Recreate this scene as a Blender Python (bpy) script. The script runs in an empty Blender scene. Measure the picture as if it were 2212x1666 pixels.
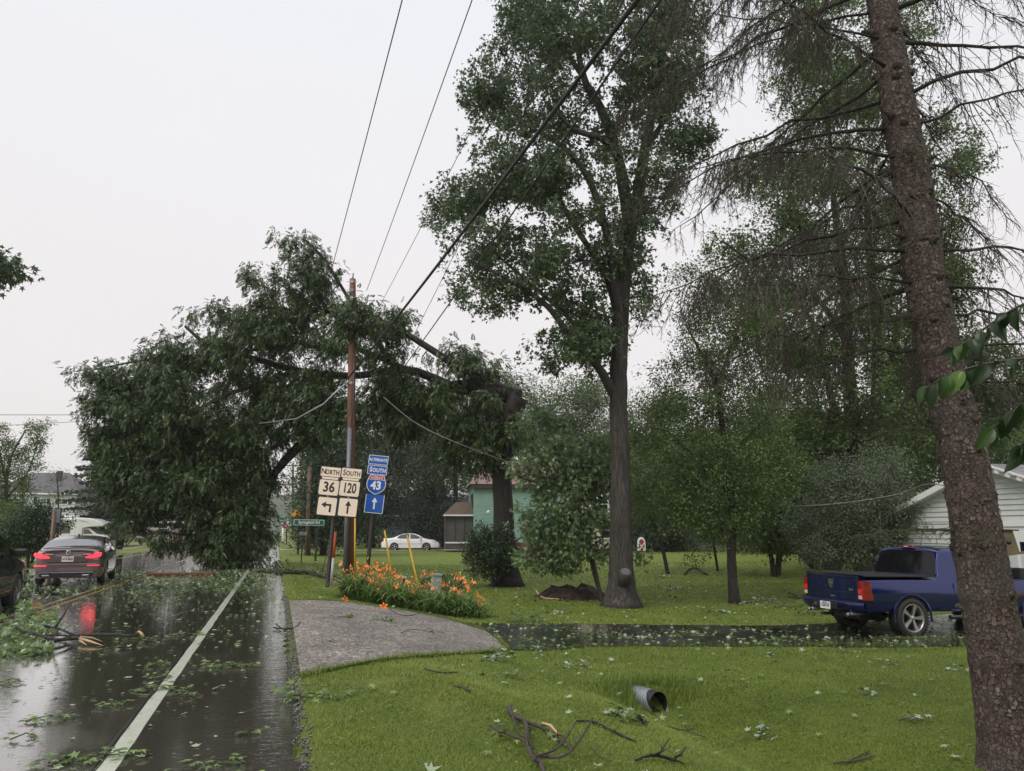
import bpy, math, random
import numpy as np
from mathutils import Vector, Matrix
rng = np.random.default_rng(7); random.seed(7)
SC = bpy.context.scene
PI = math.pi
# ------------------------------------------------------------------ camera, sky, sun, exposure
F_PX = 1598.0; PITCH = math.atan(312/F_PX); YAW = math.radians(17.3); CAM_H = 1.62
cd = bpy.data.cameras.new('camera'); cam = bpy.data.objects.new('camera', cd); SC.collection.objects.link(cam)
cd.sensor_width = 36; cd.lens = F_PX/2212*36; cd.clip_end = 3000; cd.clip_start = .05
cam.location = (0, 0, CAM_H); cam.rotation_euler = (PI/2+PITCH, 0, -YAW)
SC.camera = cam
W = bpy.data.worlds.new('World'); SC.world = W; W.use_nodes = True
nt = W.node_tree; bgn = nt.nodes['Background']
sky = nt.nodes.new('ShaderNodeTexSky'); sky.sky_type = 'NISHITA'; sky.sun_disc = False
SUN_EL, SUN_AZ = math.radians(50), math.radians(-125)      # azimuth from +Y towards +X
sky.sun_elevation = SUN_EL; sky.sun_rotation = SUN_AZ
tc = nt.nodes.new('ShaderNodeTexCoord'); sx = nt.nodes.new('ShaderNodeSeparateXYZ')
nt.links.new(tc.outputs['Generated'], sx.inputs[0])
rp = nt.nodes.new('ShaderNodeValToRGB'); rp.color_ramp.interpolation = 'EASE'
nt.links.new(sx.outputs['Z'], rp.inputs[0])
e = rp.color_ramp.elements
e[0].position = 0.0; e[0].color = (.355, .335, .331, 1)
e[1].position = 1.0; e[1].color = (.52, .53, .555, 1)
m_ = e.new(.22); m_.color = (.375, .360, .360, 1)
m2_ = e.new(.62); m2_.color = (.372, .374, .389, 1)
vm = nt.nodes.new('ShaderNodeVectorMath'); vm.operation = 'SCALE'; vm.inputs['Scale'].default_value = 19.6
nt.links.new(rp.outputs[0], vm.inputs[0])
cn = nt.nodes.new('ShaderNodeTexNoise'); cn.inputs['Scale'].default_value = 1.6; cn.inputs['Detail'].default_value = 3
nt.links.new(tc.outputs['Generated'], cn.inputs['Vector'])
mr = nt.nodes.new('ShaderNodeMapRange'); mr.inputs['To Min'].default_value = .955; mr.inputs['To Max'].default_value = 1.03
nt.links.new(cn.outputs['Fac'], mr.inputs['Value'])
vm2 = nt.nodes.new('ShaderNodeVectorMath'); vm2.operation = 'SCALE'
nt.links.new(vm.outputs[0], vm2.inputs[0]); nt.links.new(mr.outputs[0], vm2.inputs['Scale'])
mx = nt.nodes.new('ShaderNodeMixRGB'); mx.inputs[0].default_value = .96
nt.links.new(sky.outputs[0], mx.inputs[1]); nt.links.new(vm2.outputs[0], mx.inputs[2])
nt.links.new(mx.outputs[0], bgn.inputs['Color']); bgn.inputs['Strength'].default_value = .1
sl = bpy.data.lights.new('sun', 'SUN'); sl.energy = 1.5; sl.angle = math.radians(30); sl.color = (1, .97, .93)
so = bpy.data.objects.new('sun', sl); SC.collection.objects.link(so)
sdir = Vector((math.sin(SUN_AZ)*math.cos(SUN_EL), math.cos(SUN_AZ)*math.cos(SUN_EL), math.sin(SUN_EL)))
so.rotation_euler = sdir.to_track_quat('Z', 'Y').to_euler(); so.location = (0, 0, 60)
SC.view_settings.view_transform = 'Standard'; SC.view_settings.look = 'None'
SC.view_settings.exposure = .32; SC.view_settings.gamma = 1; SC.view_settings.use_curve_mapping = False
SC.cycles.max_bounces = 6; SC.cycles.transparent_max_bounces = 6; SC.cycles.diffuse_bounces = 3
SC.cycles.glossy_bounces = 3; SC.cycles.transmission_bounces = 4

# ------------------------------------------------------------------ places
sy, cy, st, ct = math.sin(YAW), math.cos(YAW), math.sin(PITCH), math.cos(PITCH)
def sst(a, b, x):
    t = np.clip((np.asarray(x, float)-a)/(b-a), 0, 1); return t*t*(3-2*t)
def tz(X, Y):                                # height of the terrain
    X = np.asarray(X, float); Y = np.asarray(Y, float)
    k = 1-sst(18, 48, Y)
    z = -.5*sst(.3, 5, X)-.15*sst(5, 13, X)
    z = z*(.25+.75*k)
    z = z-.34*np.exp(-((X-5.03)/.75)**2)*(1-sst(9.45, 10.05, Y))*sst(0, 3, Y)
    z = z+.16*np.exp(-((X-1.9)/.7)**2-((Y-8.2)/1.5)**2)
    z = np.where(X < .2, 0, z)
    z = z+np.where(X < -9.9, .06*sst(-9.9, -10.3, X) if False else 0, 0)
    far = sst(150, 420, np.hypot(X, Y))
    return z+far*0.0
def ray(px, py):
    a = (px-1106)/F_PX; b = (833-py)/F_PX
    return (sy*ct+a*cy-b*sy*st, cy*ct-a*sy-b*cy*st, st+b*ct)
def P(px, py, d):                            # point seen along a direction at a distance d ahead
    v = ray(px, py); h = v[0]*sy+v[1]*cy
    return np.array((v[0]*d/h, v[1]*d/h, CAM_H+v[2]*d/h))
def G(px, py):                               # point of the terrain
    d = 1.0
    while d < 500:
        p = P(px, py, d)
        if p[2] < tz(p[0], p[1]): break
        d *= 1.02
    lo, hi = d/1.02, d
    for _ in range(22):
        m = (lo+hi)/2; p = P(px, py, m)
        if p[2] < tz(p[0], p[1]): hi = m
        else: lo = m
    p = P(px, py, lo); p[2] = float(tz(p[0], p[1])); return p
def dep(p): return p[0]*sy+p[1]*cy
def wpx(n, d): return n*d/F_PX              # width in metres of n units at distance d

# ------------------------------------------------------------------ materials
def new_mat(name):
    m = bpy.data.materials.new(name); m.use_nodes = True
    return m, m.node_tree.nodes, m.node_tree.links, m.node_tree.nodes['Principled BSDF']
def C4(c): return (c[0], c[1], c[2], 1)
def pm(name, col, rough=.6, var=None, vscale=3, bump=0, bscale=20, metal=0, spec=.5, coat=0, emit=None, estr=0, stretch=(1, 1, 1), trans=0):
    m, N, L, b = new_mat(name)
    b.inputs['Base Color'].default_value = C4(col); b.inputs['Roughness'].default_value = rough
    b.inputs['Metallic'].default_value = metal; b.inputs['Specular IOR Level'].default_value = spec
    b.inputs['Coat Weight'].default_value = coat; b.inputs['Coat Roughness'].default_value = .03
    if emit: b.inputs['Emission Color'].default_value = C4(emit); b.inputs['Emission Strength'].default_value = estr
    tcn = N.new('ShaderNodeTexCoord'); mp = N.new('ShaderNodeMapping'); mp.inputs['Scale'].default_value = stretch
    L.new(tcn.outputs['Object'], mp.inputs[0])
    if var:
        n = N.new('ShaderNodeTexNoise'); n.inputs['Scale'].default_value = vscale; n.inputs['Detail'].default_value = 6
        n.inputs['Roughness'].default_value = .65
        L.new(mp.outputs[0], n.inputs['Vector'])
        r = N.new('ShaderNodeValToRGB'); r.color_ramp.elements[0].position = .32; r.color_ramp.elements[1].position = .68
        r.color_ramp.elements[0].color = C4(col); r.color_ramp.elements[1].color = C4(var)
        L.new(n.outputs['Fac'], r.inputs[0]); L.new(r.outputs[0], b.inputs['Base Color'])
    if bump:
        n = N.new('ShaderNodeTexNoise'); n.inputs['Scale'].default_value = bscale; n.inputs['Detail'].default_value = 8
        n.inputs['Roughness'].default_value = .6
        L.new(mp.outputs[0], n.inputs['Vector'])
        bn = N.new('ShaderNodeBump'); bn.inputs['Strength'].default_value = bump; bn.inputs['Distance'].default_value = .02
        L.new(n.outputs['Fac'], bn.inputs['Height']); L.new(bn.outputs[0], b.inputs['Normal'])
    return m
def leaf_mat(name, c1, c2, back=None, rough=.45, trans=.3, hue=None):
    m, N, L, b = new_mat(name)
    a = N.new('ShaderNodeAttribute'); a.attribute_name = 'tint'
    r = N.new('ShaderNodeValToRGB'); r.color_ramp.elements[0].color = C4(c1); r.color_ramp.elements[1].color = C4(c2)
    if hue:
        q = r.color_ramp.elements.new(.93); q.color = C4(c2); r.color_ramp.elements[-1].position = 1; r.color_ramp.elements[-1].color = C4(hue)
    L.new(a.outputs['Fac'], r.inputs[0]); out = r.outputs[0]
    if back:
        g = N.new('ShaderNodeNewGeometry'); mxx = N.new('ShaderNodeMixRGB'); mxx.inputs[2].default_value = C4(back)
        L.new(g.outputs['Backfacing'], mxx.inputs[0]); L.new(out, mxx.inputs[1]); out = mxx.outputs[0]
    L.new(out, b.inputs['Base Color']); b.inputs['Roughness'].default_value = rough
    b.inputs['Specular IOR Level'].default_value = .4
    t = N.new('ShaderNodeBsdfTranslucent'); L.new(out, t.inputs['Color'])
    ms = N.new('ShaderNodeMixShader'); ms.inputs[0].default_value = trans
    L.new(b.outputs[0], ms.inputs[1]); L.new(t.outputs[0], ms.inputs[2]); L.new(ms.outputs[0], N['Material Output'].inputs['Surface'])
    return m
def bark_mat(name, c1, c2, c3, scale=6, stretch=(1, 1, .22), bump=.8, vor=12, rough=.75):
    m, N, L, b = new_mat(name)
    tcn = N.new('ShaderNodeTexCoord'); mp = N.new('ShaderNodeMapping'); mp.inputs['Scale'].default_value = stretch
    L.new(tcn.outputs['Object'], mp.inputs[0])
    n = N.new('ShaderNodeTexNoise'); n.inputs['Scale'].default_value = scale; n.inputs['Detail'].default_value = 8; n.inputs['Roughness'].default_value = .7
    v = N.new('ShaderNodeTexVoronoi'); v.inputs['Scale'].default_value = vor; v.feature = 'DISTANCE_TO_EDGE'
    n2 = N.new('ShaderNodeTexNoise'); n2.inputs['Scale'].default_value = 1.3; n2.inputs['Detail'].default_value = 4
    dm = N.new('ShaderNodeMixRGB'); dm.inputs[0].default_value = .08
    L.new(mp.outputs[0], n.inputs['Vector']); L.new(mp.outputs[0], dm.inputs[1]); L.new(n.outputs['Color'], dm.inputs[2])
    L.new(dm.outputs[0], v.inputs['Vector']); L.new(tcn.outputs['Object'], n2.inputs['Vector'])
    r = N.new('ShaderNodeValToRGB'); r.color_ramp.elements[0].position = .3; r.color_ramp.elements[1].position = .7
    r.color_ramp.elements[0].color = C4(c1); r.color_ramp.elements[1].color = C4(c2)
    L.new(n.outputs['Fac'], r.inputs[0])
    mm = N.new('ShaderNodeMixRGB'); mm.inputs[2].default_value = C4(c3); 
    r2 = N.new('ShaderNodeValToRGB'); r2.color_ramp.elements[0].position = .5; r2.color_ramp.elements[1].position = .7
    L.new(n2.outputs['Fac'], r2.inputs[0]); L.new(r2.outputs[0], mm.inputs[0]); L.new(r.outputs[0], mm.inputs[1])
    vr = N.new('ShaderNodeValToRGB'); vr.color_ramp.elements[0].color = (.5, .5, .5, 1); vr.color_ramp.elements[1].position = .12
    L.new(v.outputs['Distance'], vr.inputs[0])
    mu = N.new('ShaderNodeMixRGB'); mu.blend_type = 'MULTIPLY'; mu.inputs[0].default_value = 1
    L.new(mm.outputs[0], mu.inputs[1]); L.new(vr.outputs[0], mu.inputs[2]); L.new(mu.outputs[0], b.inputs['Base Color'])
    ad = N.new('ShaderNodeMath'); ad.operation = 'ADD'; mv = N.new('ShaderNodeMath'); mv.operation = 'MULTIPLY'; mv.inputs[1].default_value = .5
    L.new(n.outputs['Fac'], mv.inputs[0]); L.new(mv.outputs[0], ad.inputs[0]); L.new(vr.outputs[0], ad.inputs[1])
    bn = N.new('ShaderNodeBump'); bn.inputs['Strength'].default_value = bump; bn.inputs['Distance'].default_value = .03
    L.new(ad.outputs[0], bn.inputs['Height']); L.new(bn.outputs[0], b.inputs['Normal'])
    b.inputs['Roughness'].default_value = rough
    return m
M = {}
M['bark'] = bark_mat('bark_grey_brown', (.024, .019, .016), (.085, .07, .058), (.05, .05, .038), 7, (1, 1, .16), 1, 14)
M['bark_dark'] = bark_mat('bark_wet_dark', (.018, .014, .012), (.05, .04, .033), (.03, .03, .022), 7, (1, 1, .2), .8, 14)
M['bark_spruce'] = bark_mat('bark_spruce_flaky', (.042, .028, .024), (.135, .092, .076), (.095, .08, .066), 16, (1, 1, .8), .8, 30)
M['twig'] = pm('twig_bark', (.035, .028, .024), .7, (.07, .055, .045), 20)
M['twig_spruce'] = pm('twig_dry_spruce', (.034, .026, .022), .8, (.075, .056, .045), 15)
M['wood_fresh'] = pm('wood_torn_fresh', (.55, .38, .2), .6, (.4, .27, .14), 30)
M['leaf_maple'] = leaf_mat('leaf_silver_maple', (.045, .080, .020), (.095, .145, .042), back=(.12, .16, .10), trans=.25)
M['leaf_silver'] = leaf_mat('leaf_flipped_silver', (.065, .11, .032), (.155, .235, .075), back=(.25, .33, .20), trans=.25)
M['leaf_fallen'] = leaf_mat('leaf_wet_compound', (.026, .048, .015), (.095, .145, .045), rough=.35, trans=.2)
M['leaf_back'] = leaf_mat('leaf_far_tree', (.055, .092, .022), (.125, .185, .052), trans=.3)
M['leaf_yellow'] = leaf_mat('leaf_bright_tree', (.055, .095, .02), (.13, .19, .045), trans=.3)
M['leaf_shrub'] = leaf_mat('leaf_dark_shrub', (.022, .042, .018), (.055, .09, .036), trans=.15)
M['leaf_grey'] = leaf_mat('leaf_grey_shrub', (.06, .085, .04), (.13, .17, .085), back=(.13, .16, .1), trans=.25)
M['leaf_ever'] = leaf_mat('leaf_evergreen', (.016, .028, .016), (.04, .06, .03), trans=.1, hue=(.08, .07, .035))
M['needle'] = leaf_mat('needle_spruce', (.038, .046, .022), (.085, .098, .045), trans=.2, hue=(.12, .075, .045))
M['needle_green'] = leaf_mat('needle_spruce_green', (.06, .075, .035), (.14, .16, .07), trans=.15, hue=(.22, .12, .06))
M['leaf_litter'] = leaf_mat('leaf_litter_green', (.075, .13, .03), (.23, .33, .10), back=(.34, .42, .26), trans=.15, hue=(.3, .28, .1))
M['leaf_pale'] = leaf_mat('leaf_pale_underside', (.26, .33, .24), (.44, .51, .40), back=(.10, .19, .07), trans=.1)
M['lily_leaf'] = leaf_mat('lily_blade', (.08, .15, .03), (.22, .34, .10), trans=.35, hue=(.34, .30, .09))
M['lily_flower'] = pm('lily_petal', (.85, .17, .025), .5, (.95, .30, .06), 30)
M['lily_bud'] = pm('lily_bud', (.75, .5, .15), .5)
M['grass_blade'] = leaf_mat('grass_blade', (.088, .145, .018), (.235, .30, .046), rough=.5, trans=.3, hue=(.34, .30, .11))
HAZE = 0.0004
# ------------------------------------------------------------------ building tools
def link(o): SC.collection.objects.link(o); return o
def tag(o, label=None, cat=None, group=None, kind=None):
    if label: o['label'] = label
    if cat: o['category'] = cat
    if group: o['group'] = group
    if kind: o['kind'] = kind
    return o
def thing(name, label, cat, loc=(0, 0, 0), rot=(0, 0, 0), group=None):
    o = bpy.data.objects.new(name, None); link(o); o.empty_display_size = .2
    o.location = loc; o.rotation_euler = rot; return tag(o, label, cat, group)
def obj(name, me, mat=None, parent=None, loc=None, rot=None):
    o = bpy.data.objects.new(name, me); link(o)
    if mat is not None and len(me.materials) == 0: me.materials.append(mat)
    if parent is not None: o.parent = parent
    if loc is not None: o.location = loc
    if rot is not None: o.rotation_euler = rot
    return o
def frames(pts):
    pts = np.asarray(pts, float); n = len(pts)
    T = np.zeros_like(pts); T[1:-1] = pts[2:]-pts[:-2]; T[0] = pts[1]-pts[0]; T[-1] = pts[-1]-pts[-2]
    T /= np.linalg.norm(T, axis=1)[:, None]+1e-9
    up = np.array((0, 0, 1.)) if abs(T[0][2]) < .9 else np.array((1., 0, 0))
    A = np.cross(T[0], up); A /= np.linalg.norm(A); out = []
    for i in range(n):
        A = A-T[i]*np.dot(A, T[i]); A /= np.linalg.norm(A)+1e-9
        out.append((A.copy(), np.cross(T[i], A)))
    return out
class MB:
    def __init__(s): s.v = []; s.f = []; s.sm = []; s.n = 0
    def add(s, vs, fs, smooth=False):
        b = s.n; vs = [tuple(map(float, q)) for q in vs]; s.v += vs; s.n += len(vs)
        s.f += [tuple(i+b for i in f) for f in fs]; s.sm += [smooth]*len(fs); return s
    def box(s, x0, x1, y0, y1, z0, z1, M_=None):
        vs = [(x, y, z) for z in (z0, z1) for y in (y0, y1) for x in (x0, x1)]
        if M_ is not None: vs = [tuple(M_ @ Vector(q)) for q in vs]
        return s.add(vs, [(0, 2, 3, 1), (4, 5, 7, 6), (0, 1, 5, 4), (2, 6, 7, 3), (0, 4, 6, 2), (1, 3, 7, 5)])
    def tube(s, pts, rad, sides=8, caps=True, smooth=True, noise=0, rs=None):
        pts = np.asarray(pts, float); n = len(pts); rad = np.broadcast_to(np.asarray(rad, float), (n,))
        fr = frames(pts); vs = []
        for i in range(n):
            for k in range(sides):
                a = 2*PI*k/sides; r = rad[i]
                if noise: r *= 1+noise*(rs or rng).standard_normal()
                vs.append(pts[i]+r*(math.cos(a)*fr[i][0]+math.sin(a)*fr[i][1]))
        fs = [(i*sides+k, i*sides+(k+1) % sides, (i+1)*sides+(k+1) % sides, (i+1)*sides+k) for i in range(n-1) for k in range(sides)]
        s.add(vs, fs, smooth)
        if caps:
            b = s.n-n*sides
            s.f += [tuple(b+k for k in reversed(range(sides))), tuple(b+(n-1)*sides+k for k in range(sides))]; s.sm += [False]*2
        return s
    def prism(s, poly, y0, y1, M_=None):     # polygon in XZ, extruded along Y
        n = len(poly); vs = [(p[0], y0, p[1]) for p in poly]+[(p[0], y1, p[1]) for p in poly]
        if M_ is not None: vs = [tuple(M_ @ Vector(q)) for q in vs]
        return s.add(vs, [tuple(range(n)), tuple(reversed(range(n, 2*n)))]+[(i, i+n, (i+1) % n+n, (i+1) % n) for i in range(n)])
    def lathe(s, prof, sides=24, axis='y', c=(0, 0, 0), smooth=True):  # prof: (r, h)
        vs = []
        for r, h in prof:
            for k in range(sides):
                a = 2*PI*k/sides
                q = (r*math.cos(a), h, r*math.sin(a)) if axis == 'y' else ((r*math.cos(a), r*math.sin(a), h) if axis == 'z' else (h, r*math.cos(a), r*math.sin(a)))
                vs.append((q[0]+c[0], q[1]+c[1], q[2]+c[2]))
        n = len(prof)
        return s.add(vs, [(i*sides+k, i*sides+(k+1) % sides, (i+1)*sides+(k+1) % sides, (i+1)*sides+k) for i in range(n-1) for k in range(sides)], smooth)
    def grid(s, rows, smooth=True):
        m = len(rows); n = len(rows[0])
        return s.add([q for r in rows for q in r], [(i*n+j, i*n+j+1, (i+1)*n+j+1, (i+1)*n+j) for i in range(m-1) for j in range(n-1)], smooth)
    def mesh(s, name):
        me = bpy.data.meshes.new(name); me.from_pydata(s.v, [], s.f); me.update()
        if any(s.sm): me.polygons.foreach_set('use_smooth', s.sm)
        return me
    def build(s, name, mat, parent=None, world=False, bevel=0, **k):
        me = s.mesh(name); o = obj(name, me, mat, parent, **k)
        if world and parent is not None: o.location = -parent.location
        if bevel:
            b = o.modifiers.new('bevel', 'BEVEL'); b.width = bevel; b.segments = 2; b.limit_method = 'ANGLE'
        return o
def np_mesh(name, V, Fc, k, tint=None, smooth=False):      # Fc (n,k) faces
    me = bpy.data.meshes.new(name); V = np.ascontiguousarray(V, dtype=np.float32); Fc = np.ascontiguousarray(Fc, dtype=np.int32)
    me.vertices.add(len(V)); me.vertices.foreach_set('co', V.ravel())
    me.loops.add(Fc.size); me.loops.foreach_set('vertex_index', Fc.ravel())
    me.polygons.add(len(Fc)); me.polygons.foreach_set('loop_start', np.arange(len(Fc), dtype=np.int32)*k)
    me.update(calc_edges=True)
    if tint is not None:
        at = me.attributes.new('tint', 'FLOAT', 'POINT'); at.data.foreach_set('value', np.ascontiguousarray(tint, dtype=np.float32))
    if smooth: me.polygons.foreach_set('use_smooth', np.ones(len(Fc), dtype=bool))
    return me
# leaf shapes: x along the leaf, y across, z up; triangles
def _maple():
    v = [(0, 0, 0), (.30, .50, -.06), (.42, .16, .03), (1, 0, -.12), (.42, -.16, .03), (.30, -.50, -.06)]
    return np.array(v), np.array([(0, 2, 1), (0, 3, 2), (0, 4, 3), (0, 5, 4)])
def _maple5():
    v = [(0, 0, 0), (-.05, .38, -.03), (.22, .20, .02), (.55, .52, -.08), (.50, .15, .03), (1.05, 0, -.12), (.50, -.15, .03), (.55, -.52, -.08), (.22, -.20, .02), (-.05, -.38, -.03)]
    return np.array(v), np.array([(0, 2, 1), (0, 3, 2), (0, 4, 3), (0, 5, 4), (0, 6, 5), (0, 7, 6), (0, 8, 7), (0, 9, 8)])
def _oval():
    return np.array([(0, 0, 0), (.45, .26, .05), (1, 0, -.1), (.45, -.26, .05)]), np.array([(0, 2, 1), (0, 3, 2)])
def _thin():
    return np.array([(0, -.075, 0), (0, .075, 0), (1, 0, -.03)]), np.array([(0, 2, 1)])
def _spray():                                # pinnate leaf: pairs of leaflets along a drooping stalk
    v = []; f = []
    for i in range(4):
        x = .12+.22*i; z = -.10*(i/3)**2*2
        for sg in (-1, 1):
            b = len(v); l = .34-.03*i
            v += [(x, 0, z), (x+l*.62, sg*l*.40, z-.02), (x+l*.72, sg*l*1.0, z-l*.45), (x-l*.02, sg*l*.66, z-.06)]
            f += [(b, b+2, b+1), (b, b+3, b+2)]
    b = len(v); v += [(.85, 0, -.16), (1.02, .13, -.25), (1.24, 0, -.42), (1.02, -.13, -.25)]; f += [(b, b+2, b+1), (b, b+3, b+2)]
    return np.array(v), np.array(f)
SHAPES = dict(maple=_maple(), maple5=_maple5(), oval=_oval(), thin=_thin(), spray=_spray())
def unit(a): return a/(np.linalg.norm(a, axis=-1, keepdims=True)+1e-9)
def leaves(name, C, D, size, shape, mat, parent=None, up=None, tint=None, kind=None, flat=0, upj=.8):
    """C centres, D directions, size per leaf"""
    C = np.asarray(C, float); n = len(C); sv, sf = SHAPES[shape]; k = len(sv)
    D = unit(D); 
    upv = np.array((0, 0, 1.))+upj*rng.standard_normal((n, 3)) if up is None else up
    Y = unit(np.cross(upv, D)); Z = np.cross(D, Y)
    size = np.broadcast_to(size, (n,))[:, None, None]
    V = C[:, None, :]+size*(sv[None, :, 0:1]*D[:, None]+sv[None, :, 1:2]*Y[:, None]+sv[None, :, 2:3]*Z[:, None])
    Fc = sf[None]+(np.arange(n)*k)[:, None, None]
    t = rng.random(n) if tint is None else tint
    me = np_mesh(name, V.reshape(-1, 3), Fc.reshape(-1, 3), 3, np.repeat(t, k))
    o = obj(name, me, mat, parent)
    if parent is not None: o.location = -parent.location
    if kind: o['kind'] = kind
    return o
def ball(n, shell=.5):
    d = unit(rng.standard_normal((n, 3))); r = rng.random(n)**(1/3.); r = np.where(rng.random(n) < shell, .75+.25*rng.random(n), r)
    return d*r[:, None]
def blob_points(blobs, n, d, dr=None):
    """blobs: (px, py, rx, ry[, depth offset, depth radius])"""
    ar = np.array([b[2]*b[3] for b in blobs], float)**.9; cnt = np.maximum(1, (n*ar/ar.sum()).astype(int)); out = []
    for b, c in zip(blobs, cnt):
        o = b[4] if len(b) > 4 else 0; R = b[5] if len(b) > 5 else (dr or wpx((b[2]+b[3])/2, d))
        for u in ball(c, .45):
            out.append(P(b[0]+b[2]*u[0], b[1]+b[3]*u[1], max(1.5, d+o+R*u[2])))
    return np.array(out)
def skeleton(nodes, targets, per=3, sag=.06, r_tip=.006, expo=.5, droop=0):
    """nodes: list of [pos, parent, radius] of the limbs; grow a branchlet to each target; returns tube mesh MB"""
    pos = [np.array(q[0], float) for q in nodes]; par = [q[1] for q in nodes]; base = len(pos)
    P0 = np.array(pos)
    if len(targets) == 0: return MB()
    dd = np.min(np.linalg.norm(targets[:, None]-P0[None], axis=2), axis=1)
    cap = np.zeros((len(pos)+len(targets)*per+8, 3)); cap[:base] = P0; m = base
    for ti in np.argsort(dd):
        t = targets[ti]; d = np.linalg.norm(cap[:m]-t, axis=1)
        # prefer attachment points lower than the target
        pen = np.maximum(0, cap[:m, 2]-t[2])*.35
        j = int(np.argmin(d+pen)); a = cap[j].copy(); L_ = np.linalg.norm(t-a)
        prev = j
        for i in range(1, per+1):
            u = i/per; q = a+(t-a)*u; q[2] += sag*L_*math.sin(PI*u)
            if i < per: q += rng.standard_normal(3)*.06*L_
            cap[m] = q; pos.append(q); par.append(prev); prev = m; m += 1
    tips = np.zeros(m); ch = np.zeros(m, int)
    for i in range(base, m): ch[par[i]] += 1
    for i in range(m-1, base-1, -1):
        if ch[i] == 0: tips[i] += 1
        tips[par[i]] += tips[i]
    mb = MB(); 
    for i in range(base, m):
        r1 = r_tip*max(tips[i], 1)**expo; p = par[i]
        r0 = r_tip*max(tips[p], 1)**expo if p >= base else r1*1.35
        mb.tube([cap[p], cap[i]], [min(r0, r1*1.5), r1], 4 if r1 < .03 else 6, caps=False)
    return mb, cap[:m], par
def limb_nodes(limbs, step=.6):
    """limbs: list of (list of (world point, radius)); nodes along them"""
    nodes = []
    for L_ in limbs:
        for (a, ra), (b, rb) in zip(L_[:-1], L_[1:]):
            n = max(1, int(np.linalg.norm(np.array(b)-np.array(a))/step))
            for i in range(n): nodes.append([np.array(a)+(np.array(b)-np.array(a))*i/n, -1, ra])
        nodes.append([np.array(L_[-1][0]), -1, L_[-1][1]])
    return nodes
def smooth_line(pts, rad, n=6):
    """Catmull-Rom through points"""
    p = [np.array(q, float) for q in pts]; r = list(rad); out = []; ro = []
    p = [2*p[0]-p[1]]+p+[2*p[-1]-p[-2]]
    for i in range(1, len(p)-2):
        for k in range(n):
            t = k/n
            out.append(.5*((2*p[i])+(-p[i-1]+p[i+1])*t+(2*p[i-1]-5*p[i]+4*p[i+1]-p[i+2])*t*t+(-p[i-1]+3*p[i]-3*p[i+1]+p[i+2])*t**3))
            ro.append(r[i-1]+(r[i]-r[i-1])*t)
    out.append(p[-2]); ro.append(r[-1]); return np.array(out), np.array(ro)
def pxline(pts, d):                          # (px, py, width_in_units[, depth offset]) -> world points and radii
    w = []; r = []
    for q in pts:
        o = q[3] if len(q) > 3 else 0
        p = P(q[0], q[1], d+o); w.append(p); r.append(max(.006, wpx(q[2], (d+o)*ct+(p[2]-CAM_H)*st)/2))
    return w, r
def tree(name, label, cat, d, limbs, blobs, nclus, per, lsize, shape, leafm, barkm='bark', crad=.35, drop=.25, dr=None, group=None,
         base=None, sides=14, hang=.35, rough=.035, flare=1.5, limbfill=.25, upj=.8, r_tip=.006):
    wl = []
    for i, l in enumerate(limbs):
        w, r = pxline(l, d); wl.append([w, r])
    b = G(limbs[0][0][0], limbs[0][0][1]) if base is None else np.array(base)
    if base is not None or True:
        # stand the trunk's foot on the terrain at its own place
        w0 = wl[0][0][0]; w0[2] = float(tz(w0[0], w0[1]))-.05; b = w0.copy(); b[2] += .05
    root = thing(name, label, cat, tuple(b), group=group)
    tb = MB(); nl = []
    for i, (w, r) in enumerate(wl):
        p, rr = smooth_line(w, r, 7)
        if i == 0:
            hh = p[:, 2]-b[2]; rr = rr*(1+(flare-1)*np.exp(-np.maximum(hh, 0)/.28))
        tb.tube(p, rr, sides if i == 0 else 8, noise=rough)
        nl.append([(p[k], rr[k]) for k in range(0, len(p), 2)])
    tb.build('trunk', M[barkm], root, world=True)
    nodes = limb_nodes(nl)
    z0 = b[2]+.3*(max(q[0][2] for q in nodes)-b[2])
    nodes2 = [q for q in nodes if q[0][2] > z0] or nodes
    T = blob_points(blobs, nclus, d, dr)
    sk, cap, par = skeleton(nodes2, T, r_tip=r_tip)
    sk.build('branches', M[barkm], root, world=True)['kind'] = 'stuff'
    # leaves round the ends, some along the twigs
    extra = cap[len(nodes2):]; extra = extra[rng.random(len(extra)) < limbfill]
    ctr = np.vstack([T, extra])
    n = len(ctr)*per
    idx = np.repeat(np.arange(len(ctr)), per)
    # sub-twigs: each cluster has 5 small sprigs
    sub = rng.standard_normal((len(ctr), 5, 3))*np.array((1, 1, .62))*crad*.7
    s = rng.integers(0, 5, n); off = sub[idx, s]+rng.standard_normal((n, 3))*crad*.28
    C = ctr[idx]+off; C[:, 2] -= drop*crad*rng.random(n)*1.5
    D = unit(off)+rng.standard_normal((n, 3))*.5+np.array((0, 0, -hang))
    ok = C[:, 2] > tz(C[:, 0], C[:, 1])+.05
    C, D, ii = C[ok], D[ok], idx[ok]
    ct_ = rng.random(len(ctr))*.55
    t = np.clip(ct_[ii]+rng.random(len(ii))*.45, 0, 1)
    leaves('crown', C, D, lsize*(.65+.6*rng.random(len(C))), shape, M[leafm], root, tint=t, upj=upj, kind='stuff')
    return root

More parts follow.
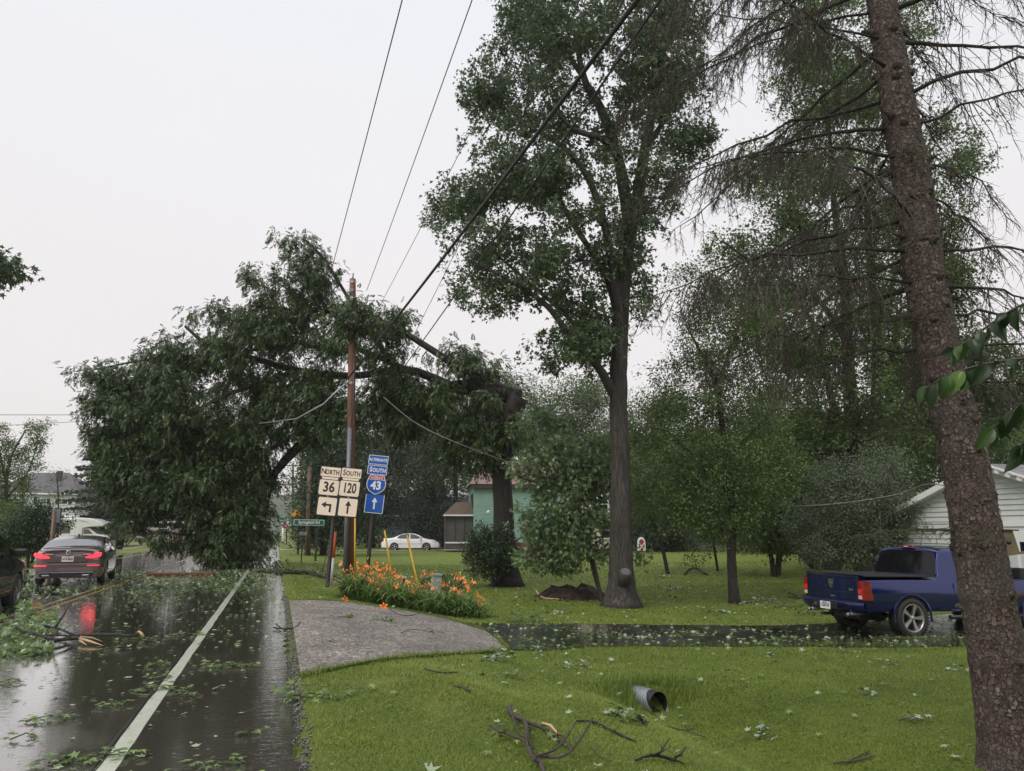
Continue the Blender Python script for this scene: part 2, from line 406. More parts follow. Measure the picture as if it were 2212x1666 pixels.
# ------------------------------------------------------------------ ground
def sheet_grid(xs, ys, z): 
    X, Y = np.meshgrid(xs, ys, indexing='ij'); V = np.stack([X, Y, z(X, Y)], -1).reshape(-1, 3)
    n = len(ys); i, j = np.meshgrid(np.arange(len(xs)-1), np.arange(n-1), indexing='ij'); a = (i*n+j).ravel()
    return V, np.stack([a, a+n, a+n+1, a+1], 1)
RX0, RX1 = -9.75, .25
def ground_z(X, Y):
    z = tz(X, Y); on = (X > RX0-.02) & (X < RX1-.02)
    z = np.where(on, -.06, z)
    r = np.hypot(X, Y); z = z+np.where((X > 2) | (X < -14), 1, 0)*8*sst(260, 700, r)
    return z
xs = np.unique(np.concatenate([np.linspace(-900, -60, 30), np.linspace(-60, -11, 40), [-10.2, -9.95, RX0-.03, RX0+.05, -5], np.arange(RX1-.03, 20, .22), [RX1-.03, RX1+.05], np.linspace(20, 60, 60), np.linspace(60, 900, 30)]))
ys = np.unique(np.concatenate([np.linspace(-60, 0, 20), np.arange(0, 24, .3), np.linspace(24, 80, 80), np.linspace(80, 300, 40), np.linspace(300, 1500, 20)]))
V, Fq = sheet_grid(xs, ys, ground_z)
m, N, L, b = new_mat('lawn_turf')
tcn = N.new('ShaderNodeTexCoord')
def noise(N, L, src, sc, det=5, ro=.6):
    n = N.new('ShaderNodeTexNoise'); n.inputs['Scale'].default_value = sc; n.inputs['Detail'].default_value = det; n.inputs['Roughness'].default_value = ro
    L.new(src, n.inputs['Vector']); return n
def ramp(N, L, src, els):
    r = N.new('ShaderNodeValToRGB'); r.color_ramp.elements[0].position = els[0][0]; r.color_ramp.elements[0].color = C4(els[0][1])
    r.color_ramp.elements[1].position = els[-1][0]; r.color_ramp.elements[1].color = C4(els[-1][1])
    for p_, c_ in els[1:-1]: q = r.color_ramp.elements.new(p_); q.color = C4(c_)
    L.new(src, r.inputs[0]); return r
def mixc(N, L, f, a, b_, mode='MIX'):
    x = N.new('ShaderNodeMixRGB'); x.blend_type = mode
    if isinstance(f, (int, float)): x.inputs[0].default_value = f
    else: L.new(f, x.inputs[0])
    for i, q in ((1, a), (2, b_)):
        if isinstance(q, tuple): x.inputs[i].default_value = C4(q)
        else: L.new(q, x.inputs[i])
    return x.outputs[0]
O = tcn.outputs['Object']
n1 = noise(N, L, O, .35, 4); n2 = noise(N, L, O, 28, 6, .75); n3 = noise(N, L, O, 2.4, 4)
c1 = ramp(N, L, n2.outputs['Fac'], [(.3, (.07, .105, .013)), (.55, (.155, .205, .030)), (.75, (.24, .295, .06))]).outputs[0]
c2 = ramp(N, L, n3.outputs['Fac'], [(.35, (.75, .8, .7)), (.65, (1.2, 1.12, 1.15))]).outputs[0]
c3 = mixc(N, L, 1, c1, c2, 'MULTIPLY')
c4 = mixc(N, L, ramp(N, L, n1.outputs['Fac'], [(.45, (0, 0, 0)), (.7, (.3, .3, .3))]).outputs[0], c3, (.15, .16, .06))
L.new(c4, b.inputs['Base Color']); b.inputs['Roughness'].default_value = .75; b.inputs['Specular IOR Level'].default_value = .25
bn = N.new('ShaderNodeBump'); bn.inputs['Strength'].default_value = .9; bn.inputs['Distance'].default_value = .05
L.new(n2.outputs['Fac'], bn.inputs['Height']); L.new(bn.outputs[0], b.inputs['Normal'])
M['lawn'] = m
g = obj('ground', np_mesh('ground', V, Fq, 4, smooth=True), m); tag(g, kind='structure')

# wet asphalt -------------------------------------------------------
def wet_mat(name, c1, c2, wet=.9, puddle_at=.5, rip=.25, scale=.55, ior=1.6, rmin=.03, rmax=.28, flow=False, cior=1.5):
    m, N, L, b = new_mat(name); t = N.new('ShaderNodeTexCoord'); O = t.outputs['Object']
    mp = N.new('ShaderNodeMapping'); mp.inputs['Scale'].default_value = (1, .35, 1); L.new(O, mp.inputs[0])
    agg = noise(N, L, O, 90, 3, .8); big = noise(N, L, mp.outputs[0], scale, 4, .55)
    base = ramp(N, L, agg.outputs['Fac'], [(.35, c1), (.7, c2)]).outputs[0]
    pud = ramp(N, L, big.outputs['Fac'], [(puddle_at-.1, (0, 0, 0)), (puddle_at+.06, (1, 1, 1))]).outputs[0]
    L.new(mixc(N, L, pud, base, tuple(x*.8 for x in c1)), b.inputs['Base Color'])
    mr = N.new('ShaderNodeMapRange'); L.new(pud, mr.inputs['Value']); mr.inputs['To Min'].default_value = rmax; mr.inputs['To Max'].default_value = rmin
    L.new(mr.outputs[0], b.inputs['Roughness'])
    b.inputs['IOR'].default_value = ior; b.inputs['Coat Weight'].default_value = wet; b.inputs['Coat Roughness'].default_value = .035; b.inputs['Coat IOR'].default_value = cior
    # rain rings and ripples
    mw = N.new('ShaderNodeMapping'); mw.inputs['Scale'].default_value = (.38, 1.5, 1); L.new(O, mw.inputs[0]); r1 = noise(N, L, mw.outputs[0], 9, 3, .6); v = N.new('ShaderNodeTexVoronoi'); v.inputs['Scale'].default_value = 5; L.new(O, v.inputs['Vector'])
    w = N.new('ShaderNodeMath'); w.operation = 'SINE'; mu = N.new('ShaderNodeMath'); mu.operation = 'MULTIPLY'; mu.inputs[1].default_value = 60
    L.new(v.outputs['Distance'], mu.inputs[0]); L.new(mu.outputs[0], w.inputs[0])
    fall = N.new('ShaderNodeMapRange'); fall.inputs['From Max'].default_value = .45; fall.inputs['To Min'].default_value = .07; fall.inputs['To Max'].default_value = 0
    L.new(v.outputs['Distance'], fall.inputs['Value'])
    w2 = N.new('ShaderNodeMath'); w2.operation = 'MULTIPLY'; L.new(w.outputs[0], w2.inputs[0]); L.new(fall.outputs[0], w2.inputs[1])
    ad = N.new('ShaderNodeMath'); ad.operation = 'ADD'; L.new(w2.outputs[0], ad.inputs[0]); L.new(r1.outputs['Fac'], ad.inputs[1])
    bw = N.new('ShaderNodeBump'); bw.inputs['Strength'].default_value = rip; bw.inputs['Distance'].default_value = .01; L.new(ad.outputs[0], bw.inputs['Height'])
    if flow:                                 # water running along the edge of the road is choppier
        sxx = N.new('ShaderNodeSeparateXYZ'); L.new(O, sxx.inputs[0]); fl = N.new('ShaderNodeMapRange'); fl.inputs['From Min'].default_value = -.62; fl.inputs['From Max'].default_value = -.28
        L.new(sxx.outputs['X'], fl.inputs['Value']); fl.inputs['To Min'].default_value = rip; fl.inputs['To Max'].default_value = .45; L.new(fl.outputs[0], bw.inputs['Strength'])
        fd = N.new('ShaderNodeMapRange'); fd.inputs['From Min'].default_value = -.62; fd.inputs['From Max'].default_value = -.28; fd.inputs['To Min'].default_value = .01; fd.inputs['To Max'].default_value = .012
        L.new(sxx.outputs['X'], fd.inputs['Value']); L.new(fd.outputs[0], bw.inputs['Distance'])
    ba = N.new('ShaderNodeBump'); ba.inputs['Distance'].default_value = .004
    inv = N.new('ShaderNodeMapRange'); inv.inputs['To Min'].default_value = .55; inv.inputs['To Max'].default_value = .03; L.new(pud, inv.inputs['Value'])
    L.new(inv.outputs[0], ba.inputs['Strength']); L.new(agg.outputs['Fac'], ba.inputs['Height']); L.new(bw.outputs[0], ba.inputs['Normal'])
    L.new(ba.outputs[0], b.inputs['Normal']); L.new(bw.outputs[0], b.inputs['Coat Normal'])
    return m
M['road'] = wet_mat('asphalt_wet', (.070, .057, .048), (.19, .16, .14), 1, .40, .16, .6, 1.9, .02, .08, True, 2.0)
M['drive'] = wet_mat('driveway_black_wet', (.008, .0075, .007), (.024, .022, .021), .45, .56, .3, .9, 1.4, .08, .38)
def edge_jit(a, s): return a+s*rng.standard_normal(len(a))
yy = np.concatenate([np.arange(-20, 40, .25), np.linspace(40, 900, 120)])
er = RX1+.10*np.sin(yy*.9)*.3+.035*rng.standard_normal(len(yy)); el = RX0+.04*rng.standard_normal(len(yy))
rows = [[(x, y, 0) for x in (l, -7, -4.7, -2.5, -.6, r)] for y, l, r in zip(yy, el, er)]
rd = MB().grid([[q for q in r] for r in rows], False)
rd.add([(r, y, -.001) for y, r in zip(yy, er)]+[(r+.03, y, -.07) for y, r in zip(yy, er)], [(i, i+len(yy), i+1+len(yy), i+1) for i in range(len(yy)-1)])
me = rd.mesh('road'); tag(obj('road', me, M['road']), kind='structure')
M['paint_white'] = pm('road_paint_white', (.56, .58, .46), .38, (.42, .44, .36), 9, .3, 120, coat=.5)
M['paint_yellow'] = pm('road_paint_yellow', (.36, .20, .05), .3, (.22, .12, .04), 7, .3, 120, coat=.6)
def stripe(x, w, y0, y1, mat, lift=.005, step=.35):
    ys_ = np.arange(y0, y1, step); a = []
    for y in ys_: a.append([(x-w/2+.004*rng.standard_normal(), y, lift), (x+w/2+.004*rng.standard_normal(), y, lift)])
    return tag(MB().grid(a, False).build('road_marking', M[mat]), kind='structure')
stripe(-1.03, .12, 2, 200, 'paint_white'); stripe(-4.48, .11, 3, 200, 'paint_yellow'); stripe(-4.76, .11, 3, 200, 'paint_yellow')
stripe(-8.65, .12, 5, 200, 'paint_white')
M['tar'] = pm('tar_seam', (.012, .011, .010), .3, coat=.5)
s_ = stripe(-1.125, .022, 2.5, 40, 'tar', .004); s_.name = 'road_seam'
# gravelly apron and black driveway ---------------------------------
def strip(name, near, far, mat, off, nx=80, ny=24, jit=.05):
    def res(pl, n):
        pl = np.array(pl, float); s = np.r_[0, np.cumsum(np.linalg.norm(np.diff(pl, axis=0), axis=1))]; t = np.linspace(0, s[-1], n)
        return np.stack([np.interp(t, s, pl[:, 0]), np.interp(t, s, pl[:, 1])], 1)
    wv = np.stack([0*np.arange(nx), .05*np.sin(np.arange(nx)*.9)+.04*np.sin(np.arange(nx)*.37+1)], 1); A = res(near, nx)+wv+jit*rng.standard_normal((nx, 2)); B = res(far, nx)+jit*rng.standard_normal((nx, 2)); rows = []
    for a, b_ in zip(A, B):
        r = []
        for k in range(ny+1):
            q = a+(b_-a)*k/ny; r.append((q[0], q[1], float(tz(q[0], q[1]))+off))
        rows.append(r)
    rows = [[tuple(q) for q in r] for r in rows]
    mb = MB().grid([list(reversed(r)) for r in rows], True)
    return tag(mb.build(name, mat), kind='structure')
m, N, L, b = new_mat('apron_chip_seal'); t = N.new('ShaderNodeTexCoord'); O = t.outputs['Object']
v = N.new('ShaderNodeTexVoronoi'); v.inputs['Scale'].default_value = 27; L.new(O, v.inputs['Vector'])
n1 = noise(N, L, O, 1.1, 5); n2 = noise(N, L, O, 60, 3)
cc = ramp(N, L, n2.outputs['Fac'], [(.40, (.07, .062, .056)), (.5, (.22, .20, .185)), (.60, (.52, .48, .44))]).outputs[0]
sp = N.new('ShaderNodeSeparateXYZ'); L.new(v.outputs['Color'], sp.inputs[0])
cc = mixc(N, L, .62, cc, ramp(N, L, sp.outputs[0], [(0, (.06, .052, .044)), (.6, (.235, .212, .182)), (1, (.64, .59, .52))]).outputs[0])
cc = mixc(N, L, 1, cc, ramp(N, L, n1.outputs['Fac'], [(.35, (.62, .6, .6)), (.6, (1.05, 1.03, 1.03))]).outputs[0], 'MULTIPLY')
n4 = noise(N, L, O, 17, 4, .8); cc = mixc(N, L, 1, cc, ramp(N, L, n4.outputs['Fac'], [(.38, (.5, .48, .47)), (.62, (1.2, 1.2, 1.2))]).outputs[0], 'MULTIPLY')
L.new(cc, b.inputs['Base Color']); b.inputs['Roughness'].default_value = .5
bn = N.new('ShaderNodeBump'); bn.inputs['Strength'].default_value = .8; bn.inputs['Distance'].default_value = .015
L.new(v.outputs['Distance'], bn.inputs['Height']); L.new(bn.outputs[0], b.inputs['Normal']); M['apron'] = m
APN = [(.34, 9.0), (1.36, 10.1), (2.6, 11.5), (3.95, 12.9), (4.2, 14.6)]
APF = [(.34, 18.45), (1.6, 18.75), (3.0, 18.5), (3.9, 17.6), (4.25, 15.6)]
strip('driveway_apron', APN, APF, M['apron'], .03, 44, 60, .012)
DRN = [(4.0, 12.85), (5.85, 13.15), (9.5, 12.65), (13.2, 11.95), (22, 11.6)]
DRF = [(4.15, 17.1), (7.75, 16.3), (11.5, 15.7), (15, 15.9), (22, 17.6)]
strip('driveway', DRN, DRF, M['drive'], .02, 110, 30, .03)
M['chip'] = pm('wet_road_chips', (.06, .057, .055), .25, (.2, .19, .185), 60, coat=.6)
# crumbly edge of the asphalt
ne = 1500; ex = RX1+.04+.03*rng.standard_normal(ne); ey = 3+17*rng.random(ne)**1.3
C = np.stack([ex, ey, np.maximum(tz(ex, ey), 0)*0+.012+np.where(ex > .3, tz(ex, ey), 0)], 1)
v8 = rng.standard_normal((ne, 4, 3))*.011; V = (C[:, None]+v8).reshape(-1, 3)
Fq = (np.array([(0, 1, 2), (0, 2, 3), (0, 3, 1), (1, 3, 2)])[None]+(np.arange(ne)*4)[:, None, None]).reshape(-1, 3)
tag(obj('road_edge_gravel', np_mesh('road_edge_gravel', V, Fq, 3), M['chip']), kind='stuff')
M['path'] = pm('pale_wet_concrete', (.42, .36, .32), .3, (.33, .29, .27), 2, coat=.3)
def patch(name, pts, mat, off):             # flat polygon draped on the terrain (world x, y)
    vs = [(x, y, float(tz(x, y))+off) for x, y in pts]
    return tag(MB().add(vs, [tuple(range(len(vs)))]).build(name, mat), kind='structure')
# a far drive across the verge, pavement and drives on the other side of the road
tag(MB().grid([[(x, 63.5+.02*x, float(tz(x, 65))+.03), (x, 66.5+.02*x, float(tz(x, 66))+.03)] for x in np.linspace(.3, 14, 30)], True).build('far_driveway', M['path']), kind='structure')
tag(MB().grid([[(x, 100, float(tz(x, 100))+.03), (x, 104, float(tz(x, 104))+.03)] for x in np.linspace(.3, 20, 30)], True).build('side_road', M['path']), kind='structure')
patch('pavement', [(-13.2, 10), (-12.0, 10), (-12.0, 120), (-13.2, 120)], M['path'], .02)
patch('house_driveway', [(-30, 39), (-13.2, 38), (-13.2, 42), (-30, 44)], M['path'], .03)
patch('house_driveway', [(-30, 60), (-13.2, 60), (-13.2, 63), (-30, 63)], M['path'], .034)
M['dirt'] = pm('gravel_pad', (.3, .26, .22), .8, (.2, .17, .14), 3)
tag(MB().grid([[(x, 64.6, float(tz(x, 64.6))+.03), (x, 68, float(tz(x, 68))+.03)] for x in np.linspace(8.5, 16.5, 16)], True).build('parking_pad', M['dirt']), kind='structure')
# far hill with its woods
hx = np.linspace(-420, 320, 90); rows = []
for y, hz in ((430, 0), (450, 9), (480, 18), (520, 24), (600, 25)):
    rows.append([(x, y, hz*(.72+.35*math.sin(x*.013+1.6)+.05*rng.standard_normal())) for x in hx])
M['hill'] = pm('hill_wood', (.03, .045, .025), .9, (.075, .095, .05), .06, 1, .3)
tag(MB().grid(rows, True).build('hill', M['hill']), kind='structure')
# ------------------------------------------------------------------ trees
# the tall silver maple
tree('silver_maple', 'tall silver maple with sawn-off low limb scar, standing on the lawn beyond the flower bed', 'tree', 22.5, [
  [(1342, 1303, 66), (1342, 1200, 50), (1340, 1000, 41), (1336, 850, 38), (1340, 700, 35), (1350, 560, 34), (1362, 470, 34), (1366, 440, 32)],
  [(1350, 560, 30), (1375, 440, 30), (1392, 330, 24), (1420, 180, 20), (1440, 40, 16), (1450, -160, 10)],
  [(1358, 470, 30), (1335, 340, 24), (1300, 240, 20, .5), (1262, 170, 15, 1), (1240, 60, 9, 1.2)],
  [(1335, 340, 18), (1300, 300, 14, -1), (1240, 280, 10, -1.5), (1180, 220, 7, -2)],
  [(1338, 680, 26), (1320, 560, 18, -.4), (1290, 430, 16, -.8), (1230, 330, 12, -1.2), (1120, 260, 7, -1.5)],
  [(1335, 700, 18), (1310, 600, 14, .6), (1230, 470, 12, 1), (1190, 390, 8, 1.4)],
  [(1330, 860, 22), (1290, 790, 18, -.5), (1240, 740, 15, -1), (1180, 660, 12, -1), (1090, 600, 8, -1.4), (1010, 560, 5, -1.5)],
  [(1290, 790, 14), (1240, 700, 10, .6), (1130, 600, 8, 1), (1060, 540, 5, 1.2)],
  [(1392, 330, 14), (1440, 250, 10, .5), (1480, 180, 6, .8)], [(1262, 170, 12, 1), (1190, 60, 9, 1.4), (1130, -60, 5, 1.5)],
 ], [(1475, 240, 60, 110, 0, 1.6), (1480, 60, 70, 90, 0, 2), (1050, 190, 50, 60, 0, 1.4), (960, 450, 40, 40, 0, 1), (1380, 560, 40, 60, 0, .8), (1190, 140, 170, 150, 0, 3), (1280, 30, 200, 120, 0, 3), (1120, 320, 130, 120, 0, 2.6), (1230, 380, 130, 120, 0, 2.6), (1040, 480, 100, 70, 0, 2), (1010, 420, 70, 60),
     (1130, 560, 130, 80, 0, 2.4), (1040, 620, 80, 50, -.5, 1.5), (1240, 600, 80, 90, 0, 1.6), (1290, 720, 60, 60, 0, 1.2), (1400, 300, 90, 160, 0, 2.2), (1430, 120, 90, 130, 0, 2.4),
     (1200, -120, 230, 130, 0, 3), (1395, 640, 40, 40, 0, 1), (1240, 740, 90, 60, 0, 1.5), (1330, 480, 80, 90, 0, 1.5)],
  620, 84, .14, 'maple', 'leaf_maple', crad=.37, drop=.35, hang=.5, flare=1.5, r_tip=.005)
# sawn limb scar on that trunk
sc = P(1352, 1233, 21.9)
r = thing('limb_stub', 'pale sawn face of a limb cut off low on the tall silver maple', 'stub', tuple(sc), rot=(math.radians(38), math.radians(8), math.radians(-20)))
MB().lathe([(.001, -.02), (.14, -.02), (.18, -.05), (.24, -.25), (.2, -.4)], 20, 'z').build('bark_collar', M['bark'], r)
MB().lathe([(.001, -.008), (.12, -.01), (.138, -.02)], 20, 'z').build('cut_face', pm('weathered_cut_wood', (.13, .125, .12), .7, (.06, .055, .05), 9, .4, 30), r)

# the split tree: its crown lies across the wires and over the road
SPL = [
  [(1095, 1262, 56), (1090, 1150, 44), (1084, 1000, 42), (1095, 920, 44), (1120, 860, 44)],
  [(1120, 860, 40), (1060, 843, 38, .3), (985, 838, 32, .8), (900, 862, 30, 1.5), (800, 888, 28, 2.4), (700, 925, 24, 3.5), (625, 985, 20, 4.2), (560, 1070, 14, 5), (500, 1170, 8, 5)],
  [(1060, 843, 22, .3), (1010, 805, 20), (970, 780, 18, .2), (900, 735, 14, .4), (850, 705, 10, .6), (790, 680, 6, .8)],
  [(985, 838, 20, .8), (880, 800, 18, 1.2), (760, 812, 16, 2), (640, 800, 15, 3.4), (540, 772, 12, 4), (450, 745, 9, 4), (400, 705, 6, 4)],
  [(540, 772, 8, 4), (400, 770, 7, 3.6), (300, 780, 5, 3.4), (200, 800, 3, 3.2)],
  [(880, 800, 14, 1.2), (780, 757, 11, 2), (700, 752, 11, 2.4), (600, 745, 9, 3), (500, 770, 6, 3.5)],
  [(850, 790, 12, 1.2), (780, 700, 10, 1.8), (700, 672, 8, 2.2), (610, 668, 6, 2.6), (540, 660, 4, 3)],
  [(800, 720, 9, 1.6), (750, 640, 8, 2), (700, 560, 6, 2.2), (660, 520, 4, 2.4)],
  [(800, 888, 18, 2.4), (740, 870, 12, 2.2), (680, 900, 10, 2.6), (600, 930, 7, 3)],
  [(700, 925, 12, 3.5), (640, 940, 10, 3), (560, 980, 8, 3), (470, 1000, 5, 3)],
  [(640, 800, 10, 3.4), (500, 850, 9, 3), (400, 900, 7, 2.5), (300, 960, 4, 2.5)],
  [(615, 985, 9, 4.2), (588, 1050, 7, 4), (572, 1120, 4, 4)],
 ]
SPB = [(430, 880, 170, 130, 4, 2.6), (320, 850, 120, 110, 3.6, 2.4), (400, 1000, 160, 110, 4, 2.4), (300, 1010, 100, 110, 3.6, 2), (470, 1105, 100, 95, 4, 2), (520, 1180, 70, 55, 4, 1.4),
     (520, 960, 80, 170, 4, 2), (480, 1060, 100, 150, 4, 2), (230, 900, 45, 110, 3.4, 1.4), (350, 960, 130, 150, 4.2, 2.4), (480, 1160, 70, 55, 3.6, 1.2),
     (545, 1140, 30, 80, 4, .8), (295, 1105, 38, 44, 3.4, 1), (350, 1145, 34, 30, 3.4, .8), (430, 770, 110, 60, 3.6, 2), (340, 745, 60, 30, 3.5, 1.4), (540, 740, 110, 60, 3.6, 2), (470, 670, 70, 24, 3.2, 1),
     (610, 720, 70, 50, 3, 1.5), (640, 620, 70, 60, 2.4, 1.4), (545, 588, 34, 22, 2.6, .6), (640, 540, 42, 34, 2.3, .8), (600, 512, 16, 12, 2.3, .4), (690, 585, 44, 40, 2, .8), (620, 655, 70, 30, 2.6, 1),
     (765, 690, 44, 52, -1.9, .5), (720, 740, 60, 50, 2, 1), (640, 840, 90, 60, 3, 1.4), (600, 880, 60, 60, 3.2, 1.4), (830, 700, 60, 36, .6, 1), (860, 680, 34, 18, .6, .6), (840, 790, 80, 50, 1, 1.2),
     (880, 850, 110, 50, 1, 1.4), (960, 880, 110, 60, .3, 1.6), (1050, 800, 70, 50, .2, 1.4), (1060, 900, 90, 70, 0, 1.6), (720, 880, 70, 60, 2, 1.2), (160, 803, 24, 16, 3.1, .4), (235, 800, 40, 30, 3.2, .8),
     (665, 925, 50, 40, 3.4, 1), (600, 935, 36, 36, 3.8, 1), (980, 760, 40, 24, .2, .8), (700, 660, 40, 30, 2, .8), (850, 900, 110, 40, 1.2, 1.2), (1000, 960, 90, 50, 0, 1.3), (700, 830, 60, 40, 2, 1), (510, 690, 60, 40, 3, 1.2)]
def split_tree():
    d = 29
    return tree('split_tree', 'broken tree whose torn dark crown lies across the wires and blocks the road', 'tree', d, SPL, SPB,
      1300, 21, .25, 'spray', 'leaf_fallen', 'bark_dark', crad=.38, drop=.6, hang=.9, limbfill=.45, upj=.5, sides=12)
split_tree()
# bushy young silver maple, leaves blown to their pale side
tree('young_silver_maple', 'bushy young silver maple with wind-flipped silvery leaves left of the tall trunk', 'tree', 24, [
  [(1300, 1302, 10), (1285, 1230, 9), (1262, 1130, 8), (1230, 1050, 6), (1200, 960, 4)], [(1297, 1290, 8), (1275, 1200, 7, .2), (1270, 1100, 5, .3), (1280, 980, 4, .4)],
  [(1262, 1130, 5), (1190, 1130, 4, .2), (1110, 1170, 3, .3)], [(1230, 1050, 5), (1150, 1040, 4, -.2), (1080, 1010, 3, -.2)]],
  [(1212, 990, 92, 84, 0, 1.3), (1145, 1015, 34, 24, -.2, .7), (1240, 1090, 80, 80, 0, 1.2), (1190, 1115, 72, 56, 0, 1.1), (1170, 1170, 40, 30, 0, .8), (1230, 1180, 60, 50, 0, .8), (1290, 1010, 50, 90, .2, 1), (1200, 920, 80, 40, .2, 1), (1180, 1200, 60, 26, 0, .6), (1270, 1140, 50, 40, -.4, .6), (1380, 1190, 20, 14, -.2, .3)],
  190, 52, .13, 'maple5', 'leaf_silver', 'twig', crad=.3, drop=.4, hang=.55, flare=1.1, sides=8, r_tip=.004)
# the dark round shrub beside the broken trunk
tree('lilac_bush', 'dark round lilac bush left of the broken tree trunk', 'shrub', 28, [
  [(1065, 1258, 7), (1060, 1220, 6), (1055, 1160, 4)], [(1075, 1258, 6), (1085, 1210, 5, .3), (1090, 1170, 3, .3)]],
  [(1058, 1185, 46, 55, .3, 1), (1050, 1215, 42, 36, .2, .8), (1085, 1200, 34, 45, .5, .8), (1045, 1170, 30, 26, .2, .6)],
  90, 90, .085, 'oval', 'leaf_shrub', 'twig', crad=.25, flare=1, sides=6, r_tip=.004, hang=.1)
# slim trees in the middle of the lawn
tree('slender_tree', 'slender dark-trunked tree with open leafy crown, nearest in the middle of the lawn', 'tree', 24, [
  [(1586, 1303, 22), (1580, 1200, 19), (1583, 1100, 18), (1570, 1000, 16), (1560, 920, 13), (1548, 840, 10), (1530, 790, 8), (1505, 745, 6), (1480, 700, 3)],
  [(1548, 840, 8), (1575, 760, 6, .3), (1600, 690, 4, .5)], [(1570, 1000, 9), (1620, 940, 7, .3), (1670, 890, 5, .5)], [(1583, 1080, 8), (1530, 1010, 6, .4), (1470, 960, 4, .6)]],
  [(1540, 720, 90, 90, 0, 1.6), (1610, 690, 80, 90, .2, 1.6), (1500, 830, 100, 80, 0, 1.6), (1620, 830, 90, 90, .2, 1.6), (1480, 930, 100, 80, .4, 1.6), (1600, 960, 110, 80, 0, 1.8), (1540, 1050, 130, 70, 0, 1.8), (1660, 1050, 60, 60, 0, 1.2), (1450, 1040, 60, 60, .3, 1.3), (1490, 1110, 90, 40, 0, 1.2), (1610, 1120, 80, 36, 0, 1.2), (1500, 620, 60, 50, .2, 1.2), (1505, 1195, 16, 22, .8, .3)],
  560, 60, .095, 'oval', 'leaf_back', 'bark_dark', crad=.42, r_tip=.004, flare=1.25)
tree('leaning_sapling', 'thin leaning sapling at the back of the lawn, right of the tall maple', 'tree', 36, [
  [(1443, 1242, 9), (1432, 1190, 8), (1415, 1140, 7), (1395, 1090, 6), (1370, 1040, 4)]],
  [(1390, 1050, 50, 50, 0, 1.4), (1360, 1010, 60, 50, 0, 1.4), (1410, 1100, 40, 24, 0, 1)], 70, 60, .13, 'oval', 'leaf_back', 'bark_dark', crad=.5, flare=1.1, sides=8)
tree('thin_sapling', 'very thin sapling between the leaning sapling and the slender tree', 'tree', 38, [
  [(1551, 1240, 6), (1544, 1190, 5), (1536, 1140, 4), (1528, 1090, 3)]],
  [(1530, 1100, 40, 40, 0, 1.2), (1525, 1150, 26, 22, 0, .8)], 40, 60, .13, 'oval', 'leaf_back', 'bark_dark', crad=.45, flare=1, sides=6)
tree('twin_trunk_tree', 'tree forking from the ground into two trunks, left of the blue pickup', 'tree', 35, [
  [(1672, 1243, 12), (1665, 1200, 10), (1650, 1150, 9), (1635, 1110, 7), (1615, 1060, 4)], [(1680, 1243, 14), (1683, 1190, 12), (1678, 1130, 11), (1672, 1060, 8), (1660, 980, 5)]],
  [(1640, 1080, 70, 60, 0, 2), (1700, 1060, 70, 70, .5, 2), (1660, 1000, 90, 60, 0, 2), (1620, 1160, 40, 20, 0, .8), (1705, 1150, 40, 40, 0, 1.2)], 230, 80, .14, 'oval', 'leaf_back', 'bark_dark', crad=.5, flare=1.2, sides=8)
# tall trees behind
tree('tall_rear_tree', 'tall leafy tree with three thick dark trunks, behind the pickup', 'tree', 38, [
  [(1868, 1190, 46), (1862, 1100, 40), (1850, 1000, 34), (1838, 880, 30), (1830, 740, 24), (1822, 600, 18), (1800, 420, 12), (1790, 260, 7)],
  [(1858, 1060, 30), (1885, 960, 26), (1895, 830, 24), (1892, 700, 20), (1880, 560, 16), (1870, 400, 10)],
  [(1850, 1010, 22), (1800, 990, 16, -.5), (1760, 970, 12, -1)], [(1850, 1000, 24), (1800, 880, 16, 1), (1775, 760, 12, 1.5), (1730, 660, 9, 2), (1640, 600, 5, 2)],
  [(1830, 740, 14), (1760, 640, 10, -1), (1660, 590, 7, -1.5), (1560, 520, 4, -2)], [(1892, 700, 12), (1950, 560, 9, 1), (2010, 460, 5, 1)]],
  [(1820, 480, 150, 130, 0, 4), (1700, 560, 120, 90, 0, 3), (1860, 300, 150, 130, 0, 4), (1700, 380, 110, 90, 0, 3), (1780, 680, 160, 110, 0, 4), (1960, 560, 110, 160, 0, 3), (1900, 800, 150, 100, 0, 4), (1720, 760, 110, 80, 0, 3), (1640, 640, 80, 60, 0, 2), (1740, 880, 130, 80, 0, 3), (1880, 940, 120, 70, 0, 3), (2010, 420, 80, 90, 0, 2.5), (2040, 620, 60, 70, 0, 2), (1800, 180, 170, 100, 0, 4), (2060, 300, 60, 70, 0, 2), (1590, 540, 70, 40, 0, 2), (1830, 20, 190, 140, 0, 4)],
  860, 88, .18, 'maple', 'leaf_back', 'bark_dark', crad=.7, drop=.4, flare=1.2)
tree('rear_tree', 'second tall tree standing behind the garage roof', 'tree', 44, [
  [(1935, 1185, 30), (1928, 1080, 26), (1920, 960, 22), (1925, 800, 16), (1940, 680, 10)], [(1925, 1000, 14), (1990, 930, 12), (2040, 870, 8)]],
  [(1960, 760, 90, 90, 0, 3), (2060, 780, 90, 90, 0, 3), (2150, 800, 90, 80, 0, 3), (2010, 900, 110, 80, 0, 3), (1900, 980, 80, 80, 0, 3), (2120, 900, 90, 60, 0, 3), (2200, 860, 70, 60, 0, 3)],
  300, 90, .2, 'maple', 'leaf_back', 'bark_dark', crad=.8, flare=1.2)
